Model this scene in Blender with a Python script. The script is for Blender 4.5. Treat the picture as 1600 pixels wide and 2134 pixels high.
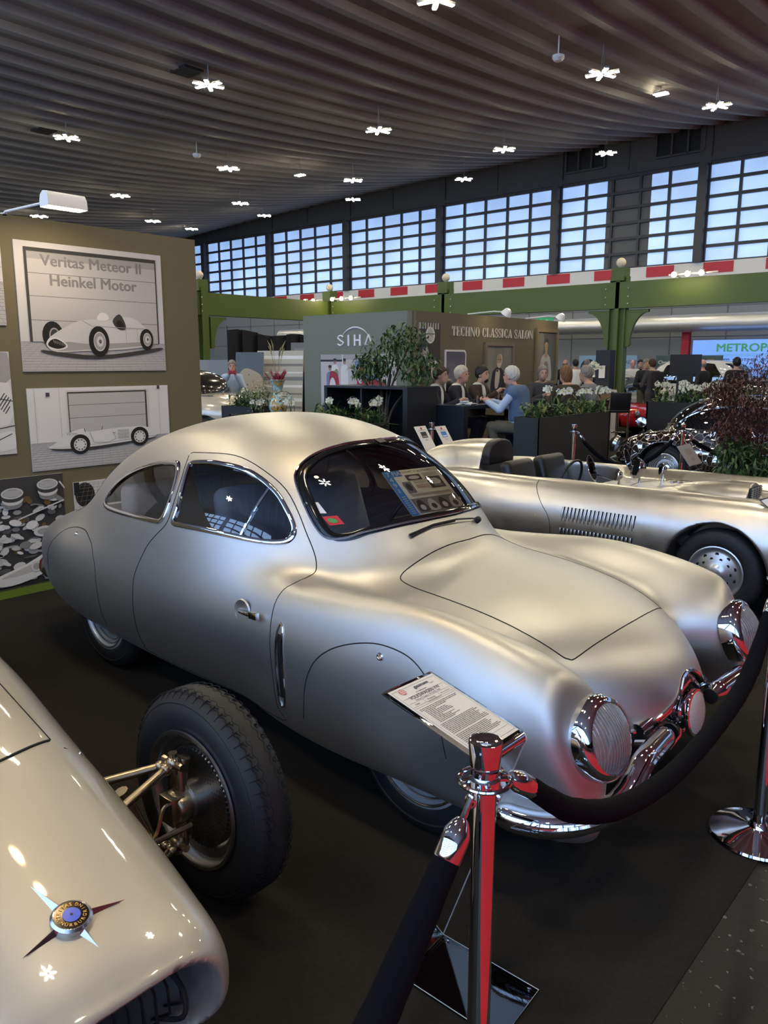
import bpy, bmesh, math, random
import numpy as np
from mathutils import Vector, Matrix, Euler
for o in list(bpy.data.objects): bpy.data.objects.remove(o, do_unlink=True)
SC = bpy.context.scene
COL = SC.collection
PI = math.pi
# ---------------------------------------------------------------- camera
CAM_H, CAM_PITCH, CAM_AZ, CAM_F = 1.70, 10.741, 131.2, 1650.0
cd = bpy.data.cameras.new('camera'); cam = bpy.data.objects.new('camera', cd); COL.objects.link(cam)
cd.sensor_fit = 'VERTICAL'; cd.sensor_height = 36.0; cd.lens = CAM_F/2134.0*36.0
cd.clip_start = 0.05; cd.clip_end = 300
cam.location = (0, 0, CAM_H)
cam.rotation_euler = (math.radians(90-CAM_PITCH), 0, math.radians(CAM_AZ-90))
SC.camera = cam
# ---------------------------------------------------------------- world, exposure
SC.view_settings.view_transform = 'Standard'; SC.view_settings.look = 'None'
SC.view_settings.gamma = 1; SC.view_settings.use_curve_mapping = False
SC.view_settings.exposure = 0.0
w = bpy.data.worlds.new('hall_air'); SC.world = w; w.use_nodes = True
w.node_tree.nodes['Background'].inputs[0].default_value = (.75, .85, 1, 1)
w.node_tree.nodes['Background'].inputs[1].default_value = 1.0
SC.cycles.use_denoising = True
SC.cycles.max_bounces = 6; SC.cycles.diffuse_bounces = 3; SC.cycles.glossy_bounces = 4
SC.cycles.transmission_bounces = 6; SC.cycles.transparent_max_bounces = 12
SC.cycles.sample_clamp_indirect = 6.0
SC.cycles.caustics_reflective = False; SC.cycles.caustics_refractive = False
LAMP_W = 255.0     # strength of the pendant lamps' light bars
WIN_E = 1.0        # strength of the daylight panes
# ---------------------------------------------------------------- materials
def nodes(m):
    m.use_nodes = True
    nt = m.node_tree
    return nt, nt.nodes['Principled BSDF']
MATS = {}
def mat(name, c=(.5,.5,.5), r=.5, met=0., emit=None, es=1., trans=0., ior=1.45, alpha=1., coat=0., noise=None, bump=None, sheen=0., spec=None):
    """noise=(scale, amount, second colour) mottles the colour; bump=(scale, strength)"""
    if name in MATS: return MATS[name]
    m = bpy.data.materials.new(name); nt, b = nodes(m); I = b.inputs
    I['Base Color'].default_value = (*c, 1); I['Roughness'].default_value = r; I['Metallic'].default_value = met
    I['IOR'].default_value = ior; I['Transmission Weight'].default_value = trans; I['Alpha'].default_value = alpha
    I['Coat Weight'].default_value = coat; I['Coat Roughness'].default_value = .04
    if spec is not None: I['Specular IOR Level'].default_value = spec
    if sheen: I['Sheen Weight'].default_value = sheen
    if emit is not None:
        I['Emission Color'].default_value = (*emit, 1); I['Emission Strength'].default_value = es
    if noise or bump:
        tc = nt.nodes.new('ShaderNodeTexCoord')
    if noise:
        n = nt.nodes.new('ShaderNodeTexNoise'); n.inputs['Scale'].default_value = noise[0]; n.inputs['Detail'].default_value = 6
        nt.links.new(tc.outputs['Object'], n.inputs['Vector'])
        x = nt.nodes.new('ShaderNodeMix'); x.data_type = 'RGBA'
        x.inputs[6].default_value = (*c, 1); x.inputs[7].default_value = (*noise[2], 1)
        rp = nt.nodes.new('ShaderNodeValToRGB'); ct = noise[3] if len(noise) > 3 else .5; rp.color_ramp.elements[0].position = ct-noise[1]/2; rp.color_ramp.elements[1].position = ct+noise[1]/2
        nt.links.new(n.outputs['Fac'], rp.inputs[0]); nt.links.new(rp.outputs[0], x.inputs[0]); nt.links.new(x.outputs[2], I['Base Color'])
    if bump:
        n2 = nt.nodes.new('ShaderNodeTexNoise'); n2.inputs['Scale'].default_value = bump[0]; n2.inputs['Detail'].default_value = 4
        nt.links.new(tc.outputs['Object'], n2.inputs['Vector'])
        bp = nt.nodes.new('ShaderNodeBump'); bp.inputs['Strength'].default_value = bump[1]; bp.inputs['Distance'].default_value = .01
        nt.links.new(n2.outputs['Fac'], bp.inputs['Height']); nt.links.new(bp.outputs['Normal'], I['Normal'])
    MATS[name] = m
    return m
def glassy(name, tint=(.9,.95,.95), refl=.12, rough=.02, dens=.12):
    """thin pane: mostly see-through, with a glossy coat by view angle"""
    if name in MATS: return MATS[name]
    m = bpy.data.materials.new(name); m.use_nodes = True; nt = m.node_tree; nt.nodes.clear()
    out = nt.nodes.new('ShaderNodeOutputMaterial'); mx = nt.nodes.new('ShaderNodeMixShader')
    tr = nt.nodes.new('ShaderNodeBsdfTransparent'); tr.inputs[0].default_value = (*tint, 1)
    base = tr
    if dens > .2:      # pressed glass: part of the light is scattered
        df = nt.nodes.new('ShaderNodeBsdfDiffuse'); df.inputs[0].default_value = (.86,.86,.83,1); m0 = nt.nodes.new('ShaderNodeMixShader'); m0.inputs[0].default_value = dens
        nt.links.new(tr.outputs[0], m0.inputs[1]); nt.links.new(df.outputs[0], m0.inputs[2]); base = m0
    gl = nt.nodes.new('ShaderNodeBsdfGlossy'); gl.inputs['Roughness'].default_value = rough
    fr = nt.nodes.new('ShaderNodeFresnel'); fr.inputs[0].default_value = 1.5
    ma = nt.nodes.new('ShaderNodeMath'); ma.operation = 'ADD'; ma.inputs[1].default_value = refl; ma.use_clamp = True
    nt.links.new(fr.outputs[0], ma.inputs[0]); nt.links.new(ma.outputs[0], mx.inputs[0])
    nt.links.new(base.outputs[0], mx.inputs[1]); nt.links.new(gl.outputs[0], mx.inputs[2]); nt.links.new(mx.outputs[0], out.inputs[0])
    MATS[name] = m
    return m
# ---------------------------------------------------------------- object tree
def tag(o, label=None, cat=None, group=None, kind=None):
    if label: o['label'] = label
    if cat: o['category'] = cat
    if group: o['group'] = group
    if kind: o['kind'] = kind
    return o
def wloc(o):
    v = Vector((0, 0, 0))
    while o: v = v + Vector(o.location); o = o.parent
    return v
def thing(name, label, cat, loc=(0,0,0), group=None, rz=0):
    o = bpy.data.objects.new(name, None); o.empty_display_size = .1
    COL.objects.link(o); o.location = loc; o.rotation_euler = (0, 0, rz)
    return tag(o, label, cat, group)
def link(name, me, m, parent=None, label=None):
    o = bpy.data.objects.new(name, me); COL.objects.link(o)
    for x in (m if isinstance(m, (list, tuple)) else [m]): me.materials.append(x)
    if parent: o.parent = parent
    if label: o['label'] = label
    return o
def copy_tree(o, parent=None):
    c = o.copy(); COL.objects.link(c); c.parent = parent
    for ch in list(o.children): copy_tree(ch, c)
    return c
def frame(d, up=(0,0,1)):
    d = Vector(d).normalized(); u = Vector(up)
    if abs(d.dot(u.normalized())) > .99: u = Vector((1, 0, 0))
    x = u.cross(d).normalized(); y = d.cross(x)
    return x, y, d
class MB:
    """collects shapes, built as one mesh object"""
    def __init__(s, M=None): s.v = []; s.f = []; s.mi = []; s.M = M; s.cur = 0
    def add(s, vs, fs):
        k = len(s.v)
        if s.M is not None: vs = [s.M @ Vector(p) for p in vs]
        s.v += [tuple(p) for p in vs]; s.f += [tuple(i+k for i in q) for q in fs]; s.mi += [s.cur]*len(fs)
        return s
    def box(s, c, d, ax=None, taper=1.):
        x, y, z = [t/2 for t in d]; P = []
        for sz in (-1, 1):
            t = taper if sz > 0 else 1.
            for a, b in ((-1,-1),(1,-1),(1,1),(-1,1)): P.append(Vector((a*x*t, b*y*t, sz*z)))
        if ax: P = [ax[0]*p.x+ax[1]*p.y+ax[2]*p.z for p in P]
        return s.add([Vector(c)+p for p in P], [(3,2,1,0),(4,5,6,7),(0,1,5,4),(1,2,6,5),(2,3,7,6),(3,0,4,7)])
    def bb(s, a, b):
        return s.box([(a[i]+b[i])/2 for i in range(3)], [abs(b[i]-a[i]) for i in range(3)])
    def poly(s, P): return s.add(P, [tuple(range(len(P)))])
    def tube(s, path, r, n=10, closed=False, caps=True, flat=None):
        P = [Vector(p) for p in path]; m = len(P); R = r if isinstance(r, (list, tuple)) else [r]*m
        V = []; F = []; px = None
        for i in range(m):
            a = P[i-1] if (i > 0 or closed) else P[i]; b = P[(i+1) % m] if (i < m-1 or closed) else P[i]
            d = (b-a)
            if d.length < 1e-9: d = Vector((0,0,1))
            d.normalize()
            if px is None: x, y, _ = frame(d)
            else:
                x = px-d*px.dot(d)
                x = x.normalized() if x.length > 1e-6 else frame(d)[0]
                y = d.cross(x)
            px = x
            for k in range(n):
                t = 2*PI*k/n; V.append(P[i]+x*(math.cos(t)*R[i])+y*(math.sin(t)*R[i]*(flat or 1)))
        for i in range(m if closed else m-1):
            j = (i+1) % m
            for k in range(n):
                l = (k+1) % n; F.append((i*n+k, i*n+l, j*n+l, j*n+k))
        if caps and not closed: F.append(tuple(range(n-1, -1, -1))); F.append(tuple((m-1)*n+k for k in range(n)))
        return s.add(V, F)
    def lathe(s, prof, o=(0,0,0), d=(0,0,1), n=24, up=(0,0,1), arc=2*PI, ph=0.):
        """prof = [(radius, height along d)]"""
        x, y, z = frame(d, up); o = Vector(o); V = []; F = []; full = arc > 6.28
        N = n if full else n+1
        for (r, h) in prof:
            for k in range(N):
                t = ph+arc*k/n; V.append(o+z*h+x*(r*math.cos(t))+y*(r*math.sin(t)))
        for i in range(len(prof)-1):
            for k in range(n):
                l = (k+1) % N; F.append((i*N+k, i*N+l, (i+1)*N+l, (i+1)*N+k))
        return s.add(V, F)
    def ball(s, c, r, n=12, m=8):
        if not isinstance(r, (tuple, list)): r = (r, r, r)
        V = []; F = []
        for i in range(m+1):
            a = PI*i/m
            for k in range(n):
                t = 2*PI*k/n; V.append((c[0]+r[0]*math.sin(a)*math.cos(t), c[1]+r[1]*math.sin(a)*math.sin(t), c[2]+r[2]*math.cos(a)))
        for i in range(m):
            for k in range(n):
                l = (k+1) % n; F.append((i*n+k, (i+1)*n+k, (i+1)*n+l, i*n+l))
        return s.add(V, F)
    def prism(s, pts, o, ax, ay, t):
        """2-D outline in the plane (ax, ay) at o, thickness t along ax x ay (towards the viewer if t>0)"""
        ax = Vector(ax); ay = Vector(ay); n = ax.cross(ay).normalized(); o = Vector(o); k = len(pts)
        a = sum(pts[i][0]*pts[(i+1)%k][1]-pts[(i+1)%k][0]*pts[i][1] for i in range(k))
        if a < 0: pts = pts[::-1]
        B = [o+ax*p[0]+ay*p[1] for p in pts]; T = [p+n*t for p in B]
        return s.add(B+T, [tuple(range(k-1,-1,-1)), tuple(range(k, 2*k))]+[(i, (i+1)%k, k+(i+1)%k, k+i) for i in range(k)])
    def build(s, name, m, parent=None, smooth=True, bevel=0., label=None, ang=38, seg=2):
        off = wloc(parent) if parent else Vector((0, 0, 0))
        me = bpy.data.meshes.new(name)
        me.from_pydata([tuple(Vector(p)-off) for p in s.v], [], s.f)
        if any(s.mi): me.polygons.foreach_set('material_index', s.mi)
        if bevel:
            bm = bmesh.new(); bm.from_mesh(me); bmesh.ops.remove_doubles(bm, verts=bm.verts, dist=1e-5)
            ed = [e for e in bm.edges if len(e.link_faces) == 2 and e.calc_face_angle(0) > math.radians(30)]
            bmesh.ops.bevel(bm, geom=ed, offset=bevel, segments=seg, affect='EDGES', profile=.5, clamp_overlap=True)
            bm.to_mesh(me); bm.free()
        if smooth and len(me.polygons):
            me.polygons.foreach_set('use_smooth', [True]*len(me.polygons)); me.set_sharp_from_angle(angle=math.radians(ang))
        return link(name, me, m, parent, label)
def top(o, label, cat, group=None, kind=None):
    """makes a mesh a top-level thing"""
    return tag(o, label, cat, group, kind)
def struct(mb, name, m, smooth=False, **k):
    o = mb.build(name, m, None, smooth=smooth, **k); o['kind'] = 'structure'; return o
def text_mb(mb, body, o, ax, ay, size, t=.004, bold=0., align='LEFT', sx=1., shear=0.):
    """lettering as solid outlines; size = cap height"""
    cu = bpy.data.curves.new('t', 'FONT'); cu.body = body; cu.size = size/.73; cu.extrude = 0
    cu.align_x = align; cu.resolution_u = 3; cu.shear = shear
    ob = bpy.data.objects.new('t', cu); COL.objects.link(ob)
    dg = bpy.context.evaluated_depsgraph_get(); me = ob.evaluated_get(dg).to_mesh()
    ax = Vector(ax).normalized(); ay = Vector(ay).normalized(); n = ax.cross(ay); o = Vector(o)
    P = [o+ax*(v.co.x*sx)+ay*v.co.y+n*t for v in me.vertices]
    for k, (a, b) in enumerate(((0,0),(1,0),(-1,0),(0,1),(0,-1)) if bold else ((0,0),)):      # bold: overprinted outlines
        mb.add([p+ax*(a*bold*size)+ay*(b*bold*size*.6)+n*(.00004*k) for p in P], [tuple(f.vertices) for f in me.polygons])
    bpy.data.objects.remove(ob, do_unlink=True); bpy.data.curves.remove(cu)
    return mb
def spline(pts, n, closed=False):
    """Catmull-Rom through points, n steps per span"""
    P = [np.array(p, float) for p in pts]; m = len(P); out = []
    for i in range(m if closed else m-1):
        p0 = P[(i-1) % m] if closed or i > 0 else 2*P[0]-P[1]
        p1 = P[i]; p2 = P[(i+1) % m]; p3 = P[(i+2) % m] if closed or i < m-2 else 2*P[-1]-P[-2]
        for k in range(n):
            t = k/n; out.append(.5*((2*p1)+(p2-p0)*t+(2*p0-5*p1+4*p2-p3)*t*t+(3*p1-p0-3*p2+p3)*t**3))
    if not closed: out.append(P[-1])
    return [tuple(float(c) for c in p) for p in out]
# ---------------------------------------------------------------- implicit surfaces
def smin(a, b, k):
    h = np.maximum(k-np.abs(a-b), 0)/k
    return np.minimum(a, b)-h*h*h*k/6
def smax(a, b, k): return -smin(-a, -b, k)
def grad(f, P, e=8e-4):
    g = np.empty_like(P)
    for i in range(3):
        d = np.zeros(3); d[i] = e; g[:, i] = (f(P+d)-f(P-d))/(2*e)
    return g
def unit(n): return n/np.maximum(np.linalg.norm(n, axis=1, keepdims=True), 1e-9)
def nets(f, lo, hi, res, newton=3):
    """surface nets: quads of the zero level of f"""
    lo = np.array(lo, float); hi = np.array(hi, float); n = np.ceil((hi-lo)/res).astype(int)+1
    ax = [lo[i]+res*np.arange(n[i]) for i in range(3)]
    D = np.empty(n)
    for i in range(n[0]):
        Y, Z = np.meshgrid(ax[1], ax[2], indexing='ij')
        D[i] = f(np.stack([np.full(Y.shape, ax[0][i]), Y, Z], -1).reshape(-1, 3)).reshape(Y.shape)
    S = D < 0
    c = S[:-1,:-1,:-1].astype(np.int8)
    tot = sum(S[a:n[0]-1+a, b:n[1]-1+b, d:n[2]-1+d].astype(np.int8) for a in (0,1) for b in (0,1) for d in (0,1))
    act = (tot > 0) & (tot < 8)
    idx = -np.ones(act.shape, int); I = np.argwhere(act); idx[act] = np.arange(len(I))
    acc = np.zeros((len(I), 3)); cnt = np.zeros(len(I))
    cor = [(a,b,d) for a in (0,1) for b in (0,1) for d in (0,1)]
    for p in cor:
        for q in cor:
            if sum(abs(p[k]-q[k]) for k in range(3)) == 1 and p < q:
                vp = D[I[:,0]+p[0], I[:,1]+p[1], I[:,2]+p[2]]; vq = D[I[:,0]+q[0], I[:,1]+q[1], I[:,2]+q[2]]
                m = (vp < 0) != (vq < 0); t = np.where(m, vp/np.where(m, vp-vq, 1), 0)[:, None]
                acc += np.where(m[:, None], np.array(p)+(np.array(q)-np.array(p))*t, 0); cnt += m
    V = lo+res*(I+acc/cnt[:, None])
    F = []
    for a in range(3):
        b, d = (a+1) % 3, (a+2) % 3
        sl0 = [slice(None)]*3; sl1 = [slice(None)]*3; sl0[a] = slice(0, -1); sl1[a] = slice(1, None)
        e = S[tuple(sl0)] != S[tuple(sl1)]; s0 = S[tuple(sl0)]
        E = np.argwhere(e)
        E = E[(E[:, b] > 0) & (E[:, d] > 0) & (E[:, b] < n[b]-1) & (E[:, d] < n[d]-1)]
        q = []
        for ob, od in ((-1,-1),(0,-1),(0,0),(-1,0)):
            J = E.copy(); J[:, b] += ob; J[:, d] += od; q.append(idx[J[:,0], J[:,1], J[:,2]])
        q = np.stack(q, 1); inside = s0[E[:,0], E[:,1], E[:,2]]
        q[~inside] = q[~inside][:, ::-1]
        F.append(q)
    F = np.concatenate(F); F = F[(F >= 0).all(1)]
    for _ in range(newton):
        g = grad(f, V); d = f(V); st = d/np.maximum((g*g).sum(1), .05)
        V = V-g*np.clip(st, -res, res)[:, None]
    return V, F
def arr_mesh(name, V, F, N, m, parent=None, label=None, MI=None):
    used = np.unique(F); mp = -np.ones(len(V), int); mp[used] = np.arange(len(used))
    off = np.array(wloc(parent)) if parent else np.zeros(3)
    me = bpy.data.meshes.new(name); me.from_pydata((V[used]-off).tolist(), [], mp[F].tolist())
    me.polygons.foreach_set('use_smooth', [True]*len(F))
    if MI is not None: me.polygons.foreach_set('material_index', list(map(int, MI)))
    me.update()
    if N is not None: me.normals_split_custom_set_from_vertices(N[used].tolist())
    return link(name, me, m, parent, label)
def sdf_obj(name, f, lo, hi, res, m, parent=None, label=None):
    V, F = nets(f, lo, hi, res); N = unit(grad(f, V))
    return arr_mesh(name, V, F, N, m, parent, label)
def pip(P, poly):
    x, y = P[:, 0], P[:, 1]; r = np.zeros(len(P), bool); n = len(poly)
    for i in range(n):
        x0, y0 = poly[i]; x1, y1 = poly[(i+1) % n]
        if y0 == y1: continue
        c = ((y0 > y) != (y1 > y)) & (x < (x1-x0)*(y-y0)/(y1-y0)+x0); r ^= c
    return r
def near_on(P, poly):
    best = np.full(len(P), 1e9); Q = P.copy(); n = len(poly); A = np.array(poly)
    for i in range(n):
        a, b = A[i], A[(i+1) % n]; d = b-a; L = d@d
        if L < 1e-12: continue
        t = np.clip(((P-a)@d)/L, 0, 1); q = a+t[:, None]*d; e = ((P-q)**2).sum(1)
        m = e < best; best[m] = e[m]; Q[m] = q[m]
    return Q
def slide(f, P, axis, it=6):
    """moves points along one axis onto the surface"""
    P = P.copy()
    for _ in range(it):
        e = 8e-4; d = np.zeros(3); d[axis] = e
        v = f(P); g = (f(P+d)-f(P-d))/(2*e); g = np.where(np.abs(g) < .12, .12*np.sign(g+1e-9), g)
        P[:, axis] -= np.clip(v/g, -.03, .03)
    return P
def hit(f, P, axis, sgn, a, b, n=160):
    """first surface point met when moving along axis from a to b"""
    P = np.array(P, float); T = np.linspace(a, b, n); best = np.full(len(P), np.nan); prev = None
    for t in T:
        Q = P.copy(); Q[:, axis] = t; d = f(Q)
        m = (d < 0) & np.isnan(best); best[m] = t
    best = np.where(np.isnan(best), b, best); P[:, axis] = best
    return slide(f, P, axis)
class Shell:
    """a surface-net body whose panels are cut out along outlines"""
    def __init__(s, f, lo, hi, res):
        s.f = f; s.V, s.F = nets(f, lo, hi, res); s.g = np.zeros(len(s.F), int); s.lock = np.zeros(len(s.V), bool); s.N = unit(grad(f, s.V)); s.names = ['']
    def cut(s, name, poly, axes, cond, only=0):
        a, b = axes; c = [k for k in range(3) if k not in axes][0]
        C = s.V[s.F].mean(1); n = s.N[s.F].mean(1)
        ins = pip(C[:, [a, b]], poly) & cond(C, n) & np.isin(s.g, only)
        gid = len(s.names); s.names.append(name)
        vi = np.zeros(len(s.V), bool); vo = vi.copy(); vi[s.F[ins].ravel()] = True
        vo[s.F[(~ins)].ravel()] = True
        bd = np.where(vi & vo & ~s.lock)[0]; s.lock[bd] = True
        if len(bd):
            P = s.V[bd].copy(); P[:, [a, b]] = near_on(P[:, [a, b]], poly); P = slide(s.f, P, c)
            s.V[bd] = P; s.N[bd] = unit(grad(s.f, P))
        s.g[ins] = gid
        return gid
    def emit(s, gid, name, m, parent, off=0., label=None):
        F = s.F[s.g == gid]
        return arr_mesh(name, s.V+s.N*off, F, s.N, m, parent, label)
def on_side(f, pts, sgn, ymax=1.1):
    P = np.array([(x, 0, z) for x, z in pts]); return hit(f, P, 1, sgn, sgn*ymax, 0)
def band(mb, f, pts3, closed, wid, h, axis_out=None):
    """raised trim strip along surface points"""
    P = np.array(pts3); N = unit(grad(f, P)); n = len(P)
    prof = [(-.5, -.004), (-.48, h*.6), (-.25, h), (.25, h), (.48, h*.6), (.5, -.004)]; V = []; F = []; k = len(prof)
    for i in range(n):
        a = P[i-1] if closed or i else P[i]; b = P[(i+1) % n] if closed or i < n-1 else P[i]
        t = b-a; t /= max(np.linalg.norm(t), 1e-9); s_ = np.cross(N[i], t)
        for u, hh in prof: V.append(Vector(P[i]+s_*u*wid+N[i]*hh))
    for i in range(n if closed else n-1):
        j = (i+1) % n
        for q in range(k-1): F.append((i*k+q, i*k+q+1, j*k+q+1, j*k+q))
    return mb.add(V, F)
# ================================================================ SETTING
rnd = random.Random(7)
def ceil_z(x, y): return 7.5+.0053*(y-9.)**2-.0011*(x+14.)**2
M_carpet = mat('dark_carpet', (.020,.018,.016), .95, noise=(60,.5,(.028,.025,.022)), bump=(400,.25), spec=.15)
M_board = mat('scuffed_black_board', (.018,.0175,.017), .48, noise=(38,.02,(.16,.155,.15),.665), spec=.25, bump=(25,.12))
M_redcar = mat('red_carpet', (.50,.012,.02), .9)
M_olive = mat('olive_paint', (.165,.142,.080), .75)
M_green = mat('green_steel_paint', (.085,.125,.022), .5)
M_ceil = mat('ceiling_board', (.31,.28,.26), .85, noise=(3,.6,(.26,.235,.22)))
M_rib = mat('ceiling_rib_paint', (.31,.295,.285), .7)
M_dgrey = mat('dark_grey_wall', (.09,.09,.095), .7)
M_lgrey = mat('light_grey_cladding', (.27,.29,.31), .6)
M_white = mat('white_paint', (.8,.8,.79), .5)
M_red = mat('red_paint', (.55,.03,.05), .5)
M_frame = mat('dark_window_frame', (.05,.05,.055), .5)
M_black = mat('black_paint', (.012,.012,.013), .45)
M_pane = mat('daylight_pane', (.6,.7,.8), .5, emit=(.31,.51,.93), es=1.0*WIN_E)
nt, b = nodes(M_pane)
tc = nt.nodes.new('ShaderNodeTexCoord'); ns = nt.nodes.new('ShaderNodeTexNoise'); ns.inputs['Scale'].default_value = .55; ns.inputs['Detail'].default_value = 5
mr = nt.nodes.new('ShaderNodeMapRange'); mr.inputs[1].default_value = .35; mr.inputs[2].default_value = .7; mr.inputs[3].default_value = .72*WIN_E; mr.inputs[4].default_value = 1.2*WIN_E
nt.links.new(tc.outputs['Object'], ns.inputs['Vector']); nt.links.new(ns.outputs[0], mr.inputs[0]); nt.links.new(mr.outputs[0], b.inputs['Emission Strength'])
M_paneboost = mat('boosted_daylight_pane', (.6,.7,.8), .5, emit=(.36,.58,1.0), es=5.*WIN_E)  # boosted glow of the unseen front windows, added to light the coupe's side
M_panedark = mat('painted_shade_pane', (.12,.125,.13), .6)  # shade of a pillar outside, put into the pane colour
X0, X1, Y0, Y1 = -48., 26., -7., 28.
m = MB(); m.bb((X0,Y0,-.2),(-.65,Y1,0)); struct(m, 'floor', M_carpet)
m = MB(); m.bb((-.65,Y0,-.2),(-.27,Y1,-.004)); struct(m, 'floor_boards', M_board)
m = MB(); m.bb((-.27,Y0,-.2),(X1,Y1,-.002)); struct(m, 'floor_aisle', M_redcar)
# ceiling: sagging boards with ribs running towards the window wall
m = MB(); sp = .72; prof = []
x = X0
while x < X1:
    prof += [(x, 0), (x+sp-.24, 0), (x+sp-.20, -.13), (x+sp-.04, -.13)]; x += sp
ys = np.linspace(Y0, Y1+.3, 34); V = []; k = len(prof)
for y in ys:
    for (px, dz) in prof: V.append((px, y, ceil_z(px, y)+dz))
F = []; mi = []
for i in range(len(ys)-1):
    for j in range(k-1): F.append((i*k+j, (i+1)*k+j, (i+1)*k+j+1, i*k+j+1)); mi.append(0 if j % 4 == 0 else 1)
m.add(V, F); m.mi = mi
nt, b = nodes(M_ceil)   # board joints across the ribs
tc = nt.nodes.new('ShaderNodeTexCoord'); wv = nt.nodes.new('ShaderNodeTexBrick'); mp = nt.nodes.new('ShaderNodeMapping'); mp.inputs['Rotation'].default_value = (0,0,0)
wv.inputs['Scale'].default_value = 1; wv.inputs['Brick Width'].default_value = 2.9; wv.inputs['Row Height'].default_value = .28; wv.inputs['Mortar Size'].default_value = .012
nt.links.new(tc.outputs['Object'], mp.inputs[0]); nt.links.new(mp.outputs[0], wv.inputs['Vector'])
bp = nt.nodes.new('ShaderNodeBump'); bp.inputs['Strength'].default_value = .7; bp.inputs['Distance'].default_value = .02; bp.invert = True
nt.links.new(wv.outputs['Fac'], bp.inputs['Height']); nt.links.new(bp.outputs[0], b.inputs['Normal'])
struct(m, 'ceiling', [M_ceil, M_rib])
# walls
def hall_wall(y, s, name, n0):
    zb = 4.99 if s > 0 else 2.45; nr = 6 if s > 0 else 9  # unseen front windows made taller to brighten the coupe's side
    m = MB(); m.bb((X0,y,0),(X1,y+.3*s,zb-.49)); struct(m, name, M_lgrey if s > 0 else M_dgrey)
    m = MB(); m.bb((X0,y,8.13),(X1,y+.3*s,10.5)); struct(m, name+'_fascia', M_dgrey)
    m = MB(); m.bb((X0,y+.1*s,zb),(X1,y+.3*s,zb+.01)); struct(m, name+'_sill', M_frame)
    m = MB(); m.bb((X0,y-.1*s,zb-.49),(X1,y+.2*s,zb)); struct(m, 'trim_1' if s > 0 else 'trim_2', M_white)
    m = MB(); x = -35.9
    for k in range(30): m.bb((x,y-.12*s,zb-.37),(x+.98,y-.08*s,zb-.02)); x += 1.98
    struct(m, 'trim_3' if s > 0 else 'trim_4', M_red)
    x = -43.12; i = n0
    while x < X1-5:
        if -44 < x < 12 or s < 0:
            w = thing('window_%d' % i, None, None, (x, y, zb)); w['kind'] = 'structure'
            f = MB(); xa, xb = x+.14, x+5.46-.14; gw = (xb-xa)/5; gh = (8.13-zb)/nr
            for c in range(6): f.bb((xa+gw*c-.045,y-.03*s,zb),(xa+gw*c+.045,y+.1*s,8.13))
            for r in range(nr+1): f.bb((xa,y-.045*s,zb+gh*r-.05),(xb,y+.1*s,zb+gh*r+.05))
            f.build('frame', M_frame, w, smooth=False)
            f = MB(); f.bb((x-.14,y-.25*s,zb),(x+.14,y+.2*s,8.13)); f.build('mullion', M_frame, w, smooth=False)
            g = MB(); dk = MB()
            pillar = (s > 0 and abs(x+15.82) < .3)
            for c in range(5):
                a, b2 = xa+gw*c, xa+gw*(c+1)
                for r in range(nr):
                    z0, z1 = zb+gh*r, zb+gh*(r+1)
                    sp_ = [(a, b2, 0)]
                    if pillar:
                        d0, d1 = -13.85, -12.2; sp_ = []
                        for (p, q, t) in ((a, min(b2, d0), 0), (max(a, d0), min(b2, d1), 1), (max(a, d1), b2, 0)):
                            if q-p > .02: sp_.append((p, q, t))
                    for p, q, t in sp_:
                        (dk if t else g).poly([(p,y+.06*s,z0),(q,y+.06*s,z0),(q,y+.06*s,z1),(p,y+.06*s,z1)])
            g.build('pane', M_pane if s > 0 else M_paneboost, w, smooth=False)
            if dk.v: dk.build('dark_pane', M_panedark, w, smooth=False, label='panes coloured dark for the shade of a pillar outside')
            i += 1
        x += 5.46
hall_wall(Y1, 1, 'wall_back', 1)
hall_wall(Y0, -1, 'wall_front', 40)
m = MB(); m.bb((X0-.3,Y0,0),(X0,Y1,10.5)); struct(m, 'wall_left', M_dgrey)
m = MB(); m.bb((X1,Y0,0),(X1+.3,Y1,10.5)); struct(m, 'wall_right', M_dgrey)
# fascia panel joints and louvred openings
m = MB(); x = -43.12
while x < 10:
    m.bb((x-.2,Y1-.07,8.13),(x+.2,Y1,10.3)); m.bb((x+2.73-.05,Y1-.04,8.13),(x+2.73+.05,Y1,10.3)); x += 5.46
m.bb((X0,Y1-.06,8.2),(X1,Y1,8.34)); struct(m, 'trim_5', mat('fascia_trim', (.075,.075,.08), .6))
for q, (xa, xb) in enumerate(((-15.5,-13.95),(-12.06,-10.42))):
    t = thing('ventilation_opening', ['dark three-bay ventilation opening high on the fascia, nearer the hall lamps', 'dark three-bay ventilation opening high on the fascia at the far right'][q], 'vent', (xa, Y1, 8.58), 'ventilation openings under the roof')
    f = MB(); f.bb((xa,Y1-.02,8.58),(xb,Y1-.005,9.38)); f.build('grille', M_black, t, smooth=False)
    f = MB()
    for u in (0,1/3,2/3,1): f.bb((xa+(xb-xa)*u-.03,Y1-.10,8.55),(xa+(xb-xa)*u+.03,Y1-.005,9.4))
    f.bb((xa,Y1-.1,8.53),(xb,Y1-.005,8.59)); f.build('frame', M_dgrey, t, smooth=False)
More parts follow.
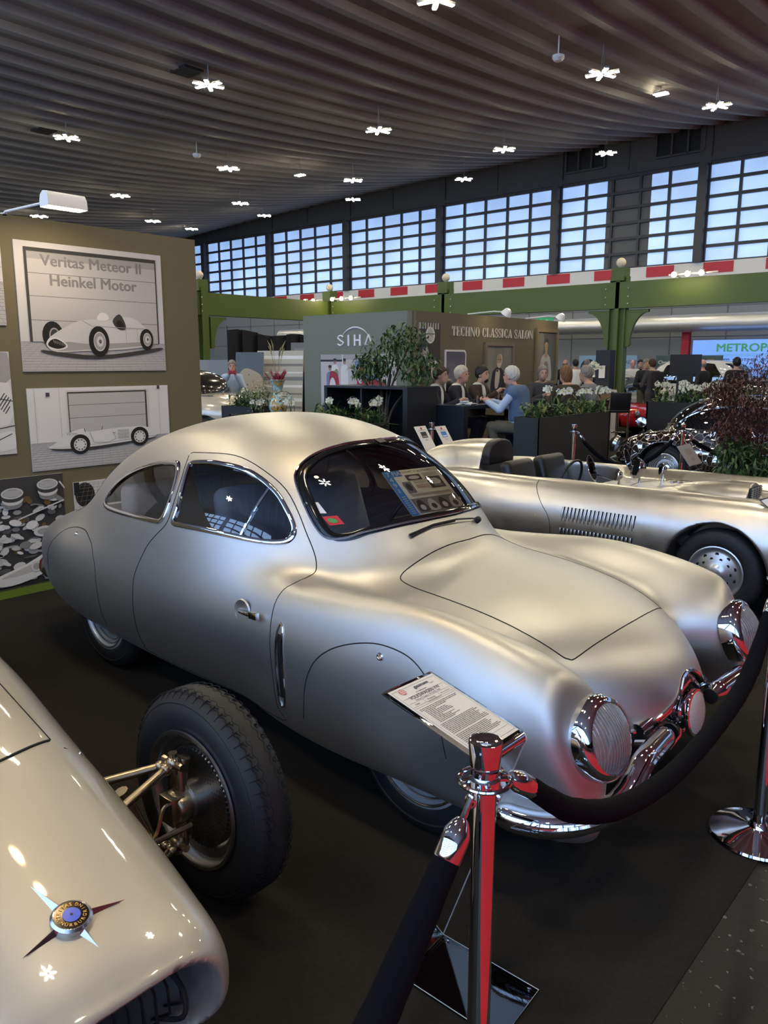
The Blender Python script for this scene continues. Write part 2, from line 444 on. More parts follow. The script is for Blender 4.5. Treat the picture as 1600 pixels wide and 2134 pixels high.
# pendant lamps
M_tube = mat('lamp_diffuser', (1,1,1), .4, emit=(1,.885,.63), es=LAMP_W)
M_lh = mat('lamp_housing', (.25,.25,.25), .4)
def make_lamp():
    t = thing('pendant_lamp', '-', 'lamp')
    for k in range(6):
        a = PI/3*k+.26; d = Vector((math.cos(a), math.sin(a), 0)); sx = Vector((-d.y, d.x, 0))
        h = MB(); h.box(d*.195+Vector((0,0,.027)), (.245,.085,.034), (d, sx, Vector((0,0,1)))); o = h.build('lamp_arm', M_lh, t, smooth=False)
        e = MB(); e.box(d*.195+Vector((0,0,.006)), (.225,.055,.016), (d, sx, Vector((0,0,1)))); e.build('diffuser', M_tube, o, smooth=False)
    c = MB(); c.lathe([(0,.05),(.06,.05),(.06,.01),(0,.01)], n=14); c.build('hub', M_lh, t)
    c = MB(); c.tube([(.03,0,.04),(0,0,.55)], .006, 5); c.tube([(-.03,0,.04),(0,0,.55)], .006, 5); c.build('suspension_cable', M_lh, t)
    return t
LAMPS = []
rows = [(1.4,6.95),(5.9,6.92),(10.35,7.0),(14.85,7.0),(19.35,7.33),(23.9,7.95),(-3.1,7.2)]
offs = {10.35:-8.0, 14.85:-7.55, 19.35:-7.0, 23.9:-11.9, 5.9:-8.3, 1.4:-8.6, -3.1:-8.8}
proto = None
for y, z in rows:
    for k in range(-2, 7):
        x = offs[y]-5.62*k
        if y == 23.9: x = -11.9-5.32*(k)
        if x > 10 or x < -38: continue
        if proto is None: proto = make_lamp(); o = proto
        else: o = copy_tree(proto)
        o.location = (x, y, z); o.rotation_euler = (0, 0, rnd.uniform(-.15, .15)); o['group'] = 'star-shaped hall lamps'
        LAMPS.append((o, x, y, z))
# ================================================================ SILVER TEARDROP COUPE
M_silver = mat('satin_silver_paint', (.60,.60,.59), .45, 1.0)
nt, b = nodes(M_silver)      # two-sided: bare dark lining on the inside of the shell
def two_sided(m, inner=(.03,.03,.032)):
    nt, b = nodes(m); out = [n for n in nt.nodes if n.type == 'OUTPUT_MATERIAL'][0]
    ge = nt.nodes.new('ShaderNodeNewGeometry'); mx = nt.nodes.new('ShaderNodeMixShader'); df = nt.nodes.new('ShaderNodeBsdfDiffuse'); df.inputs[0].default_value = (*inner, 1)
    nt.links.new(ge.outputs['Backfacing'], mx.inputs[0]); nt.links.new(b.outputs[0], mx.inputs[1]); nt.links.new(df.outputs[0], mx.inputs[2]); nt.links.new(mx.outputs[0], out.inputs[0])
two_sided(M_silver, (.15,.145,.14))
M_chrome = mat('chrome', (.82,.82,.84), .05, 1.0)
M_chrome2 = mat('brushed_steel', (.6,.6,.6), .22, 1.0)
M_gap = mat('shut_line', (.01,.01,.01), .8)
M_rubber = mat('tyre_rubber', (.022,.022,.023), .55, spec=.35)
M_blackg = mat('black_gloss', (.01,.01,.01), .12)
M_glass = glassy('car_glass', (.96,.97,.96), .06, .015)
M_lens = glassy('lamp_glass', (.98,.98,.97), .05, .06, .24)
M_refl = mat('lamp_reflector', (.88,.87,.84), .5, .0)
M_seat = mat('seat_cloth_blue_grey', (.19,.21,.26), .9)
M_tan = mat('tan_trim', (.50,.42,.36), .8)
M_paper = mat('paper', (.80,.77,.72), .7)
M_ink = mat('ink', (.03,.03,.035), .7)
M_inkg = mat('grey_ink', (.30,.29,.28), .7)
M_inkr = mat('red_ink', (.62,.03,.04), .6)
M_inkb = mat('blue_ink', (.05,.22,.62), .6)
M_photo_d = mat('photo_dark', (.05,.05,.055), .6); M_photo_m = mat('photo_mid', (.22,.22,.22), .6); M_photo_l = mat('photo_light', (.62,.61,.60), .6)
YC = 2.82
Q = dict(Lw=.7732,Lc=.532,Lu=.3152,Ld=.4631,Ln=2.6964,Lx0=-2.3381,La=1.221,Lr0=-3.7588,Lb=1.4496,Lm=2.354,Lmr=2.0474,Fy=.725,Fw=.172,Fc=.3934,Fu=.525,Fx0=-1.9862,Fa=1.0652,Fr0=-1.0206,Fb=1.547,Fm=2.1315,Fmr=1.9606,Hw=.5953,Hc=.4162,Hu=.4393,Hx0=-2.1478,Ha=1.2022,Hm=2.1983,Cw=.8076,Cc=.5721,Cu=.8701,Cn=2.116,Cx0=-3.0517,Ca=1.1667,Cm=1.9591,Cb=1.7598,Cmr=1.8843,k1=.1012,k2=.16,bz=.2)
def cap(x, a0, a, b0, b, m, mr):
    return np.where(x > a0, np.maximum(x-a0, 0)/a, 0)**m+np.where(x < b0, np.maximum(b0-x, 0)/b, 0)**mr
def sec(y, z, w, c, u, d, n, cp):
    zz = np.where(z > c, (z-c)/u, (c-z)/d)
    return ((np.abs(y/w)**n+np.abs(zz)**n+cp+1e-9)**(1/n)-1)*min(w, max(u, .2))
def ellip(P, c, r):
    q = (P-np.array(c))/np.array(r); k = np.sqrt((q*q).sum(-1)+1e-12); return (k-1)*min(r)
def coupe(P):      # y relative to the centre line
    x = P[:, 0]; y = np.abs(P[:, 1]); z = P[:, 2]; q = Q
    L = sec(y, z, q['Lw'], q['Lc'], q['Lu'], q['Ld'], q['Ln'], cap(x, q['Lx0'], q['La'], q['Lr0'], q['Lb'], q['Lm'], q['Lmr']))
    Fe = sec(y-q['Fy'], z, q['Fw'], q['Fc'], q['Fu'], .45, 2.1, cap(x, q['Fx0'], q['Fa'], q['Fr0'], q['Fb'], q['Fm'], q['Fmr']))
    H = sec(y, z, q['Hw'], q['Hc'], q['Hu'], .4, 2.2, cap(x, q['Hx0'], q['Ha'], q['Hx0'], 2., q['Hm'], 2.))
    Cc = sec(y, z, q['Cw'], q['Cc'], q['Cu'], .6, q['Cn'], cap(x, q['Cx0'], q['Ca'], q['Cx0'], q['Cb'], q['Cm'], q['Cmr']))
    pod = ellip(np.stack([x, y, z], 1), (-1.30,.675,.545), (.315,.19,.19))
    Fe = smin(Fe, pod, .16)
    Fe = smax(Fe, (x+1.005)*.93+(y-.662)*.19+(z-.556)*.31, .06)   # flat seat of the head lamps
    tail = ellip(np.stack([x, y, z], 1), (-2.16,.69,.60), (.98,.138,.205))
    d = smin(L, Fe, q['k1']); d = smin(d, tail, .08); d = smin(d, H, q['k1']); d = smin(d, Cc, q['k2'])
    return smax(d, q['bz']+.035*np.exp(-((x+1.62)/.42)**2)*np.clip((y-.45)/.3, 0, 1)-z, .07)
def coupeW(P): return coupe(P-np.array([0, YC, 0]))
S = Shell(coupeW, (-4.98, YC-.93, .16), (-.86, YC+.93, 1.50), .0135)
car = thing('vintage_coupe', 'satin silver teardrop coupe with split chrome bumper in the middle of the stand', 'car', (-2.9, YC, 0))
DW = [(-3.243,1.223),(-3.182,1.234),(-3.084,1.242),(-3.003,1.241),(-2.908,1.236),(-2.808,1.221),(-2.722,1.196),(-2.647,1.165),(-2.576,1.124),(-2.509,1.068),(-2.465,1.023),(-2.444,.988),(-2.447,.956),(-2.473,.940),(-2.535,.934),(-2.611,.936),(-2.709,.942),(-2.817,.947),(-2.937,.950),(-3.073,.949),(-3.138,.949),(-3.16,.971),(-3.16,1.024),(-3.183,1.104),(-3.225,1.183)]
QW = [(-3.993,.932),(-3.996,.960),(-3.974,1.004),(-3.901,1.064),(-3.796,1.120),(-3.659,1.167),(-3.512,1.201),(-3.371,1.216),(-3.318,1.208),(-3.262,1.163),(-3.225,1.096),(-3.213,1.038),(-3.216,.984),(-3.236,.950),(-3.268,.940),(-3.38,.936),(-3.557,.930),(-3.752,.921),(-3.924,.917)]
WS = [(0,1.035),(-.1,1.035),(-.2,1.03),(-.285,1.022),(-.36,1.009),(-.425,.994),(-.475,.975),(-.511,.968),(-.530,.972),(-.539,.987),(-.54,1.017),(-.534,1.057),(-.521,1.105),(-.498,1.162),(-.477,1.197),(-.462,1.214),(-.44,1.234),(-.404,1.259),(-.357,1.284),(-.296,1.306),(-.225,1.322),(-.15,1.331),(0,1.335)]
WSF = WS+[(-y, z) for y, z in WS[-2:0:-1]]
DOOR = [(-3.292,1.255),(-3.209,1.264),(-3.003,1.272),(-2.859,1.255),(-2.701,1.208),(-2.577,1.151),(-2.48,1.072),(-2.398,.978),(-2.347,.914),(-2.315,.864),(-2.306,.838),(-2.323,.815),(-2.345,.794),(-2.353,.755),(-2.348,.70),(-2.342,.64),(-2.339,.55),(-2.336,.46),(-2.330,.38),(-2.318,.31),(-2.30,.262),(-2.8,.254),(-3.38,.266),(-3.40,.30),(-3.399,.35),(-3.39,.42),(-3.385,.5),(-3.377,.6),(-3.372,.68),(-3.345,.754),(-3.306,.832),(-3.245,.895),(-3.198,.938),(-3.184,.983),(-3.193,1.06),(-3.22,1.143),(-3.268,1.215)]
FSP = [(-2.14,.25),(-2.144,.33),(-2.137,.388),(-2.132,.443),(-2.113,.51),(-2.074,.579),(-2.018,.632),(-1.945,.673),(-1.854,.705),(-1.766,.722),(-1.679,.721),(-1.609,.707),(-1.547,.675),(-1.50,.63),(-1.455,.54),(-1.43,.42),(-1.42,.25)]
RSP = [(-3.775,.25),(-3.778,.321),(-3.779,.376),(-3.776,.481),(-3.788,.596),(-3.82,.66),(-3.864,.694),(-3.905,.725),(-3.965,.747),(-4.08,.772),(-4.182,.773),(-4.309,.759),(-4.41,.733),(-4.47,.69),(-4.53,.6),(-4.55,.45),(-4.52,.25)]
BON = [(-1.967,0),(-1.98,.14),(-2.0,.26),(-2.016,.355),(-2.018,.40),(-2.006,.426),(-1.97,.436),(-1.89,.44),(-1.72,.438),(-1.55,.432),(-1.4,.424),(-1.285,.411),(-1.255,.40),(-1.238,.38),(-1.216,.29),(-1.195,.16),(-1.187,0)]
BONF = [(x, y+YC) for x, y in BON]+[(x, YC-y) for x, y in BON[-2:0:-1]]
NOS = [(0,.572),(.05,.565),(.09,.54),(.13,.51),(.20,.475),(.28,.435),(.36,.40),(.45,.37),(.52,.33),(.52,.15)]
NOSF = [(y+YC, z) for y, z in NOS[::-1]]+[(YC-y, z) for y, z in NOS[1:]]
for sgn, sd in ((-1, 'near'), (1, 'far')):
    side = lambda C, n, s=sgn: (s*(C[:, 1]-YC) > .3)
    S.cut('door_window', [p[:2] for p in spline(DW, 3, True)], (0, 2), side)
    S.cut('quarter_window', [p[:2] for p in spline(QW, 3, True)], (0, 2), side)
    S.cut('door', DOOR, (0, 2), side)
    S.cut('front_wheel_spat', FSP, (0, 2), side)
    S.cut('rear_wheel_spat', RSP, (0, 2), side)
S.cut('windshield', [(p[0]+YC, p[1]) for p in spline(WSF, 2, True)], (1, 2), lambda C, n: (C[:, 0] > -2.75) & (C[:, 0] < -1.95) & (n[:, 0] > .05))
S.cut('bonnet', [p[:2] for p in spline(BONF, 2, True)], (0, 1), lambda C, n: (C[:, 2] > .55) & (n[:, 2] > .2))
S.cut('nose_surround', NOSF, (1, 2), lambda C, n: (C[:, 0] > -1.3))
for gid, nm in enumerate(S.names):
    if gid == 0: S.emit(0, 'body', M_silver, car)
    elif nm in ('door', 'front_wheel_spat', 'rear_wheel_spat', 'bonnet'): S.emit(gid, nm, M_silver, car)
    elif nm == 'nose_surround': S.emit(gid, 'grille_recess', M_chrome, car, off=-.06, label='chrome lining of the nose opening')
    else: S.emit(gid, nm, M_glass, car, off=-.004)
def seamline(name, pts3, r=.0028, closed=False, m=None):
    P = np.array(pts3); N = unit(grad(coupeW, P)); MB().tube((P-N*.0008).tolist(), r, 5, closed).build(name, m or M_gap, car)
def side3(pts, sgn, dense=4, closed=False):
    P = spline(pts, dense, closed); a = np.array([(p[0], 0, p[1]) for p in P]); return hit(coupeW, a, 1, sgn, YC+sgn*1.0, YC+sgn*.2)
for sgn in (-1, 1):
    seamline('door_seam', side3(DOOR, sgn, 3, True))
    seamline('spat_seam', side3(FSP[1:-1], sgn))
    seamline('spat_seam', side3(RSP[1:-1], sgn))
    for pts, nm in ((DW, 'door_window_frame'), (QW, 'quarter_window_frame')):
        c0 = np.mean(pts, 0); ins = [(c0[0]+(x-c0[0])*.965, c0[1]+(z-c0[1])*.935) for x, z in pts]
        f = MB(); p3 = side3(ins, sgn, 4, True); band(f, coupeW, p3, True, .024, .008); f.build(nm, M_chrome, car)
    bar = side3([(-2.655,1.15),(-2.690,.955)], sgn, 8); f = MB(); band(f, coupeW, bar, False, .013, .006); f.build('vent_window_bar', M_chrome, car)
    # fender slot
    sl = [(-2.292,.640),(-2.268,.642),(-2.262,.375),(-2.296,.372)]
    p3 = side3(sl, sgn, 1, True)
    f = MB(); band(f, coupeW, side3([(-2.296,.646),(-2.266,.648),(-2.258,.368),(-2.298,.366)], sgn, 6, True), True, .012, .006); o = f.build('fender_vent', M_chrome, car)
    f = MB(); band(f, coupeW, side3([(-2.281,.640),(-2.279,.375)], sgn, 10), False, .022, .003); f.build('vent_slot', M_black, o)
# windscreen surround: black rubber with a thin bright edge
def front3(pts, dense, closed, sc=1.):
    P = spline(pts, dense, closed); c0 = np.array((0, 1.15))
    a = np.array([(0, YC+p[0]*sc, c0[1]+(p[1]-c0[1])*sc) for p in P]); return hit(coupeW, a, 0, 1, -1.99, -2.8, 260)
f = MB(); band(f, coupeW, front3(WSF, 3, True, .965), True, .034, .007); f.build('windshield_seal', M_blackg, car)
f = MB(); band(f, coupeW, front3(WSF, 3, True, 1.0), True, .012, .010); f.build('windshield_trim', M_chrome, car)
B3 = [(x, y, 0) for x, y in [p[:2] for p in spline(BONF, 3, True)]]
P = np.array(B3); P = hit(coupeW, P, 2, 1, 1.3, .3); seamline('bonnet_seam', P.tolist(), .003, True)
# rear lid seam
rl = np.array([(p[0], YC+s*p[1], 0) for s in (-1,) for p in spline([(-4.25,.36),(-4.44,.40),(-4.56,.41),(-4.66,.42)], 6)]); rl = hit(coupeW, rl, 2, 1, 1.4, .3)
seamline('lid_seam', rl.tolist())
# nose trim
f = MB(); a = np.array([(0, p[0], p[1]) for p in spline(NOSF[1:-1], 4)]); p3 = hit(coupeW, a, 0, 1, -.8, -1.35); band(f, coupeW, p3, False, .016, .008); f.build('nose_trim', M_chrome, car)
# number-lamp bridge behind the auxiliary lamp
f = MB()
for s in (-1, 1): f.tube([(-1.03,YC+s*.30,.43),(-1.01,YC+s*.14,.46),(-.995,YC+s*.05,.53),(-.99,YC,.545)], [.03,.035,.03,.028], 12)
f.build('nose_bridge', M_chrome, car)
# split bumper
def bumper(s):
    pts = [(-1.27,.862,.312),(-1.18,.872,.306),(-1.08,.842,.308),(-1.0,.765,.316),(-.95,.675,.336),(-.93,.60,.366),(-.926,.545,.403),(-.928,.49,.428),(-.936,.40,.428),(-.945,.30,.424),(-.952,.205,.42)]
    P = [(x, YC+s*y, z) for x, y, z in spline(pts, 5)]; n = len(P)
    R = [.041*min(1, (.35+i/4*.65) if i < 4 else 1, (.45+(n-1-i)/3*.55) if n-1-i < 3 else 1)*(1. if i < n*.55 else .92) for i in range(n)]
    o = MB().tube(P, R, 16).build('bumper', M_chrome, car)
    r = MB(); Pr = [(x+.032, y+s*.012, z+.006) for x, y, z in P[8:-4]]; r.tube(Pr, .012, 8); r.build('bumper_rib', M_chrome, o)
    MB().lathe([(.030,0),(.030,.012),(0,.014)], P[-1], (0,-s,0), 16).build('bumper_end_cap', M_black, o)
    MB().tube([(-1.02,YC+s*.33,.40),(-.95,YC+s*.33,.424)], .014, 8).build('bumper_bracket', M_chrome, car)
for s in (-1, 1): bumper(s)
# head lamps
def head(s):
    c = Vector((-.993, YC+s*.662, .556)); d = Vector((.95, s*.05, .30)).normalized()
    r = MB(); r.lathe([(.133,-.05),(.136,.0),(.132,.018),(.121,.032),(.110,.036),(.105,.028)], c, d, 40); o = r.build('headlamp_rim', M_chrome, car, label='chrome headlamp rim')
    r = MB(); r.lathe([(.106,.028),(.085,-.005),(.05,-.030),(.02,-.038),(.018,-.012),(0,-.008)], c, d, 32); r.build('reflector', M_refl, o)
    g = MB(); x, y, _ = frame(d)       # fluted glass
    V = []; F = []; n, rr = 40, 10
    for i in range(rr+1):
        for k in range(n):
            t = 2*PI*k/n; rad = .109*i/rr; px, py = rad*math.cos(t), rad*math.sin(t)
            V.append(c+x*px+y*py+d*(.030+.042*(1-(i/rr)**2)))
    for i in range(rr):
        for k in range(n): F.append((i*n+k, (i+1)*n+k, (i+1)*n+(k+1) % n, i*n+(k+1) % n))
    g.add(V, F); g.build('headlamp_glass', M_lens, o)
    fl = MB()
    for i in range(-9, 10):
        u = i*.0113; h = math.sqrt(max(.105**2-u*u, 0)); P = []
        for j in range(9):
            v = h*(-1+2*j/8); P.append(c+x*u+y*v+d*(.031+.042*(1-(u*u+v*v)/.109**2)))
        fl.tube(P, .0026, 5)
    fl.build('glass_flutes', M_lens, o)
    MB().ball(c+d*.036-Vector((0,0,.128)), .008, 8, 6).build('rim_screw', M_chrome, o)
for s in (-1, 1): head(s)
# auxiliary lamp
c = Vector((-.945, YC, .425)); d = Vector((1, 0, .12)).normalized()
r = MB(); r.lathe([(0,-.07),(.050,-.055),(.080,-.02),(.089,0),(.087,.012),(.078,.014)], c, d, 32); ax = r.build('auxiliary_lamp', M_chrome, car)
r = MB(); r.lathe([(.080,.006),(.078,.014),(.06,.022),(.03,.027),(0,.028)], c, d, 32); r.build('lamp_lens', mat('ribbed_lens', (.62,.61,.55), .3, bump=(120,.5), coat=.4), ax)
r = MB(); r.tube([c-d*.05, c-d*.05-Vector((0,0,.10)), c-d*.05+Vector((0,-.1,-.12))], .012, 8); r.build('lamp_bracket', M_chrome, ax)
# wheels
def road_wheel(x, y, s, par, R=.325, W=.15, rim=.205, dish=None):
    t = MB(); d = (0, s, 0); o = (x, y, R)
    t.lathe([(rim-.012,-W/2),(rim+.02,-W/2-.004),(R-.05,-W/2+.0),(R-.012,-W/2+.022),(R,-W/2+.045),(R,W/2-.045),(R-.012,W/2-.022),(R-.028,W/2-.010),(R-.05,W/2),(R-.055,W/2-.003),(rim+.03,W/2+.006),(rim+.01,W/2+.003),(rim-.012,W/2-.012)], o, d, 56)
    tyre = t.build('tyre', M_rubber, par)
    r = MB(); r.lathe([(rim-.01,-W/2+.01),(rim+.006,W/2+.002),(rim-.004,W/2+.006),(rim-.016,W/2-.004),(rim-.022,W/2-.022),(rim-.036,W/2-.022),(rim-.042,W/2-.036),(rim-.060,W/2-.036),(rim-.066,W/2-.05),(rim-.082,W/2-.046),(.085,W/2-.045),(.080,W/2-.022),(.055,W/2-.008),(0,W/2-.004)], o, d, 48)
    r.build('wheel_rim', M_rimg, par)
    r = MB()
    for rr, hh in ((rim-.008,W/2+.003),(rim-.026,W/2-.017),(rim-.046,W/2-.030),(rim-.070,W/2-.040),(.088,W/2-.036)):
        x_, y_, z_ = frame(d); r.tube([Vector(o)+z_*hh+x_*rr*math.cos(a)+y_*rr*math.sin(a) for a in np.linspace(0, 2*PI, 49)[:-1]], .0055, 8, True)
    r.build('rim_rings', M_chrome2, par)
    return tyre
M_rimg = mat('silver_wheel_paint', (.60,.61,.62), .32, .45)
for x in (-1.64, -3.97):
    for s in (-1, 1):
        wt = bpy.data.objects.new('wheel', None); COL.objects.link(wt); wt.parent = car; yw = YC+s*(.685 if x > -2 else .585); wt.location = Vector((x, yw, .325))-Vector(car.location)
        road_wheel(x, yw, s, wt)
# door handle, locks
hp = hit(coupeW, np.array([(-2.535,0,.678)]), 1, -1, YC-1, YC-.2)[0]
for s in (-1, 1):
    y = YC+s*abs(hp[1]-YC)
    f = MB(); f.lathe([(.052,.0),(.047,.006),(.035,.003),(0,.002)], (-2.535,y,.678), (0,s,.05), 24); o = f.build('handle_recess', M_silver, car)
    f = MB(); f.tube([(-2.555,y+s*.002,.680),(-2.53,y+s*.02,.680),(-2.47,y+s*.028,.684),(-2.425,y+s*.03,.688)], [.007,.009,.010,.012], 10); f.box((-2.425,y+s*.031,.688), (.045,.02,.03)); f.build('door_handle', M_chrome, car, bevel=.003)
for (x, z) in ((-1.745,.684), (-4.20,.742)):
    P = hit(coupeW, np.array([(x,0,z)]), 1, -1, YC-1, YC-.2); n = unit(grad(coupeW, P))[0]
    f = MB(); f.lathe([(.014,0),(.014,.004),(.010,.006),(.008,.003),(.005,.003),(.004,.005),(0,.005)], P[0], n, 20); f.build('spat_lock', M_chrome, car)
# tail lamp
for s in (-1, 1):
    f = MB(); c = Vector((-4.79, YC+s*.56, .44)); d = Vector((-.86, s*.5, .05)); f.lathe([(.075,-.04),(.078,.0),(.07,.012)], c, d, 28); o = f.build('tail_lamp', M_chrome, car)
    f = MB(); f.lathe([(.068,.01),(.055,.035),(.03,.05),(0,.054)], c, d, 28); f.build('tail_lamp_lens', mat('red_lens', (.25,.01,.01), .15, coat=1.), o)
# wiper
wp = hit(coupeW, np.array([(-2.075,YC-.281,0),(-2.05,YC-.165,0),(-2.03,YC-.04,0),(-2.025,YC+.072,0),(-2.03,YC+.142,0)]), 2, 1, 1.3, .6); n = unit(grad(coupeW, wp))
f = MB(); f.tube([wp[i]+n[i]*h for i, h in ((1,.022),(2,.026),(3,.022),(4,.014))], .004, 6); f.lathe([(.016,0),(.014,.018),(.008,.024),(0,.025)], wp[4], n[4], 14); wo = f.build('wiper_arm', M_black, car)
f = MB(); f.tube([wp[0]+n[0]*.012, wp[1]+n[1]*.016, wp[2]+n[2]*.014], .0055, 6); f.tube([wp[0]+n[0]*.018+Vector((-.012,0,.004)), wp[1]+n[1]*.024], .004, 6); f.build('wiper_blade', M_black, wo)
# cabin
f = MB(); f.bb((-3.9,YC-.66,.25),(-2.2,YC+.66,.30)); f.build('cabin_floor', M_black, car)
def seat(y):
    f = MB(); f.box((-2.78,y,.50), (.50,.48,.16)); o = f.build('seat', M_seat, car, bevel=.05, seg=4)
    f = MB(); f.box((-3.07,y,.80), (.13,.50,.60), (Vector((.97,0,.24)), Vector((0,1,0)), Vector((-.24,0,.97))), taper=.8); f.build('seat_back', M_seat, o, bevel=.055, seg=4)
for s in (-1, 1): seat(YC+s*.29)
f = MB(); f.box((-3.62,YC,.52), (.5,1.1,.2)); f.box((-3.87,YC,.82), (.14,1.1,.45)); f.build('rear_bench', M_tan, car, bevel=.05, seg=4)
f = MB(); f.box((-2.30,YC,.86), (.20,.92,.10)); f.build('dashboard', M_black, car, bevel=.03)
f = MB(); c = Vector((-2.52,YC+.30,.93)); d = Vector((-.86,0,.5)); x, y, _ = frame(d)
f.tube([c+x*.19*math.cos(t)+y*.19*math.sin(t) for t in np.linspace(0, 2*PI, 33)[:-1]], .011, 8, True); f.tube([c, c-d*.25], .018, 8)
for t in (0, 2.1, 4.2): f.tube([c, c+x*.19*math.cos(t)+y*.19*math.sin(t)], .007, 6)
f.build('steering_wheel', M_black, car)
# stickers inside the windscreen
def decal(pts2, m, lift):
    a = np.array([(0, YC+p[0], p[1]) for p in pts2]); P = hit(coupeW, a, 0, 1, -2.0, -2.8, 260); n = unit(grad(coupeW, P)); return (P+n*lift).tolist()
t = MB(); t.poly(decal([(-.516,1.105),(-.486,1.107),(-.488,1.066),(-.512,1.064)], 0, .0)); t.build('white_sticker', M_paper, car, smooth=False, label='small white paper sticker')
t = MB(); t.poly(decal([(-.507,1.052),(-.466,1.058),(-.463,1.026),(-.504,1.019)], 0, .001)); o = t.build('red_sticker', M_inkr, car, smooth=False, label='red sticker with green oval')
t = MB(); t.poly(decal([(-.488+.012*math.cos(a), 1.038+.009*math.sin(a)) for a in np.linspace(0, 2*PI, 15)[:-1]], 0, .002)); t.build('sticker_oval', mat('sticker_green', (.06,.35,.08), .5), o, smooth=False)
t = MB(); t.poly(decal([(-.053,1.335),(.0,1.337),(.0,1.322),(-.05,1.32)], 0, .010)); t.build('frame_tag', M_chrome2, car, smooth=False)
# ================================================================ GRAND PRIX CAR, front left
M_pearl = mat('warm_silver_gloss', (.52,.49,.44), .45, .6, coat=1.)
two_sided(M_pearl)
M_bronze = mat('bronzed_steel', (.40,.33,.23), .3, 1.0)
M_steel = mat('oiled_steel', (.34,.32,.29), .34, 1.0)
YV = .655
def cubic(xs, ys):
    xs = np.array(xs, float); ys = np.array(ys, float); n = len(xs); h = np.diff(xs); A = np.eye(n); r = np.zeros(n)
    for i in range(1, n-1):
        A[i, i-1] = h[i-1]; A[i, i] = 2*(h[i-1]+h[i]); A[i, i+1] = h[i]; r[i] = 6*((ys[i+1]-ys[i])/h[i]-(ys[i]-ys[i-1])/h[i-1])
    m = np.linalg.solve(A, r)
    def f(x):
        x = np.clip(x, xs[0], xs[-1]); i = np.clip(np.searchsorted(xs, x)-1, 0, n-2); t = x-xs[i]; hh = h[i]
        return ys[i]+t*((ys[i+1]-ys[i])/hh-hh*(2*m[i]+m[i+1])/6)+t*t*m[i]/2+t**3*(m[i+1]-m[i])/(6*hh)
    return f
Vw = cubic([-4.7,-4.2,-3.6,-3.0,-2.6,-2.2,-1.9,-1.6,-1.4,-1.25,-1.0], [.12,.24,.42,.48,.465,.415,.378,.342,.31,.288,.27])
Vt = cubic([-4.7,-4.2,-3.6,-3.0,-2.6,-2.2,-1.9,-1.6,-1.4,-1.25,-1.0], [.50,.72,.92,.90,.84,.765,.705,.632,.582,.543,.50])
Vb = cubic([-4.7,-3.6,-2.6,-1.9,-1.5,-1.2,-1.0], [.32,.20,.18,.19,.205,.225,.24])
def veritas(P):
    x = P[:, 0]; y = np.abs(P[:, 1]-YV); z = P[:, 2]; w = Vw(x); t = Vt(x); b = Vb(x)
    zc = b+(t-b)*.50; zz = np.where(z > zc, (z-zc)/(t-zc), (zc-z)/(zc-b))
    cp = np.where(x > -1.42, np.maximum(x+1.42, 0)/.255, 0)**4.+np.where(x < -3.9, np.maximum(-3.9-x, 0)/.75, 0)**2.4
    n = 2.35
    d = ((np.abs(y/w)**n+np.abs(zz)**n+cp+1e-9)**(1/n)-1)*.24
    # mouth
    m = ((np.abs(y/.224)**3+np.abs((z-.365)/.130)**2.6+1e-9)**(1/2.5)-1)*.10
    m = smax(m, -(x+1.62), .02)
    d = smax(d, -m, .05)
    ck = ellip(np.stack([x, y, z], 1), (-3.35,0,1.02), (.40,.28,.36))
    return smax(d, -ck, .03)
gp = thing('grand_prix_car', 'warm silver open-wheeled racing car nose with round badge, at the front left', 'car', (-2.8, YV, 0))
S = Shell(veritas, (-4.75, YV-.56, .12), (-1.10, YV+.56, 1.0), .0115)
S.emit(0, 'body', M_pearl, gp)
def gseam(pts, r=.002, m=None, par=None, nm='panel_seam'):
    P = np.array(pts); N = unit(grad(veritas, P)); return MB().tube((P+N*.0002).tolist(), r, 5).build(nm, m or M_gap, par or gp)
def gtop(pts): return hit(veritas, np.array([(x, y, 0) for x, y in pts]), 2, 1, 1.1, .3)
def gside(pts, s): return hit(veritas, np.array([(x, 0, z) for x, z in pts]), 1, s, YV+s*.6, YV+s*.1)
c1 = gtop([(-2.03+.10*math.cos(t*PI/2*.9), YV+.255*t) for t in np.linspace(-1, 1, 25)])
gseam(c1, .0045)
for s in (-1, 1):
    a = gside([(-2.03+.045,.66),(-1.99,.60),(-1.98,.5),(-1.975,.4)], s); gseam(a)
    a = gtop([(-2.02-.1*i, YV+s*(.262+.004*i)) for i in range(14)]); gseam(a)
    P = gside([(-1.985,.625)], s); MB().ball(P[0], .006, 8, 6).build('bonnet_stud', M_chrome, gp)
# mouth interior and bars
m = MB(); m.bb((-1.66,YV-.26,.2),(-1.60,YV+.26,.5)); m.build('grille_backing', M_black, gp)
m = MB()
for k in range(-6, 7):
    y = YV+k*.031; hgt = .122*math.sqrt(max(0, 1-(abs(k*.031)/.245)**2.8)); m.tube([(-1.40,y,.355-hgt),(-1.325,y,.345-hgt*.3),(-1.33,y,.345+hgt*.3),(-1.42,y,.355+hgt)], .0035, 6)
m.build('grille_bars', mat('dark_grille_bar', (.06,.06,.065), .35, .8), gp)
MB().tube(spline([(-1.36,YV+.15,.44),(-1.30,YV+.172,.38),(-1.29,YV+.165,.32),(-1.36,YV+.14,.29)], 6), .006, 8).build('hose', M_rubber, gp)
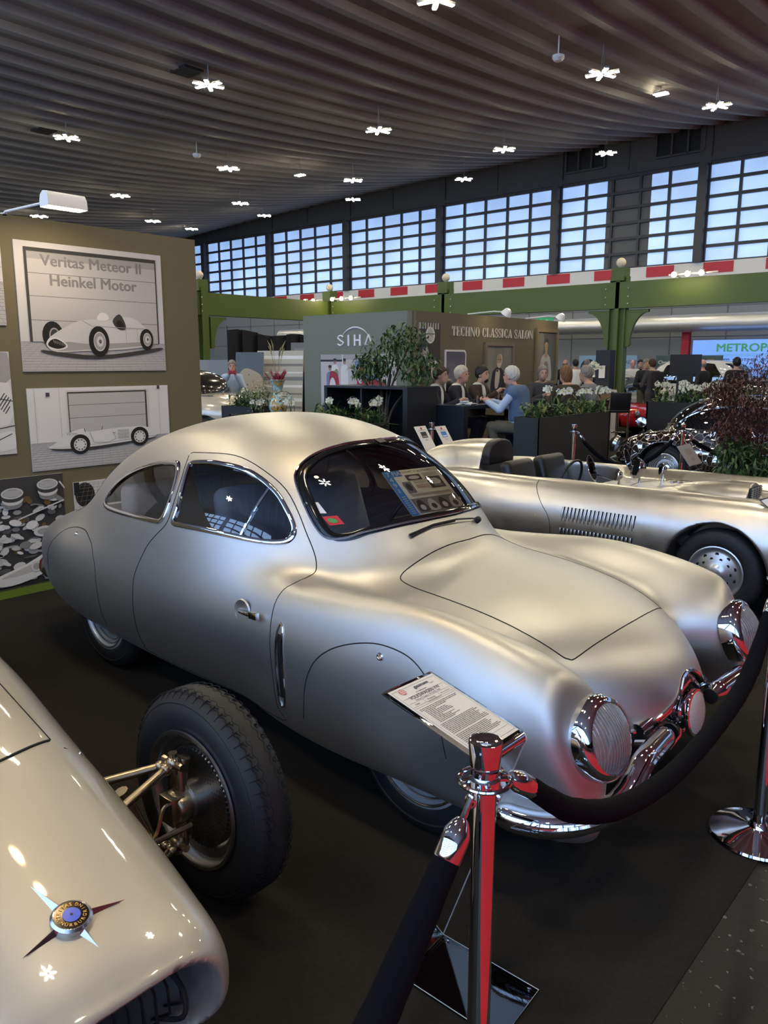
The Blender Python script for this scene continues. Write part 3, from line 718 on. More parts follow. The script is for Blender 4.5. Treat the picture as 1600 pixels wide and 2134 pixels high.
# badge
e0 = gtop([(-1.415, YV-.002)])[0]; en = unit(grad(veritas, np.array([e0])))[0]; en = Vector(en)
ex = Vector((0, 1, 0)); ey = en.cross(ex).normalized(); e0 = Vector(e0)   # ex = reading direction, ey = towards the cockpit
if ey.x > 0: ey = -ey
ba = MB(); ba.lathe([(.041,-.012),(.041,.012),(.036,.017),(.034,.0165)], e0, en, 36)
for ang, L, wd in ((100,.115,.010),(190,.075,.009),(-8,.078,.008),(-82,.062,.009)):
    t = math.radians(ang); d = ex*math.cos(t)+ey*math.sin(t); q = en.cross(d); r0 = .036; up = en*.012
    ba.add([e0+d*r0+q*wd, e0+d*r0-q*wd, e0+d*(r0+L*.99)-en*.004, e0+d*r0+up, e0+d*r0-en*.01], [(0,2,3),(3,2,1),(1,2,4),(4,2,0)])
bo = ba.build('badge', M_chrome2, gp, ang=30)
MB().lathe([(.0345,.0165),(0,.0168)], e0, en, 36).build('badge_field', M_blackg, bo)
MB().lathe([(.0175,.0175),(0,.0180)], e0, en, 28).build('badge_centre', mat('blue_enamel', (.10,.16,.75), .25), bo)
MB().lathe([(.003,.0185),(0,.0188)], e0, en, 12).build('badge_pin', M_black, bo)
lt = MB()
def arc_text(s, a0, a1, r, h, flip=False):
    for k, ch in enumerate(s):
        a = math.radians(a0+(a1-a0)*k/(len(s)-1)); d = ex*math.cos(a)+ey*math.sin(a); tx = en.cross(d)
        if flip: text_mb(lt, ch, e0+d*(r+h)+en*.0178, tx, -d, h, 0, .02, 'CENTER')
        else: text_mb(lt, ch, e0+d*r+en*.0178, -tx, d, h, 0, .02, 'CENTER')
arc_text('VERITAS', 172, 68, .0212, .0085); arc_text('NÜRBURGRING', 200, 400, .0215, .0075, True)
lt.build('badge_letters', mat('gold_letter', (.55,.38,.16), .3, .9), bo)
# cockpit
m = MB(); m.box((-3.55,YV,.62), (.12,.46,.6)); m.box((-3.3,YV,.42), (.5,.46,.12)); m.build('seat', M_seat, gp, bevel=.04)
m = MB(); c = Vector((-3.02,YV,.84)); m.tube([c+Vector((.06*math.sin(t)*.3,.17*math.cos(t),.17*math.sin(t))) for t in np.linspace(0, 2*PI, 25)[:-1]], .012, 8, True); m.build('steering_wheel', M_black, gp)
m = MB(); P = gtop([(-2.86-.12*abs(t)**2, YV+.26*t) for t in np.linspace(-1, 1, 11)]); V = [tuple(p) for p in P]+[(p[0]-.10, p[1], p[2]+.16) for p in P]; m.add(V, [(i, i+1, 12+i, 11+i) for i in range(10)]); m.build('aero_screen', M_glass, gp)
# wheels: s=+1 is the side towards the coupe; the face we see there is the inner one with drum and suspension
M_groove = mat('tread_groove', (.004,.004,.004), .9)
def gp_wheel(x, s, R, W, front=True, nm='wheel'):
    yw = YV+s*.735; o = Vector((x, yw, R)); inn = Vector((0, -s, 0))      # axis pointing to the body
    wt = bpy.data.objects.new(nm, None); COL.objects.link(wt); wt.parent = gp; wt.location = o-Vector(gp.location)
    t = MB(); ri = .212; h = W/2
    t.lathe([(ri,-h+.012),(ri+.035,-h+.003),(R-.075,-h-.004),(R-.035,-h+.006),(R-.012,-h+.026),(R,-h+.05),(R+.002,0),(R,h-.05),(R-.012,h-.026),(R-.030,h-.008),(R-.034,h-.009),(R-.040,h-.004),(R-.075,h+.004),(ri+.035,h-.003),(ri+.008,h-.01),(ri,h-.014)], o, inn, 96)
    ty = t.build('tyre', M_rubber, wt)
    g = MB(); N = 56
    x_, y_, z_ = frame(inn)
    for ring in (-.045,-.0225,0,.0225,.045):
        P = []
        for k in range(N*4):
            a = 2*PI*k/(N*4); q = (k % 4); off = (0, .0075, .0075, 0)[q]-.004
            rr = R-.0004-(.0008 if abs(ring) > .04 else 0); P.append(o+inn*(ring+off)+x_*rr*math.cos(a)+y_*rr*math.sin(a))
        g.tube(P, .0020, 4, True)
    for k in range(N):
        for sg in (-1, 1):
            a = 2*PI*(k+.5)/N; d = x_*math.cos(a)+y_*math.sin(a)
            P = [o+inn*(sg*(h-.045))+d*(R-.0005), o+inn*(sg*(h-.030))+d*(R-.0085), o+inn*(sg*(h-.018))+d*(R-.0215)]
            g.tube(P, .0021, 4)
        for ring in (-.034,-.011,.011,.034):
            a = 2*PI*(k+.1)/N; a2 = a+.035; d = x_*math.cos(a)+y_*math.sin(a); d2 = x_*math.cos(a2)+y_*math.sin(a2)
            g.tube([o+inn*(ring-.004)+d*(R-.0002), o+inn*(ring+.005)+d2*(R-.0002)], .0015, 4)
    g.build('tread_groove', M_groove, ty)
    r = MB(); r.lathe([(ri+.002,h-.008),(ri+.014,h-.004),(ri+.012,h+.003),(ri+.002,h+.002),(ri-.010,h-.010),(ri-.014,h-.030),(ri-.038,h-.036),(ri-.046,h-.055),(ri-.047,-h+.04),(ri-.01,-h+.02),(ri+.012,-h-.002),(ri+.002,-h+.008)], o, inn, 64)
    r.build('rim', mat('polished_rim', (.58,.57,.55), .3, 1.), wt)
    dm = MB(); dm.lathe([(.163,h-.055),(.163,h-.035),(.158,h-.028),(.15,h-.030),(.06,h-.026),(.06,h+.01),(.045,h+.025),(0,h+.03)], o, inn, 48); dr = dm.build('brake_drum', M_steel, wt)
    ho = MB()          # rows of small holes
    for rr, nn in ((.146,60),(.136,54),(.126,50),(.116,46),(.106,42),(.096,38),(.086,32)):
        for k in range(nn):
            a = 2*PI*k/nn
            if abs((math.degrees(a) % 72)-36) < 5: continue
            ho.lathe([(.0031,h-.0275+(.0),),(0,h-.0273)], o+x_*rr*math.cos(a)+y_*rr*math.sin(a), inn, 6)
    ho.build('drum_holes', M_black, dr)
    nt_ = MB()
    for k in range(60):
        a = 2*PI*k/60; nt_.box(o+inn*(h-.03)+(x_*math.cos(a)+y_*math.sin(a))*.158, (.006,.006,.012))
    nt_.build('drum_teeth', M_black, dr, smooth=False)
    if not front:
        dm = MB(); dm.lathe([(0,-h+.03),(.08,-h+.02),(ri-.04,-h+.06)], o, inn, 32); dm.build('wheel_disc', M_pearl, wt)
    su = MB(); k = o+inn*(h+.03)          # upright and wishbones
    su.lathe([(.052,-.03),(.055,.02),(.048,.035),(.03,.04),(0,.04)], k, inn, 24)
    su.tube([k+Vector((-.0,0,.13))+inn*.0, k+Vector((0,0,-.14))], .020, 12)
    su.tube([k+Vector((-.01,0,.15))-inn*.02, k+Vector((-.01,0,.06))], .026, 12)
    su.box(k+Vector((.0,0,.0))+inn*.03, (.07,.05,.09))
    su.build('upright', M_bronze, wt, bevel=.004)
    ar = MB(); b0 = Vector((x, YV+s*.34, 0))
    for dz, spread in ((.47,.11),(.20,.14)):
        kn = k+Vector((0,0,dz-R+.02))+inn*.02
        for dx in (-spread, spread*.8):
            q = Vector((x+dx, YV+s*(.36 if front else .40), dz)); ar.tube([kn, kn*.82+q*.18, q], .0135, 10)
            ar.ball(kn*.86+q*.14, .020, 10, 8)
        ar.ball(kn, .026, 12, 8); ar.tube([kn-Vector((0,0,.035)), kn+Vector((0,0,.035))], .014, 10)
        ar.tube([kn+Vector((-.05,0,0)), kn+Vector((.05,0,0))], .012, 8)
    q = Vector((x+.05, YV+s*.36, .30)); ar.tube([k+Vector((.05,0,-.05)), q], .009, 8)
    ar.tube(spline([k+Vector((.0,0,-.02)), k+inn*.07+Vector((.02,0,.03)), k+inn*.12+Vector((.03,0,-.05)), k+inn*.2+Vector((.0,0,-.10))], 6), .006, 6)
    sh = k+inn*.10; ar.tube([sh+Vector((.02,0,-.14)), sh+inn*.1+Vector((.0,0,.13))], .022, 10)
    ar.build('suspension_arm', M_bronze, wt)
for x, R, W, fr in ((-1.965,.343,.155,True),(-4.15,.36,.17,False)):
    for s in (1, -1): gp_wheel(x, s, R, W, fr)
# ================================================================ ROPES, POSTS, SIGN STAND
M_velvet = mat('black_velvet', (.006,.006,.008), .95, spec=.08, bump=(50,.35))
def make_stanchion():
    t = thing('rope_stanchion', '-', 'stanchion')
    MB().lathe([(0,.006),(.165,.0),(.170,.006),(.165,.014),(.12,.024),(.06,.032),(.035,.040),(.028,.055),(.022,.06)], n=48).build('base', M_chrome, t)
    MB().lathe([(.0215,.05),(.0215,.965)], n=32).build('post', M_chrome, t)
    m = MB(); m.lathe([(.0215,.955),(.028,.958),(.028,.972),(.0225,.975),(.0255,.98),(.0305,1.040),(.0300,1.044),(.026,1.045),(.012,1.041),(0,1.040)], n=36); m.build('cap', M_chrome, t)
    m = MB(); m.tube([(.0455*math.cos(a), .0455*math.sin(a), .968) for a in np.linspace(0, 2*PI, 37)[:-1]], .0042, 8, True)
    for k in range(4): a = PI/4+k*PI/2; m.box((.036*math.cos(a),.036*math.sin(a),.968), (.022,.010,.005), (Vector((math.cos(a),math.sin(a),0)), Vector((-math.sin(a),math.cos(a),0)), Vector((0,0,1))))
    m.build('hook_ring', M_chrome, t)
    return t
sp0 = make_stanchion(); sp0.location = (-.72, 1.095, 0)
tag(sp0, 'polished steel rope post in the foreground, cap standing before the coupe', group='rope stanchions')
def stanch(x, y, label):
    c = copy_tree(sp0); c.location = (x, y, 0); c['label'] = label; return c
stanch(-.70, 2.87, 'polished steel rope post with round base at the right edge')
def rope(pts, label, r=.026):
    t = thing('barrier_rope', label, 'rope', pts[0], 'velvet barrier ropes')
    P = [Vector(p) for p in spline(pts, 10)]; L = [0]
    for i in range(1, len(P)): L.append(L[-1]+(P[i]-P[i-1]).length)
    def at(d):
        for i in range(1, len(P)):
            if L[i] >= d: return P[i-1].lerp(P[i], (d-L[i-1])/max(L[i]-L[i-1], 1e-6))
        return P[-1]
    n = 70; D = [.10+(L[-1]-.20)*i/(n-1) for i in range(n)]; rr = random.Random(len(label))
    MB().tube([at(d) for d in D], [r*(.76+.24*min(1, i/9, (n-1-i)/9))*(1+.02*math.sin(i*1.9)+rr.uniform(-.012,.012)) for i in range(n)], 16).build('velvet_sleeve', M_velvet, t)
    for a, b in ((P[0], at(.12)), (P[-1], at(L[-1]-.12))):
        m = MB(); d = (b-a).normalized(); a2 = a+d*.022; m.lathe([(.0,.010),(.010,.012),(.016,.020),(r*.76,.036),(r*.80,.042),(r*.80,.083),(r*.76,.085)], a2, d, 20)
        m.tube([a-d*.008, a2+d*.014], .006, 8)
        m.tube([a+Vector((.009*math.cos(q), .0, .012*math.sin(q)-.004)) for q in np.linspace(0, 2*PI, 13)[:-1]], .003, 6, True)
        m.build('rope_end', M_chrome, t)
    return t
rope([(-.72,1.145,.962),(-.705,1.20,.925),(-.70,1.30,.845),(-.70,1.415,.768),(-.70,1.64,.675),(-.70,1.96,.622),(-.70,2.33,.645),(-.70,2.60,.725),(-.70,2.82,.955)], 'black velvet rope sagging in front of the coupe bumper between two posts', .0265)
rope([(-.72,1.052,.948),(-.72,1.03,.918),(-.72,.985,.868),(-.72,.92,.80),(-.72,.84,.712),(-.72,.79,.668),(-.71,.6,.58),(-.71,.2,.56),(-.71,-.3,.72),(-.71,-.62,.95)], 'black velvet rope hanging from the foreground post towards the lower edge', .031)
stanch(-.71, -.67, 'steel rope post beside the racing car nose, next to the viewer')
# acrylic sign stand
M_acryl = glassy('clear_acrylic', (.93,.95,.95), .07, .03)
TL, TR, BR, BL = [Vector(p) for p in ((-1.315,1.504,.827),(-1.326,1.723,.816),(-1.029,1.734,.728),(-1.018,1.515,.739))]
sx = (TR-TL).normalized(); sy = (TL-BL).normalized(); sn = sx.cross(sy).normalized(); Wd = (TR-TL).length; Ht = (TL-BL).length
st = thing('sign_stand', 'clear acrylic sign stand behind the foreground rope post', 'sign stand', (-1.1, 1.6, 0))
m = MB(); m.box((TL+BR)/2-sn*.004, (Wd+.012,Ht+.012,.006), (sx, sy, sn)); m.build('holder_plate', M_acryl, st, bevel=.002)
m = MB(); F1 = [BL-sx*.006, BR+sx*.006]; F2 = [Vector((-1.235,1.49,.008)), Vector((-1.252,1.70,.008))]
cv = []
for k in range(9):
    a = k/8*PI*.62; off = sy*(-.022*math.sin(a))-sn*(.022*(1-math.cos(a))); cv.append((F1[0]+off-sn*.004, F1[1]+off-sn*.004))
cv += [(F2[0], F2[1])]
V = [p for c in cv for p in c]; m.add(V, [(2*i, 2*i+1, 2*i+3, 2*i+2) for i in range(len(cv)-1)]); m.build('sloping_leg', M_acryl, st)
m = MB(); m.tube([c[0] for c in cv], .0018, 5); m.tube([c[1] for c in cv], .0018, 5); m.build('leg_edge', mat('acrylic_edge', (.75,.8,.8), .2), st)
m = MB(); fp = [(-1.235,1.49),(-1.252,1.70),(-.925,1.70),(-.912,1.49)]
m.add([(x, y, z) for z in (.002,.008) for x, y in fp], [(0,1,2,3),(4,7,6,5),(0,4,5,1),(1,5,6,2),(2,6,7,3),(3,7,4,0)]); m.build('foot_plate', M_acryl, st, smooth=False)
m = MB(); Pz = [Vector((x, y, .0085)) for x, y in fp]; m.tube(Pz, .0014, 5, True); m.build('foot_edge', MATS['acrylic_edge'], st)
m = MB()
for x, y in ((-.945,1.685),(-1.225,1.685),(-1.215,1.51),(-.93,1.51)): m.lathe([(.006,0),(.006,.004),(.003,.005),(0,.005)], (x,y,.008), n=12)
m.build('screw', M_chrome, st)
def flat(mb, o, ax, ay, x0, y0, x1, y1, t):
    n = ax.cross(ay); mb.poly([o+ax*x+ay*y+n*t for x, y in ((x0,y0),(x1,y0),(x1,y1),(x0,y1))])
def sheet(name, label, cat, o, ax, ay, w, h, m_=None, group=None):
    """paper lying in plane (ax, ay) with its lower-left corner at o"""
    t = MB(); n = ax.cross(ay).normalized(); t.box(o+ax*w/2+ay*h/2, (w,h,.0006), (ax, ay, n)); ob = t.build(name, m_ or M_paper, None, smooth=False)
    return tag(ob, label, cat, group)
O = BL+sx*.006+sy*.004+sn*.0005
pw, ph = Wd-.012, Ht-.010
sh = sheet('info_sheet', 'printed data sheet for the coupe lying in the acrylic stand', 'sign', O, sx, sy, pw, ph)
T = MB(); R_ = MB()
def ctext(mb, s, u, v, size, bold=0.0, sxx=1., al='CENTER'): text_mb(mb, s, O+sx*(u*pw)+sy*(v*ph), sx, sy, size*ph, .0012, bold, al, sxx)
ctext(T, 'gassmann', .60, .915, .042, .035, 1.0); ctext(T, 'cars', .80, .895, .020, 0, 1.2)
n = sn; cc = O+sx*pw*.20+sy*ph*.935
R_.lathe([(.0125,.0010),(0,.0011)], cc, sn, 20); R_.build('logo_disc', M_inkr, sh)
W_ = MB()
for k in (-1, 0, 1): W_.box(cc+sx*k*.006+sn*.0013, (.0014,.022,.0004), (sx, sy, sn)); W_.box(cc+sy*k*.006+sn*.0013, (.022,.0014,.0004), (sx, sy, sn))
W_.build('logo_grid', M_paper, sh, smooth=False)
ctext(T, 'ZU VERKAUFEN', .5, .865, .013, .01, 1.3); ctext(T, 'VOLKSWAGEN-VW', .5, .808, .044, .012, .86); ctext(T, 'Volkhart V2 Sagitta / VW Kdf 82 - RHD', .5, .777, .022, 0, .80)
ctext(T, '1944', .17, .73, .024); ctext(T, 'Prototyp', .48, .73, .024); ctext(T, 'PREIS AUF ANFRAGE', .80, .735, .013, 0, .9)
ctext(T, 'VORKRIEG-BOXERMOTOR', .5, .705, .012, 0, 1.1)
rl = random.Random(3)
for v in (.842,.770,.718,.695,.10): flat(T, O, sx, sy, .06*pw, v*ph, .94*pw, v*ph+.0007, .001)
for u in (.33,.66): flat(T, O, sx, sy, u*pw, .72*ph, u*pw+.0007, .765*ph, .001)
for a, b, c, d in ((.03,.03,.97,.033),(.03,.967,.97,.97),(.03,.03,.034,.97),(.966,.03,.97,.97)): flat(T, O, sx, sy, a*pw, b*ph, c*pw, d*ph, .001)
v = .665
for ln in range(30):
    if ln in (13, 22): v -= .012
    L = .84 if ln < 2 else (rl.uniform(.25,.55) if ln < 13 else rl.uniform(.70,.86)); 
    u = .08+(.05 if 2 <= ln < 13 else 0)
    while u < .08+L-.03:
        wd = rl.uniform(.02,.075); flat(T, O, sx, sy, u*pw, v*ph, min(u+wd, .92)*pw, v*ph+.0019, .001); u += wd+.009
    v -= .0172
ctext(T, 'www.gassmanncars.com', .5, .062, .012)
T.build('print', M_ink, sh, smooth=False)
# ================================================================ OLIVE STAND WALL WITH PRINTS
XW = -5.75
m = MB(); m.bb((XW-.12,-4.5,0),(XW,4.166,2.70)); struct(m, 'wall_stand', M_olive)
m = MB(); m.bb((XW-.125,-4.5,0),(XW+.015,4.17,.055)); struct(m, 'baseboard_stand', mat('green_plinth', (.19,.27,.035), .5))
AY = Vector((0, 1, 0)); AZ = Vector((0, 0, 1))
M_ph = [mat('print_grey_%d' % i, (g, g*.985, g*.965), .6) for i, g in enumerate((.012,.05,.12,.24,.38,.53,.66,.78))]
class Pic:
    """a flat printed photograph: coloured shapes stacked a hair apart on one sheet"""
    def __init__(s, o, ax, ay, w, h, mats): s.o = Vector(o); s.ax = ax; s.ay = ay; s.w = w; s.h = h; s.n = ax.cross(ay).normalized(); s.m = MB(); s.k = 0; s.mats = mats
    def poly(s, pts, c):
        s.k += 1; t = .0010+s.k*.00012; s.m.cur = c; pts = [(min(max(x, 0), 1), min(max(y, 0), 1)) for x, y in pts]
        a = sum(pts[i][0]*pts[(i+1)%len(pts)][1]-pts[(i+1)%len(pts)][0]*pts[i][1] for i in range(len(pts)))
        if a < 0: pts = pts[::-1]
        s.m.poly([s.o+s.ax*(x*s.w)+s.ay*(y*s.h)+s.n*t for x, y in pts])
    def rect(s, x0, y0, x1, y1, c): s.poly([(x0,y0),(x1,y0),(x1,y1),(x0,y1)], c)
    def ell(s, x, y, rx, ry, c, n=22, rot=0.): s.poly([(x+rx*math.cos(t)*math.cos(rot)-ry*math.sin(t)*math.sin(rot), y+rx*math.cos(t)*math.sin(rot)+ry*math.sin(t)*math.cos(rot)) for t in np.linspace(0, 2*PI, n+1)[:-1]], c)
    def shape(s, pts, c, d=4): s.poly([p[:2] for p in spline(pts, d, True)], c)
    def line(s, a, b, wd, c):
        dx, dy = (b[0]-a[0])*s.w, (b[1]-a[1])*s.h; L = math.hypot(dx, dy); nx, ny = -dy/L*wd/2, dx/L*wd/2
        s.poly([(a[0]+nx, a[1]+ny/s.h*s.w), (b[0]+nx, b[1]+ny/s.h*s.w), (b[0]-nx, b[1]-ny/s.h*s.w), (a[0]-nx, a[1]-ny/s.h*s.w)], c)
    def text(s, t, x, y, size, c, bold=.03, sx=1., al='CENTER'):
        s.k += 1; s.m.cur = c; text_mb(s.m, t, s.o+s.ax*(x*s.w)+s.ay*(y*s.h), s.ax, s.ay, size*s.h, .001+s.k*.00012, bold, al, sx)
    def done(s, par, name='printed_image'): return s.m.build(name, s.mats, par, smooth=False)
def board(name, label, cat, o, ax, ay, w, h, m_=None, t=.008, group=None):
    n = ax.cross(ay).normalized(); m = MB(); m.box(Vector(o)+ax*w/2+ay*h/2-n*(t/2-.001), (w,h,t), (ax, ay, n)); b = m.build(name, m_ or M_paper, None, smooth=False)
    return tag(b, label, cat, group)
def paving(P, y1, c0, c1):
    for i in range(15):
        v = y1*(1-((i+.5)/15)**1.6); P.line((0, v), (1, v), .0022, c1)
    for i in range(34):
        u = -.6+2.2*i/33
        xt = .5+(u-.5)*.62; e = 1. if 0 <= u <= 1 else ((0-xt)/(u-xt) if u < 0 else (1-xt)/(u-xt))
        if 0 <= xt <= 1: P.line((xt, y1), (xt+(u-xt)*e, y1*(1-e)), .0022, c1)
X = XW+.009
# upper print: racing car before a garage door
o = (X, 2.635, 1.63); b = board('photo_print', 'large grey photo print of an open-wheeled racing car at a garage door', 'poster', o, AY, AZ, 1.185, .91, group='photo prints on the olive wall')
P = Pic(o, AY, AZ, 1.185, .91, M_ph); P.rect(0,0,1,1,6); P.rect(0,0,1,.235,5); paving(P, .235, 5, 4)
P.rect(.055,.235,.955,.955,1); P.rect(.072,.235,.945,.925,5); P.rect(.072,.87,.945,.925,4)
for v in (.76,.585,.40): P.rect(.072,v,.945,v+.004,2)
P.text('Veritas Meteor II', .50, .825, .088, 3, .045, 1.08); P.text('Heinkel Motor', .50, .675, .088, 3, .045, 1.08)
P.shape([(.13,.17),(.5,.13),(.95,.2),(.9,.16),(.5,.10),(.2,.13)], 1)
P.ell(.20,.285,.068,.112,0); P.ell(.21,.285,.034,.062,4); P.ell(.21,.285,.026,.05,1)
P.shape([(.155,.205),(.17,.26),(.21,.30),(.27,.345),(.36,.40),(.46,.425),(.56,.42),(.64,.44),(.72,.455),(.79,.43),(.86,.36),(.905,.30),(.90,.23),(.78,.195),(.60,.175),(.40,.165),(.22,.155)], 6)
P.shape([(.22,.165),(.42,.175),(.62,.19),(.85,.22),(.88,.25),(.66,.235),(.42,.225),(.27,.235)], 4)
P.shape([(.155,.205),(.17,.255),(.22,.27),(.28,.225),(.285,.19),(.22,.17)], 7); P.shape([(.165,.205),(.18,.245),(.22,.258),(.272,.22),(.272,.195),(.22,.18)], 0)
for k in range(7): P.line((.20+.011*k,.25-.004*k),(.205+.011*k,.225-.004*k), .003, 4)
P.shape([(.50,.425),(.52,.475),(.56,.48),(.585,.44),(.56,.42)], 7); P.shape([(.61,.42),(.64,.465),(.67,.47),(.70,.40),(.70,.35),(.66,.345),(.625,.375)], 1); P.shape([(.635,.40),(.655,.43),(.685,.40),(.685,.36),(.65,.36)], 0)
P.line((.40,.41),(.46,.37),.003,3); P.line((.46,.37),(.88,.36),.003,4); P.line((.70,.36),(.705,.21),.003,4); P.line((.785,.355),(.79,.22),.003,4)
for x, rx in ((.505,.072),(.855,.052)):
    y = .245 if x < .6 else .27; P.ell(x,y,rx,rx*1.75,0); P.ell(x+.004,y,rx*.60,rx*1.12,6); P.ell(x+.004,y,rx*.54,rx*1.0,4); P.ell(x+.006,y,rx*.34,rx*.6,6); P.ell(x+.008,y,rx*.14,rx*.25,2)
P.done(b)
# lower print: streamlined roadster side view
o = (X, 2.645, .905); b = board('photo_print', 'lower grey photo print of a long streamlined roadster seen from the side', 'poster', o, AY, AZ, 1.18, .605, group='photo prints on the olive wall')
P = Pic(o, AY, AZ, 1.18, .605, M_ph); P.rect(0,0,1,1,7); P.rect(0,0,1,.34,5); paving(P, .34, 5, 4)
P.rect(.245,.40,.835,.965,6); P.rect(.255,.40,.825,.945,1); P.rect(.262,.40,.812,.925,5)
for v in (.62,.78): P.rect(.262,v,.812,v+.006,2)
P.rect(.04,.34,.044,1,5); P.rect(.20,.34,.203,1,5); P.rect(.92,.34,.923,1,5); P.rect(.115,.90,.14,.945,1); P.rect(.91,.955,.93,1,1)
P.shape([(.13,.26),(.5,.27),(.9,.30),(.5,.22),(.25,.215)], 1)
P.shape([(.11,.285),(.15,.32),(.22,.41),(.29,.465),(.355,.485),(.38,.44),(.50,.455),(.58,.465),(.70,.47),(.78,.465),(.85,.43),(.885,.37),(.885,.33),(.82,.30),(.60,.27),(.42,.25),(.25,.245),(.13,.262)], 7)
P.shape([(.13,.27),(.35,.265),(.62,.29),(.86,.325),(.87,.335),(.60,.30),(.36,.275)], 5)
P.line((.355,.485),(.36,.44),.006,1); P.line((.475,.455),(.485,.50),.004,1)
for x, y in ((.32,.29),(.755,.335)):
    P.ell(x,y,.069,.125,0); P.ell(x,y-.005,.045,.082,6); P.ell(x,y-.005,.028,.05,7)
    for k in range(10): P.ell(x+.034*math.cos(k*.628),y-.005+.062*math.sin(k*.628),.005,.009,1,8)
P.line((.39,.43),(.415,.30),.0025,3); P.line((.415,.30),(.52,.29),.0025,3); P.line((.52,.29),(.575,.33),.0025,3); P.line((.575,.33),(.55,.43),.0025,3); P.rect(.555,.40,.572,.41,3)
for r in range(3):
    for k in range(9): P.rect(.59+.0095*k,.325+.045*r,.595+.0095*k,.355+.045*r,4)
P.text('Veritas', .265,.415,.035,3,0.,1.1); P.done(b)
# prints cut by the left edge
o = (X, 1.35, 1.95); b = board('photo_print', 'sepia print of a car on cobbles, cut off at the upper left edge', 'poster', o, AY, AZ, 1.195, .59, group='photo prints on the olive wall')
P = Pic(o, AY, AZ, 1.195, .59, M_ph); P.rect(0,0,1,1,6); P.rect(0,0,1,.5,5); paving(P, .5, 5, 3); P.rect(.0,.66,1,.67,4); P.done(b)
o = (X, 1.35, 1.05); b = board('photo_print', 'print of a car body detail with louvre slits, cut off at the left edge', 'poster', o, AY, AZ, 1.19, .72, group='photo prints on the olive wall')
P = Pic(o, AY, AZ, 1.19, .72, M_ph); P.rect(0,0,1,1,6); P.shape([(.2,.1),(.5,.25),(.97,.30),(.97,.75),(.8,.9),(.5,.95),(.2,.8)], 7); P.shape([(.2,.97),(.97,.70),(.99,.99),(.5,.99)], 4)
for k in range(4): P.line((.925+.012*k,.53-.02*k),(.955+.012*k,.60-.02*k), .006, 1); P.line((.915+.012*k,.46-.02*k),(.945+.012*k,.53-.02*k), .006, 1)
P.line((.93,.545),(1,.52),.005,1); P.line((.7,.2),(1,.28),.006,1); P.shape([(.7,.03),(.99,.05),(.99,.22),(.85,.18)], 7); P.line((.72,.02),(.98,.2),.006,1); P.done(b)
# engine prints
M_eng = M_ph+[mat('print_brown', (.16,.10,.04), .6)]
o = (X, 1.55, .075); b = board('photo_print', 'print of a polished engine with round air filters behind the coupe tail', 'poster', o, AY, AZ, 1.315, .80, group='photo prints on the olive wall')
P = Pic(o, AY, AZ, 1.315, .80, M_eng); P.rect(0,0,1,1,1); re_ = random.Random(5)
for k in range(150):
    x, y = re_.uniform(.55,1), re_.uniform(0,.8); a = re_.choice((2,3,4,5,5,6,6,7,8,0)); P.ell(min(x,.965), min(max(y,.06),.93), re_.uniform(.008,.034), re_.uniform(.012,.05), a, 10, re_.uniform(0,3))
P.shape([(.55,.10),(.75,.20),(.99,.36),(.99,.20),(.80,.06),(.62,.02)], 7); P.shape([(.6,.10),(.8,.20),(.97,.30),(.97,.24),(.8,.12)], 5)
for x, y in ((.70,.865),(.90,.915)):
    P.ell(x,y-.10,.052,.045,3); P.ell(x,y-.06,.058,.05,6); P.ell(x,y-.03,.062,.052,1); P.ell(x,y,.062,.05,6); P.ell(x,y,.052,.04,4)
    for q in range(7): P.line((x-.045,y-.024+.008*q),(x+.045,y-.024+.008*q),.002,6)
P.ell(.80,.16,.03,.05,6); P.ell(.80,.16,.02,.033,4); P.ell(.93,.20,.05,.07,0); P.ell(.93,.20,.03,.045,3); P.ell(.86,.48,.06,.05,6); P.ell(.86,.48,.04,.03,4); P.line((.72,.62),(.99,.75),.008,6); P.line((.97,.93),(1,.86),.01,6); P.done(b)
o = (X, 2.945, .10); b = board('photo_print', 'print with a dark tyre and cobbles peeking out above the coupe tail', 'poster', o, AY, AZ, .9, .69, group='photo prints on the olive wall')
P = Pic(o, AY, AZ, .9, .69, M_ph); P.rect(0,0,1,1,6); P.ell(.0+.10,.85,.09,.14,0); paving(P, .98, 5, 3); P.rect(0,.0,.5,.70,2); P.rect(.0,.86,.05,1,0); P.done(b)
# picture lamp over the wall
t = thing('picture_lamp', 'white picture lamp on a bent arm over the olive wall', 'lamp', (XW, 2.60, 2.70))
m = MB(); m.tube([(XW-.02,2.60,2.70),(XW+.02,2.60,2.715),(XW+.42,2.68,2.735)], .009, 8); m.box((XW-.03,2.60,2.70), (.06,.03,.02)); m.build('arm', M_white, t)
m = MB(); L0, L1 = 2.655, 2.93; V = []; prof = [(-.055,-.05),(-.06,-.01),(-.045,.03),(-.01,.05),(.03,.045),(.055,.01),(.06,-.05)]
for y in (L0, L1):
    for dx, dz in prof: V.append((XW+.46+dx, y, 2.755+dz))
k = len(prof); m.add(V, [(i, i+1, k+i+1, k+i) for i in range(k-1)]+[tuple(range(k-1,-1,-1)), tuple(range(k, 2*k))]); m.build('shade', M_white, t, ang=50)
m = MB(); m.bb((XW+.415,L0+.02,2.712),(XW+.505,L1-.02,2.72)); m.build('light_strip', mat('warm_strip', (1,.9,.8), .5, emit=(1,.78,.52), es=90.), t)
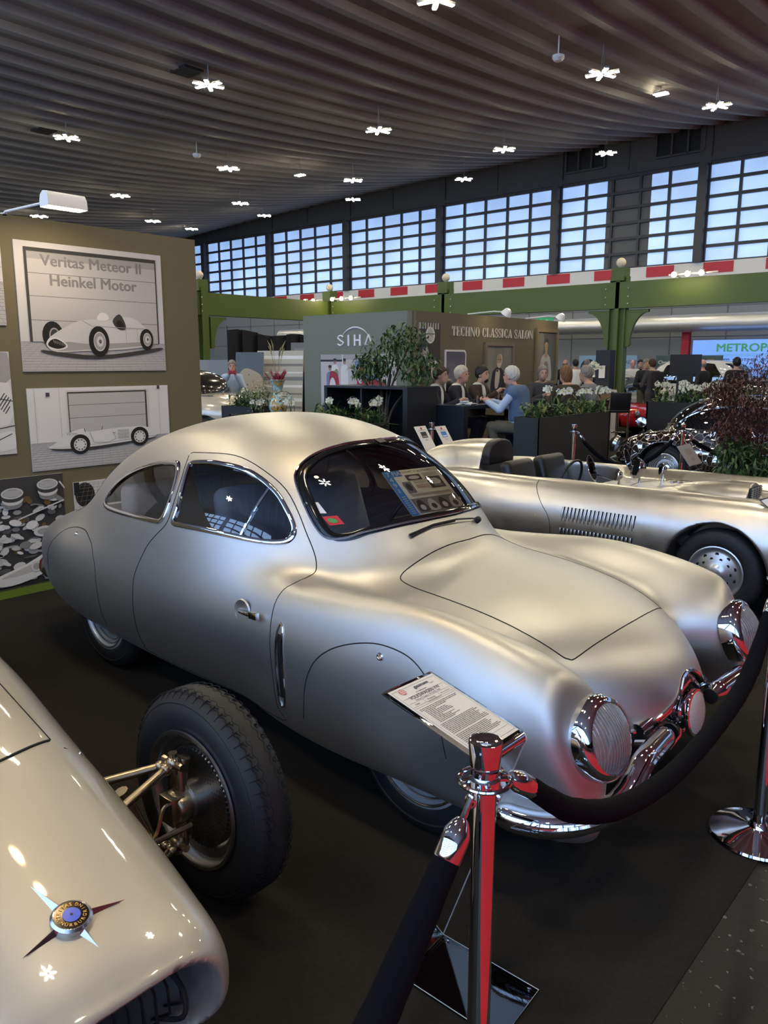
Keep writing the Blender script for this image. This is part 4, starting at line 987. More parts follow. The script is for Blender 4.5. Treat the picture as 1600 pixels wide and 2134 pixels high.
# ================================================================ BARE ALUMINIUM ROADSTER behind the coupe
M_alu = mat('bare_aluminium', (.60,.585,.56), .30, 1.0)
nt, b = nodes(M_alu)     # hand-beaten metal: polishing marks in the gloss
tc = nt.nodes.new('ShaderNodeTexCoord'); ns = nt.nodes.new('ShaderNodeTexNoise'); ns.inputs['Scale'].default_value = 14; ns.inputs['Detail'].default_value = 8
mr = nt.nodes.new('ShaderNodeMapRange'); mr.inputs[3].default_value = .22; mr.inputs[4].default_value = .46
nt.links.new(tc.outputs['Object'], ns.inputs['Vector']); nt.links.new(ns.outputs[0], mr.inputs[0]); nt.links.new(mr.outputs[0], b.inputs['Roughness'])
bp = nt.nodes.new('ShaderNodeBump'); bp.inputs['Strength'].default_value = .08; bp.inputs['Distance'].default_value = .01
nt.links.new(ns.outputs[0], bp.inputs['Height']); nt.links.new(bp.outputs[0], b.inputs['Normal'])
two_sided(M_alu, (.02,.02,.02))
M_leather = mat('black_leather', (.014,.014,.015), .38)
YR = 6.06; WX, WR = -1.727, .30
Rt = cubic([-4.8,-4.4,-3.9,-3.2,-2.6,-2.0,-1.5,-1.1,-.9], [.50,.62,.70,.72,.74,.73,.69,.62,.54])
def roadster(P):
    x = P[:, 0]; ys = P[:, 1]-YR; y = np.abs(ys); z = P[:, 2]
    t = Rt(x); zz = np.where(z > .46, (z-.46)/(t-.46), (.46-z)/.27)
    L = ((np.abs(y/.735)**3.2+np.abs(zz)**2.8+cap(x, -1.75, .87, -3.5, 1.25, 2.6, 2.4)+1e-9)**(1/3.)-1)*.25
    Fe = sec(y-.56, z, .185, .42, .385, .2, 2.2, cap(x, -1.6, .75, -3.9, .85, 2.3, 2.2))
    d = smin(L, Fe, .10)
    fa = ellip(np.stack([x, ys, z], 1), (-3.80,-.27,.70), (.85,.235,.345)); fa = smax(fa, x+3.80, .012)
    d = smin(d, fa, .06)
    sc = ellip(np.stack([x, ys, z], 1), (-1.72,0,.70), (.66,.17,.135)); sc = smax(sc, x+1.72, .01); d = smin(d, sc, .03)
    ck = ((np.abs(ys/.56)**4+np.abs((x+3.30)/.42)**3+1e-9)**(1/3.5)-1)*.4; ck = smax(ck, .38-z, .03); d = smax(d, -ck, .03)
    for wx in (WX, -3.93):
        wa = np.sqrt((x-wx)**2+(z-WR)**2)-.338; wa = smax(wa, .45-y, .03); d = smax(d, -wa, .03)
    return smax(d, .19-z, .04)
rd = thing('aluminium_roadster', 'bare aluminium roadster with headrest fairing, side louvres and bonnet scoop', 'car', (-2.8, YR, 0))
S = Shell(roadster, (-4.85, YR-.85, .14), (-.80, YR+.85, 1.10), .0125); S.emit(0, 'body', M_alu, rd)
def rseam(pts, r=.003): 
    P = np.array(pts); N = unit(grad(roadster, P)); MB().tube((P-N*.0006).tolist(), r, 5).build('panel_seam', M_gap, rd)
def rside(pts): return hit(roadster, np.array([(x, 0, z) for x, z in pts]), 1, -1, YR-.95, YR-.3)
rseam(rside([p[:2] for p in spline([(-3.14,.79),(-3.13,.74),(-3.06,.64),(-2.98,.55),(-2.95,.46),(-2.95,.30)], 5)]))
m = MB()
for row, (z0, z1) in enumerate(((.52,.622),(.40,.465))):
    for k in range(19):
        x = -2.855+.557*k/18; P = rside([(x-.006*row, z0), (x-.006*row, (z0+z1)/2), (x-.006*row, z1)])
        m.tube([P[0]+np.array((0,.004,0)), P[1]+np.array((0,-.008,0)), P[2]+np.array((0,.002,0))], [.006,.008,.009], 8)
m.build('side_louvres', M_alu, rd)
for row, (z0, z1) in enumerate(((.52,.622),(.40,.465))):
    m = MB()
    for k in range(19):
        x = -2.855+.557*k/18+.0105; P = rside([(x-.006*row, z0+.02), (x-.006*row, z1+.004)]); m.tube([P[0]+np.array((0,-.001,0)), P[1]+np.array((0,-.002,0))], [.002,.0055], 6)
    m.build('louvre_slots', M_black, rd)
rtop = lambda pts: hit(roadster, np.array([(x, y, 0) for x, y in pts]), 2, 1, 1.2, .3)
rseam(rtop([(-2.62+.12*(t*t), YR+.40*t) for t in np.linspace(-1, 1, 21)])); rseam(rtop([(-1.32-.16*t*t, YR+.42*t) for t in np.linspace(-1, 1, 21)]))
for s in (-1, 1): rseam(rtop([(-2.5+1.02*t, YR+s*(.405+.01*t)) for t in np.linspace(0, 1, 16)]))
m = MB()
for s in (-1, 1):
    for k in range(11): P = rtop([(-2.42+.05*k, YR+s*(.33-.004*k)), (-2.42+.05*k, YR+s*(.24-.004*k))]); m.tube([P[0]+np.array((0,0,.002)), P[1]+np.array((0,0,.006))], .010, 6)
m.build('bonnet_louvres', M_alu, rd)
m = MB(); m.box((-1.713,YR,.765), (.012,.24,.085)); g = m.build('scoop_grille', M_black, rd)
m = MB()
for k in range(5): m.box((-1.704,YR,.735+.016*k), (.008,.24,.004))
for k in range(4): m.box((-1.704,YR-.09+.06*k,.765), (.008,.004,.08))
m.build('scoop_bars', M_alu, g, smooth=False)
m = MB(); m.prism([p[:2] for p in spline([(-.19,0),(-.195,.10),(-.13,.19),(0,.215),(.13,.19),(.195,.10),(.19,0)], 4)], (-3.80,YR-.27,.835), (0,1,0), (0,0,1), .085); m.build('headrest_pad', M_leather, rd, bevel=.02, seg=3)
for s in (-1, 1):
    m = MB(); m.box((-3.52,YR+s*.27,.66), (.12,.42,.46), (Vector((.96,0,.26)), Vector((0,1,0)), Vector((-.26,0,.96)))); m.box((-3.25,YR+s*.27,.46), (.5,.42,.12)); o = m.build('seat', M_leather, rd, bevel=.05, seg=4)
    f = MB()
    for k in range(8): y = YR+s*.27-.17+.048*k; f.tube([(-3.475,y,.50),(-3.475-.07,y,.70),(-3.50-.07,y,.86)], .016, 8)
    f.build('seat_pleats', M_leather, o)
m = MB(); m.bb((-3.75,YR-.6,.2),(-2.85,YR+.6,.30)); m.build('cockpit_floor', M_black, rd)
m = MB(); c = Vector((-3.06,YR-.27,.76)); m.tube([c+Vector((.05*math.sin(t),.17*math.cos(t),.16*math.sin(t))) for t in np.linspace(0, 2*PI, 29)[:-1]], .011, 8, True); m.tube([c, c+Vector((.25,0,-.08))], .015, 8); m.build('steering_wheel', M_black, rd)
# small round wind deflectors, mirrors
M_amber = glassy('smoked_screen', (.72,.74,.62), .10, .02)
for yy, in ((YR-.36,), (YR+.30,)):
    m = MB(); c = Vector((-2.83,yy,.885)); ax_, ay_ = Vector((-.25,.97,0)).normalized(), Vector((-.30,-.08,.95)).normalized(); n = ax_.cross(ay_)
    ring = [c+ax_*.115*math.cos(t)+ay_*.10*math.sin(t) for t in np.linspace(0, 2*PI, 33)[:-1]]
    m.add([p-n*.002 for p in ring]+[p+n*.002 for p in ring], [tuple(range(31,-1,-1)), tuple(range(32,64))]); o = m.build('wind_deflector', M_amber, rd)
    f = MB(); f.tube(ring, .004, 6, True); f.tube([c-ay_*.10, c-ay_*.14+Vector((0,0,-.02))], .010, 8); f.tube([c+ax_*.06-ay_*.06, c+Vector((.16,.05,-.09))], .004, 6); f.build('deflector_rim', M_chrome, o)
for (x, y, r, z) in ((-2.66,YR-.27,.050,.835),(-2.60,YR-.05,.085,.87),(-2.50,YR+.20,.050,.845)):
    m = MB(); d = Vector((-.75,-.62,.2)).normalized(); c = Vector((x,y,z)); m.lathe([(0,-r*.9),(r*.6,-r*.7),(r*.95,-r*.2),(r,.0),(r*.93,.006),(0,.005)], c, d, 24); m.tube([c-d*r*.4, c-d*r*.3+Vector((0,0,-.10-r*.4))], .008, 8); m.build('round_mirror' if r > .06 else 'scuttle_lamp', M_chrome, rd)
# number plate badge on the wing
P = rtop([(-1.40,YR-.60)])[0]; n = Vector((.15,-.72,.68)).normalized(); ex_ = Vector((1,0,0)); ex_ = (ex_-n*ex_.dot(n)).normalized(); ey_ = n.cross(ex_); o = Vector(P)+n*.012
m = MB(); m.prism([(-.11,0),(0,.075),(.11,0),(0,-.075)], o-n*.006, ex_, ey_, .008); g = m.build('wing_plate', M_paper, rd, smooth=False)
m = MB(); Pq = [o+ex_*a+ey_*b+n*.004 for a, b in ((-.11,0),(0,.075),(.11,0),(0,-.075))]; m.tube(Pq, .006, 6, True); m.build('plate_rim', M_chrome, g)
m = MB(); text_mb(m, '1', o-ey_*.035, ex_, ey_, .075, .004, .05, 'CENTER'); m.build('plate_number', M_ink, g, smooth=False)
# wheels with drilled discs
M_disc = mat('silver_disc_wheel', (.60,.60,.60), .28, .8)
for x in (WX, -3.93):
    for s in (-1, 1):
        y = YR+s*.63; W = .15; o = Vector((x, y, WR)); d = Vector((0, s, 0)); h = W/2
        wt = bpy.data.objects.new('wheel', None); COL.objects.link(wt); wt.parent = rd; wt.location = o-Vector(rd.location)
        t = MB(); t.lathe([(.165,-h),(.21,-h-.005),(.265,-h+.01),(.292,-h+.03),(.30,0),(.292,h-.03),(.276,h-.010),(.27,h-.008),(.262,h-.002),(.215,h+.005),(.19,h),(.178,h-.01)], o, d, 56); t.build('tyre', M_rubber, wt)
        r = MB(); r.lathe([(.176,h-.012),(.186,h+.002),(.178,h+.005),(.170,h-.004),(.164,h-.022),(.150,h-.026),(.135,h-.022),(.075,h-.002),(.055,h+.004),(.045,h+.012),(.035,h+.016),(0,h+.018)], o, d, 48); r.build('disc_wheel', M_disc, wt)
        q = MB(); x_, y_, _ = frame(d)
        for k in range(20):
            a = 2*PI*k/20; rr = .128 if k % 2 else .098; hh = h-.0195 if k % 2 else h-.0095
            q.lathe([(.0125 if k % 2 else .0105, hh+.001),(0,hh+.0012)], o+x_*rr*math.cos(a)+y_*rr*math.sin(a), d, 14)
        q.lathe([(.006,h+.0165),(.006,h+.024),(0,h+.024)], o, d, 8); q.build('wheel_holes', M_black, wt)
m = MB()
for s in (-1, 1):
    m.box((-2.02,YR+s*.60,.52), (.02,.16,.16), (Vector((.8,0,.6)), Vector((0,1,0)), Vector((-.6,0,.8))))
m.build('wheel_arch_flap', M_black, rd)
# ================================================================ MIRROR MOSAIC COUPE
M_mos = bpy.data.materials.new('mirror_mosaic'); nt, b = nodes(M_mos)
b.inputs['Metallic'].default_value = 1; b.inputs['Roughness'].default_value = .03
tc = nt.nodes.new('ShaderNodeTexCoord'); v1 = nt.nodes.new('ShaderNodeTexVoronoi'); v1.inputs['Scale'].default_value = 12.
v2 = nt.nodes.new('ShaderNodeTexVoronoi'); v2.feature = 'DISTANCE_TO_EDGE'; v2.inputs['Scale'].default_value = 12.
ge = nt.nodes.new('ShaderNodeNewGeometry'); sb = nt.nodes.new('ShaderNodeVectorMath'); sb.operation = 'SUBTRACT'; sb.inputs[1].default_value = (.5,.5,.5)
scl = nt.nodes.new('ShaderNodeVectorMath'); scl.operation = 'SCALE'; scl.inputs['Scale'].default_value = .30
ad = nt.nodes.new('ShaderNodeVectorMath'); no = nt.nodes.new('ShaderNodeVectorMath'); no.operation = 'NORMALIZE'
for v in (v1, v2): nt.links.new(tc.outputs['Object'], v.inputs['Vector'])
nt.links.new(v1.outputs['Color'], sb.inputs[0]); nt.links.new(sb.outputs[0], scl.inputs[0]); nt.links.new(scl.outputs[0], ad.inputs[0]); nt.links.new(ge.outputs['Normal'], ad.inputs[1]); nt.links.new(ad.outputs[0], no.inputs[0]); nt.links.new(no.outputs[0], b.inputs['Normal'])
rp = nt.nodes.new('ShaderNodeValToRGB'); rp.color_ramp.elements[0].position = .005; rp.color_ramp.elements[0].color = (.85,.83,.8,1); rp.color_ramp.elements[1].position = .010; rp.color_ramp.elements[1].color = (.50,.46,.42,1)
r2 = nt.nodes.new('ShaderNodeValToRGB'); r2.color_ramp.elements[0].position = .012; r2.color_ramp.elements[0].color = (.5,.5,.5,1); r2.color_ramp.elements[1].position = .02; r2.color_ramp.elements[1].color = (.03,.03,.03,1)
nt.links.new(v2.outputs['Distance'], rp.inputs[0]); nt.links.new(rp.outputs[0], b.inputs['Base Color']); nt.links.new(v2.outputs['Distance'], r2.inputs[0]); nt.links.new(r2.outputs[0], b.inputs['Roughness'])
two_sided(M_mos)
YM = 10.86
def mosaic(P):
    x = -(P[:, 0]+4.03); y = np.abs(P[:, 1]-YM); z = P[:, 2]      # x runs forward from the front axle
    L = sec(y, z, .79, .50, .30, .28, 2.7, cap(x, -.35, 1.12, -1.5, 1.35, 2.2, 2.0))
    Fe = sec(y-.56, z, .21, .44, .37, .25, 2.1, cap(x, -.1, .80, -.2, 1.9, 2.2, 2.))
    H = sec(y, z, .58, .40, .44, .3, 2.2, cap(x, -.75, 1.50, -.8, 2., 2.1, 2.))
    Cb = sec(y, z, .72, .60, .68, .5, 2.3, cap(x, -.70, .95, -1.0, 2.0, 2.2, 2.0))
    d = smin(L, Fe, .10); d = smin(d, H, .1); d = smin(d, Cb, .10)
    for wx in (0, -2.1):
        wa = smax(np.sqrt((x-wx)**2+(z-.32)**2)-.35, .50-y, .02); d = smax(d, -wa, .012)
    return smax(d, .20-z, .05)
mc = thing('mirror_mosaic_coupe', 'rounded coupe clad in broken mirror tiles behind the roadster', 'car', (-3.0, YM, 0))
S = Shell(mosaic, (-4.95, YM-.9, .15), (-1.0, YM+.9, 1.36), .024)
fx = lambda u: -4.03-u
SW = [(-.06,.86),(-.12,.94),(-.26,1.03),(-.44,1.10),(-.66,1.14),(-.90,1.145),(-.93,1.10),(-.93,.88),(-.90,.855),(-.5,.848),(-.14,.845)]
QW2 = [(-.98,1.14),(-1.35,1.12),(-1.75,1.03),(-1.98,.92),(-2.0,.88),(-1.85,.865),(-1.0,.86)]
for s in (-1, 1):
    sd = lambda C, n, s=s: s*(C[:, 1]-YM) > .3
    S.cut('side_window', [(fx(u), z) for u, z in [p[:2] for p in spline(SW, 2, True)]], (0, 2), sd)
    S.cut('rear_side_window', [(fx(u), z) for u, z in [p[:2] for p in spline(QW2, 2, True)]], (0, 2), sd)
WS2 = [(-.50,.90),(-.25,.875),(0,.865),(.25,.875),(.50,.90),(.52,.96),(.46,1.10),(.36,1.175),(0,1.20),(-.36,1.175),(-.46,1.10),(-.52,.96)]
S.cut('windshield', [(YM+p[0], p[1]) for p in spline(WS2, 2, True)], (1, 2), lambda C, n: (C[:, 0] < -3.3) & (n[:, 0] < -.12) & (C[:, 2] > .85))
M_dglass = glassy('dark_car_glass', (.35,.40,.42), .22, .02)
for gid, nm in enumerate(S.names):
    if gid == 0: S.emit(0, 'body', M_mos, mc)
    else: S.emit(gid, nm, M_dglass, mc, off=-.004)
for s in (-1, 1):
    for pts in (SW, QW2):
        a = np.array([(fx(p[0]), 0, p[1]) for p in spline(pts, 3, True)]); p3 = hit(mosaic, a, 1, s, YM+s*.95, YM+s*.2); f = MB(); f.tube(p3.tolist(), .012, 6, True); f.build('window_trim', M_chrome, mc)
a = np.array([(0, YM+p[0], p[1]) for p in spline(WS2, 3, True)]); p3 = hit(mosaic, a, 0, -1, -4.75, -3.4, 260); f = MB(); f.tube(p3.tolist(), .016, 6, True); f.build('windshield_trim', M_chrome, mc)
for x in (-4.03, -1.93):
    for s in (-1, 1):
        wt = bpy.data.objects.new('wheel', None); COL.objects.link(wt); wt.parent = mc; o = Vector((x, YM+s*.62, .32)); wt.location = o-Vector(mc.location)
        road_wheel(x, YM+s*.62, s, wt, .32, .15, .20)
        q = MB(); d = Vector((0,s,0)); q.lathe([(.085,.05),(.08,.068),(.05,.082),(0,.086)], o, d, 28); q.build('hub_cap', M_chrome, wt)
        q = MB(); x_, y_, _ = frame(d)
        for k in range(14): a = 2*PI*k/14; q.box(o+d*.031+(x_*math.cos(a)+y_*math.sin(a))*.140, (.030,.016,.006), (x_*math.cos(a)+y_*math.sin(a), d.cross(x_*math.cos(a)+y_*math.sin(a)), d))
        q.build('wheel_slots', M_black, wt)
for s in (-1, 1):
    c = Vector((-4.80, YM+s*.56, .60)); d = Vector((-.92, s*.2, .34)).normalized(); m = MB(); m.lathe([(.115,-.05),(.118,0),(.10,.02),(.05,.05),(0,.058)], c, d, 28); m.build('headlamp', M_chrome2, mc)
m = MB(); m.lathe([(.05,-.03),(.075,0),(.06,.015),(0,.02)], (-4.36,YM-.72,.92), (.5,-.8,.1), 20); m.tube([(-4.36,YM-.70,.88),(-4.36,YM-.62,.80)], .008, 6); m.build('wing_mirror', M_chrome, mc)
m = MB(); m.bb((-3.6,YM-.6,.25),(-2.2,YM+.6,.30)); m.bb((-3.05,YM-.55,.3),(-2.9,YM+.55,.85)); m.build('interior', M_black, mc)
m = MB(); m.tube([(-4.62,YM-.80,.33),(-4.86,YM-.55,.36),(-4.95,YM,.37),(-4.86,YM+.55,.36),(-4.62,YM+.80,.33)], .035, 10); m.build('bumper', M_chrome, mc)
# ================================================================ GREEN STEEL FRAME, BOOTH, FURNITURE
_p = math.radians(CAM_PITCH); _a = math.radians(CAM_AZ)
_H = Vector((math.cos(_a), math.sin(_a), 0)); _R = Vector((math.sin(_a), -math.cos(_a), 0)); _Z = Vector((0, 0, 1))
_fw = _H*math.cos(_p)-_Z*math.sin(_p); _up = _H*math.sin(_p)+_Z*math.cos(_p)
def at(px, py, D): return Vector((0, 0, CAM_H))+(_fw+_R*((px-800)/CAM_F)+_up*((1067-py)/CAM_F))*D
M_bolt = mat('bolt_grey', (.5,.5,.48), .4)
def column(x, y, label, ball=True, brackets=(-1, 1), axis='x'):
    t = thing('steel_column', label, 'column', (x, y, 0), 'green steel columns')
    m = MB(); m.box((x,y,1.9), (.10,.26,3.8)); 
    for s in (-1, 1): m.box((x+s*.13,y,1.9), (.16,.045,3.8)); m.box((x+s*.21,y,1.9), (.02,.22,3.8))
    m.box((x,y,.02), (.55,.45,.04)); m.build('post', M_green, t, smooth=False)
    m = MB(); m.box((x,y,3.85), (.34,.34,.32)); m.build('post_head', M_green, t, smooth=False)
    m = MB()
    for s in (-1, 1):
        for z in (3.12,3.3,3.5): m.ball((x+s*.30,y-.16,z), .02, 6, 4)
    m.build('bolts', M_bolt, t)
    if ball: m = MB(); m.ball((x,y,4.14), .12, 14, 10); m.tube([(x,y,4.0),(x,y,4.06)], .05, 8); m.build('globe_finial', mat('cream_globe', (.72,.64,.50), .5), t)
    for s in brackets:
        c = [(.22,0),(.80,0)]+[(.80-.46*math.sin(a), -.80*(1-math.cos(a))-.06) for a in np.linspace(0, PI/2, 9)]+[(.30,-.9),(.22,-.9)]
        m = MB()
        if axis == 'x': m.prism([(s*u, v) for u, v in c], (x,y-.05,2.98), (1,0,0), (0,0,1), -.10)
        else: m.prism([(s*u, v) for u, v in c], (x+.05,y,2.98), (0,1,0), (0,0,1), .10)
        m.build('bracket', M_green, t, smooth=False)
YB = 19.45
column(-9.13, YB, 'green steel column with a globe on top and two curved brackets, right of the paintings')
column(-14.6, YB, 'green steel column with a globe on top rising above the salon lettering')
column(-19.45, YB, 'green steel column with a globe at the corner of the frame, left of the spotlights')
column(-3.6, YB, 'green steel column beyond the maple at the right edge')
column(-19.45, 14.2, 'green steel column half hidden by the olive wall edge', True, (-1, 1), 'y')
def beam(a, b, label):
    m = MB(); m.bb(a, b); z = b[2]
    o = m.build('steel_beam', M_green, None, smooth=False); return tag(o, label, 'beam', 'green steel beams')
beam((-19.25,YB-.13,3.02), (6.,YB+.13,3.66), 'long green steel beam running above the salon to the right edge')
beam((-19.58,4.,3.02), (-19.32,YB-.25,3.66), 'green steel beam receding from the olive wall to the far corner')
M_spot = mat('spot_glow', (1,1,1), .4, emit=(1,.80,.52), es=90.)
def spot_bar(x, y, z, n, dx, label):
    t = thing('spotlight_bar', label, 'lamp', (x, y, z), 'spotlight bars on the green beam')
    m = MB(); m.tube([(x-.15,y-.35,z),(x+dx*(n-1)+.35,y-.35,z)], .022, 8); m.tube([(x,y-.35,z),(x,y,z-.05)], .018, 6); m.build('bar', M_bolt, t)
    for k in range(n):
        c = Vector((x+dx*k,y-.42,z)); m = MB(); m.lathe([(.03,-.12),(.06,-.02),(.065,.0)], c, (0,-.9,-.45), 14); o = m.build('spot_head', M_bolt, t)
        m = MB(); m.ball(c+Vector((0,-.02,-.01)), .058, 10, 8); m.build('bulb', M_spot, o)
for x, n, dx, lb in ((-7.6,3,.32,'three warm spotlights on the green beam at the right'),(-18.9,3,.42,'three warm spotlights on the beam corner, right cluster above the left end of the booth'),(-20.6,3,.40,'three warm spotlights on the beam corner, left cluster beside the windows')): spot_bar(x, YB, 3.72, n, dx, lb)
# lower hall end: duct, posts, screen, banners
m = MB(); m.lathe([(.28,0),(.28,40.)], (-30,26.6,2.94), (1,0,0), 28); o = m.build('silver_duct', mat('crinkled_foil', (.86,.88,.90), .42, .75, bump=(2.2,1.0)), None); tag(o, 'long silver foil air duct along the back wall behind the green column', 'duct')
m = MB()
for k in range(22): m.bb((-34+1.9*k,Y1-.02,.0),(-33.97+1.9*k,Y1,4.5))
for z in (2.55,3.55): m.bb((X0,Y1-.02,z),(X1,Y1,z+.02))
struct(m, 'trim_6', mat('panel_joint', (.16,.17,.18), .6))
m = MB(); m.bb((-10.35,26.9,0),(-10.1,27.1,2.75)); o = m.build('red_post', M_red, None, smooth=False); tag(o, 'dark red post beside the blue advertising screen', 'post')
m = MB(); m.tube([(-13.9,24,0),(-13.9,24,3.0)], .05, 10); o = m.build('sign_pole', M_dgrey, None); tag(o, 'thin grey pole carrying a green exit sign', 'post')
M_exit = mat('exit_green', (.03,.30,.13), .5, emit=(.03,.35,.15), es=.5)
t = thing('exit_sign', 'small green emergency exit sign with arrow and running figure', 'sign', (-13.8,23.9,3.0))
m = MB(); m.bb((-14.12,23.86,2.92),(-13.5,23.92,3.14)); m.build('plate', M_exit, t, smooth=False)
m = MB(); m.prism([(-.22,0),(-.12,.07),(-.12,.025),(-.02,.025),(-.02,-.025),(-.12,-.025),(-.12,-.07)], (-13.81,23.855,3.03), (1,0,0), (0,0,1), .002)
for a, b in (((.10,.06),(.10,.06)),((.10,.03),(.12,-.03)),((.12,-.03),(.18,-.07)),((.12,-.03),(.06,-.08)),((.10,.03),(.17,.0)),((.10,.03),(.04,.01))): m.tube([(-13.81+a[0],23.855,3.03+a[1]),(-13.81+b[0]+.001,23.855,3.03+b[1])], .014, 6)
m.build('pictogram', M_white, t)
m = MB(); m.bb((-19.6,Y1-.06,2.05),(-19.2,Y1-.03,2.40)); o = m.build('fire_sign', M_red, None, smooth=False); tag(o, 'small red fire point sign on the back wall beside the portrait of the woman', 'sign')
# advertising screen
M_screen = mat('screen_blue', (.2,.4,.9), .4, emit=(.15,.32,.85), es=.75)
sx0 = at(1444, 712, 25.5); ys = sx0.y
t = thing('advertising_screen', 'lit blue advertising screen with green lettering at the right edge', 'screen', (sx0.x, ys, 1.))
m = MB(); m.bb((sx0.x, ys, 1.1),(sx0.x+7.5, ys+.12, 2.38)); m.build('display', M_screen, t, smooth=False)
M_sg = mat('screen_green', (.05,.25,.12), .5, emit=(.06,.30,.13), es=.5)
m = MB(); text_mb(m, 'METROPOLE', (sx0.x+.74, ys, 2.02), (1,0,0), (0,0,1), .25, .012, .045, 'LEFT', 1.16); m.bb((sx0.x+.74,ys-.012,1.93),(sx0.x+4.5,ys-.01,1.938)); m.bb((sx0.x+.74,ys-.012,1.88),(sx0.x+4.5,ys-.01,1.888)); m.build('screen_lettering', M_sg, t, smooth=False)
m = MB(); text_mb(m, '30.000  OLDTIMER  BOOKS', (sx0.x+.74, ys, 1.72), (1,0,0), (0,0,1), .09, .012, .02, 'LEFT', 1.3); m.build('screen_line', M_ink, t, smooth=False)
a = at(1207, 741, 27.5)
t = thing('banner_wall', 'pale blue banner with an emblem wheel behind the visitors, left of the green column', 'banner', (a.x, a.y, .3))
m = MB(); m.bb((a.x,a.y,.9),(a.x+2.1,a.y+.08,a.z)); m.build('banner_print', mat('banner_blue', (.28,.45,.66), .6), t, smooth=False)
m = MB(); text_mb(m, 'OLDTIMER TREFFEN', (a.x+.75,a.y,a.z-.28), (1,0,0), (0,0,1), .12, .004); m.build('banner_text', mat('navy_ink', (.03,.06,.2), .6), t, smooth=False)
m = MB(); c = Vector((a.x+.36,a.y-.006,a.z-.42)); m.lathe([(.30,0),(.24,.002)], c, (0,-1,0), 28); m.lathe([(.07,.0),(0,.002)], c, (0,-1,0), 16)
for k in range(10): d = Vector((math.cos(k*.628),0,math.sin(k*.628))); m.box(c+d*.16, (.20,.006,.06), (d, Vector((0,1,0)), d.cross(Vector((0,1,0)))))
m.build('wheel_emblem', M_ink, t, smooth=False)
a = at(1367, 741, 25.2)
t = thing('banner_wall', 'dark green landscape banner behind the white off-road car', 'banner', (a.x, a.y, .3))
m = MB(); m.bb((a.x,a.y,.9),(a.x+2.05,a.y+.08,a.z)); m.build('banner_print', mat('banner_green', (.035,.07,.06), .6, noise=(1.2,.5,(.10,.16,.17))), t, smooth=False)
m = MB(); text_mb(m, 'Classic Gala Schwetzingen', (a.x+.08,a.y,a.z-.26), (1,0,0), (0,0,1), .11, .004, .02); m.build('banner_text', M_white, t, smooth=False)
m = MB(); c = Vector((a.x+1.72,a.y-.006,a.z-.45)); m.lathe([(.34,0),(.27,.002)], c, (0,-1,0), 28); m.lathe([(.07,.0),(0,.002)], c, (0,-1,0), 16)
for k in range(12): d = Vector((math.cos(k*.5236),0,math.sin(k*.5236))); m.box(c+d*.18, (.22,.006,.05), (d, Vector((0,1,0)), d.cross(Vector((0,1,0)))))
m.build('wheel_emblem', mat('gold_print', (.30,.20,.06), .5), t, smooth=False)
# ---------------------------------------------------------------- booth walls
M_siha = mat('sage_grey_panel', (.19,.205,.165), .75); M_siha2 = mat('olive_grey_panel', (.15,.135,.09), .75)
SX, SYf, SZ = -8.14, 9.97, 2.50
m = MB(); m.bb((-10.64,SYf,0),(SX,SYf+.1,SZ)); struct(m, 'wall_booth_front', M_siha)
m = MB(); m.bb((SX-.1,SYf+.1,0),(SX,14.62,SZ)); struct(m, 'wall_booth_side', M_siha2)
m = MB(); m.bb((SX-.1,SYf-.001,0),(SX+.001,SYf+.05,SZ)); struct(m, 'trim_7', M_siha2)
EX = Vector((1, 0, 0))
M_wlet = mat('white_lettering', (.85,.85,.84), .5)
t = thing('wall_sign', 'white four-letter logo under an arc on the sage booth wall', 'sign', (-9.36, SYf, 1.98))
m = MB(); y = SYf-.002
def stroke(m, P, w): m.tube([(p[0], SYf-.006, p[1]) for p in P], w, 6)
bx, bz, h_ = -9.78, 1.975, .165
m = MB(); stroke(m, spline([(bx+.135,bz+h_*.86),(bx+.07,bz+h_),(bx+.005,bz+h_*.80),(bx+.06,bz+h_*.54),(bx+.135,bz+h_*.26),(bx+.07,bz),(bx,bz+h_*.14)], 6), .016); m.build('letter_s', M_wlet, t)
m = MB(); m.bb((bx+.245,SYf-.02,bz-.01),(bx+.28,SYf,bz+h_+.01)); m.build('letter_i', M_wlet, t, smooth=False)
m = MB(); m.bb((bx+.39,SYf-.02,bz-.01),(bx+.425,SYf,bz+h_+.01)); m.bb((bx+.51,SYf-.02,bz-.01),(bx+.545,SYf,bz+h_+.01)); m.bb((bx+.425,SYf-.02,bz+h_*.42),(bx+.51,SYf,bz+h_*.60)); m.build('letter_h', M_wlet, t, smooth=False)
m = MB(); stroke(m, [(bx+.72,bz+h_+.005),(bx+.64,bz+.005),(bx+.70,bz+.005)], .016); stroke(m, [(bx+.72,bz+h_+.005),(bx+.80,bz-.005)], .016); m.build('letter_a', M_wlet, t)
m = MB(); A_ = np.linspace(math.radians(38), math.radians(142), 21); m.tube([(-9.37+.405*math.cos(a), SYf-.006, 1.865+.405*math.sin(a)) for a in A_], [.004+.010*math.sin((a-A_[0])/(A_[-1]-A_[0])*PI) for a in A_], 6); m.build('logo_arc', M_wlet, t)
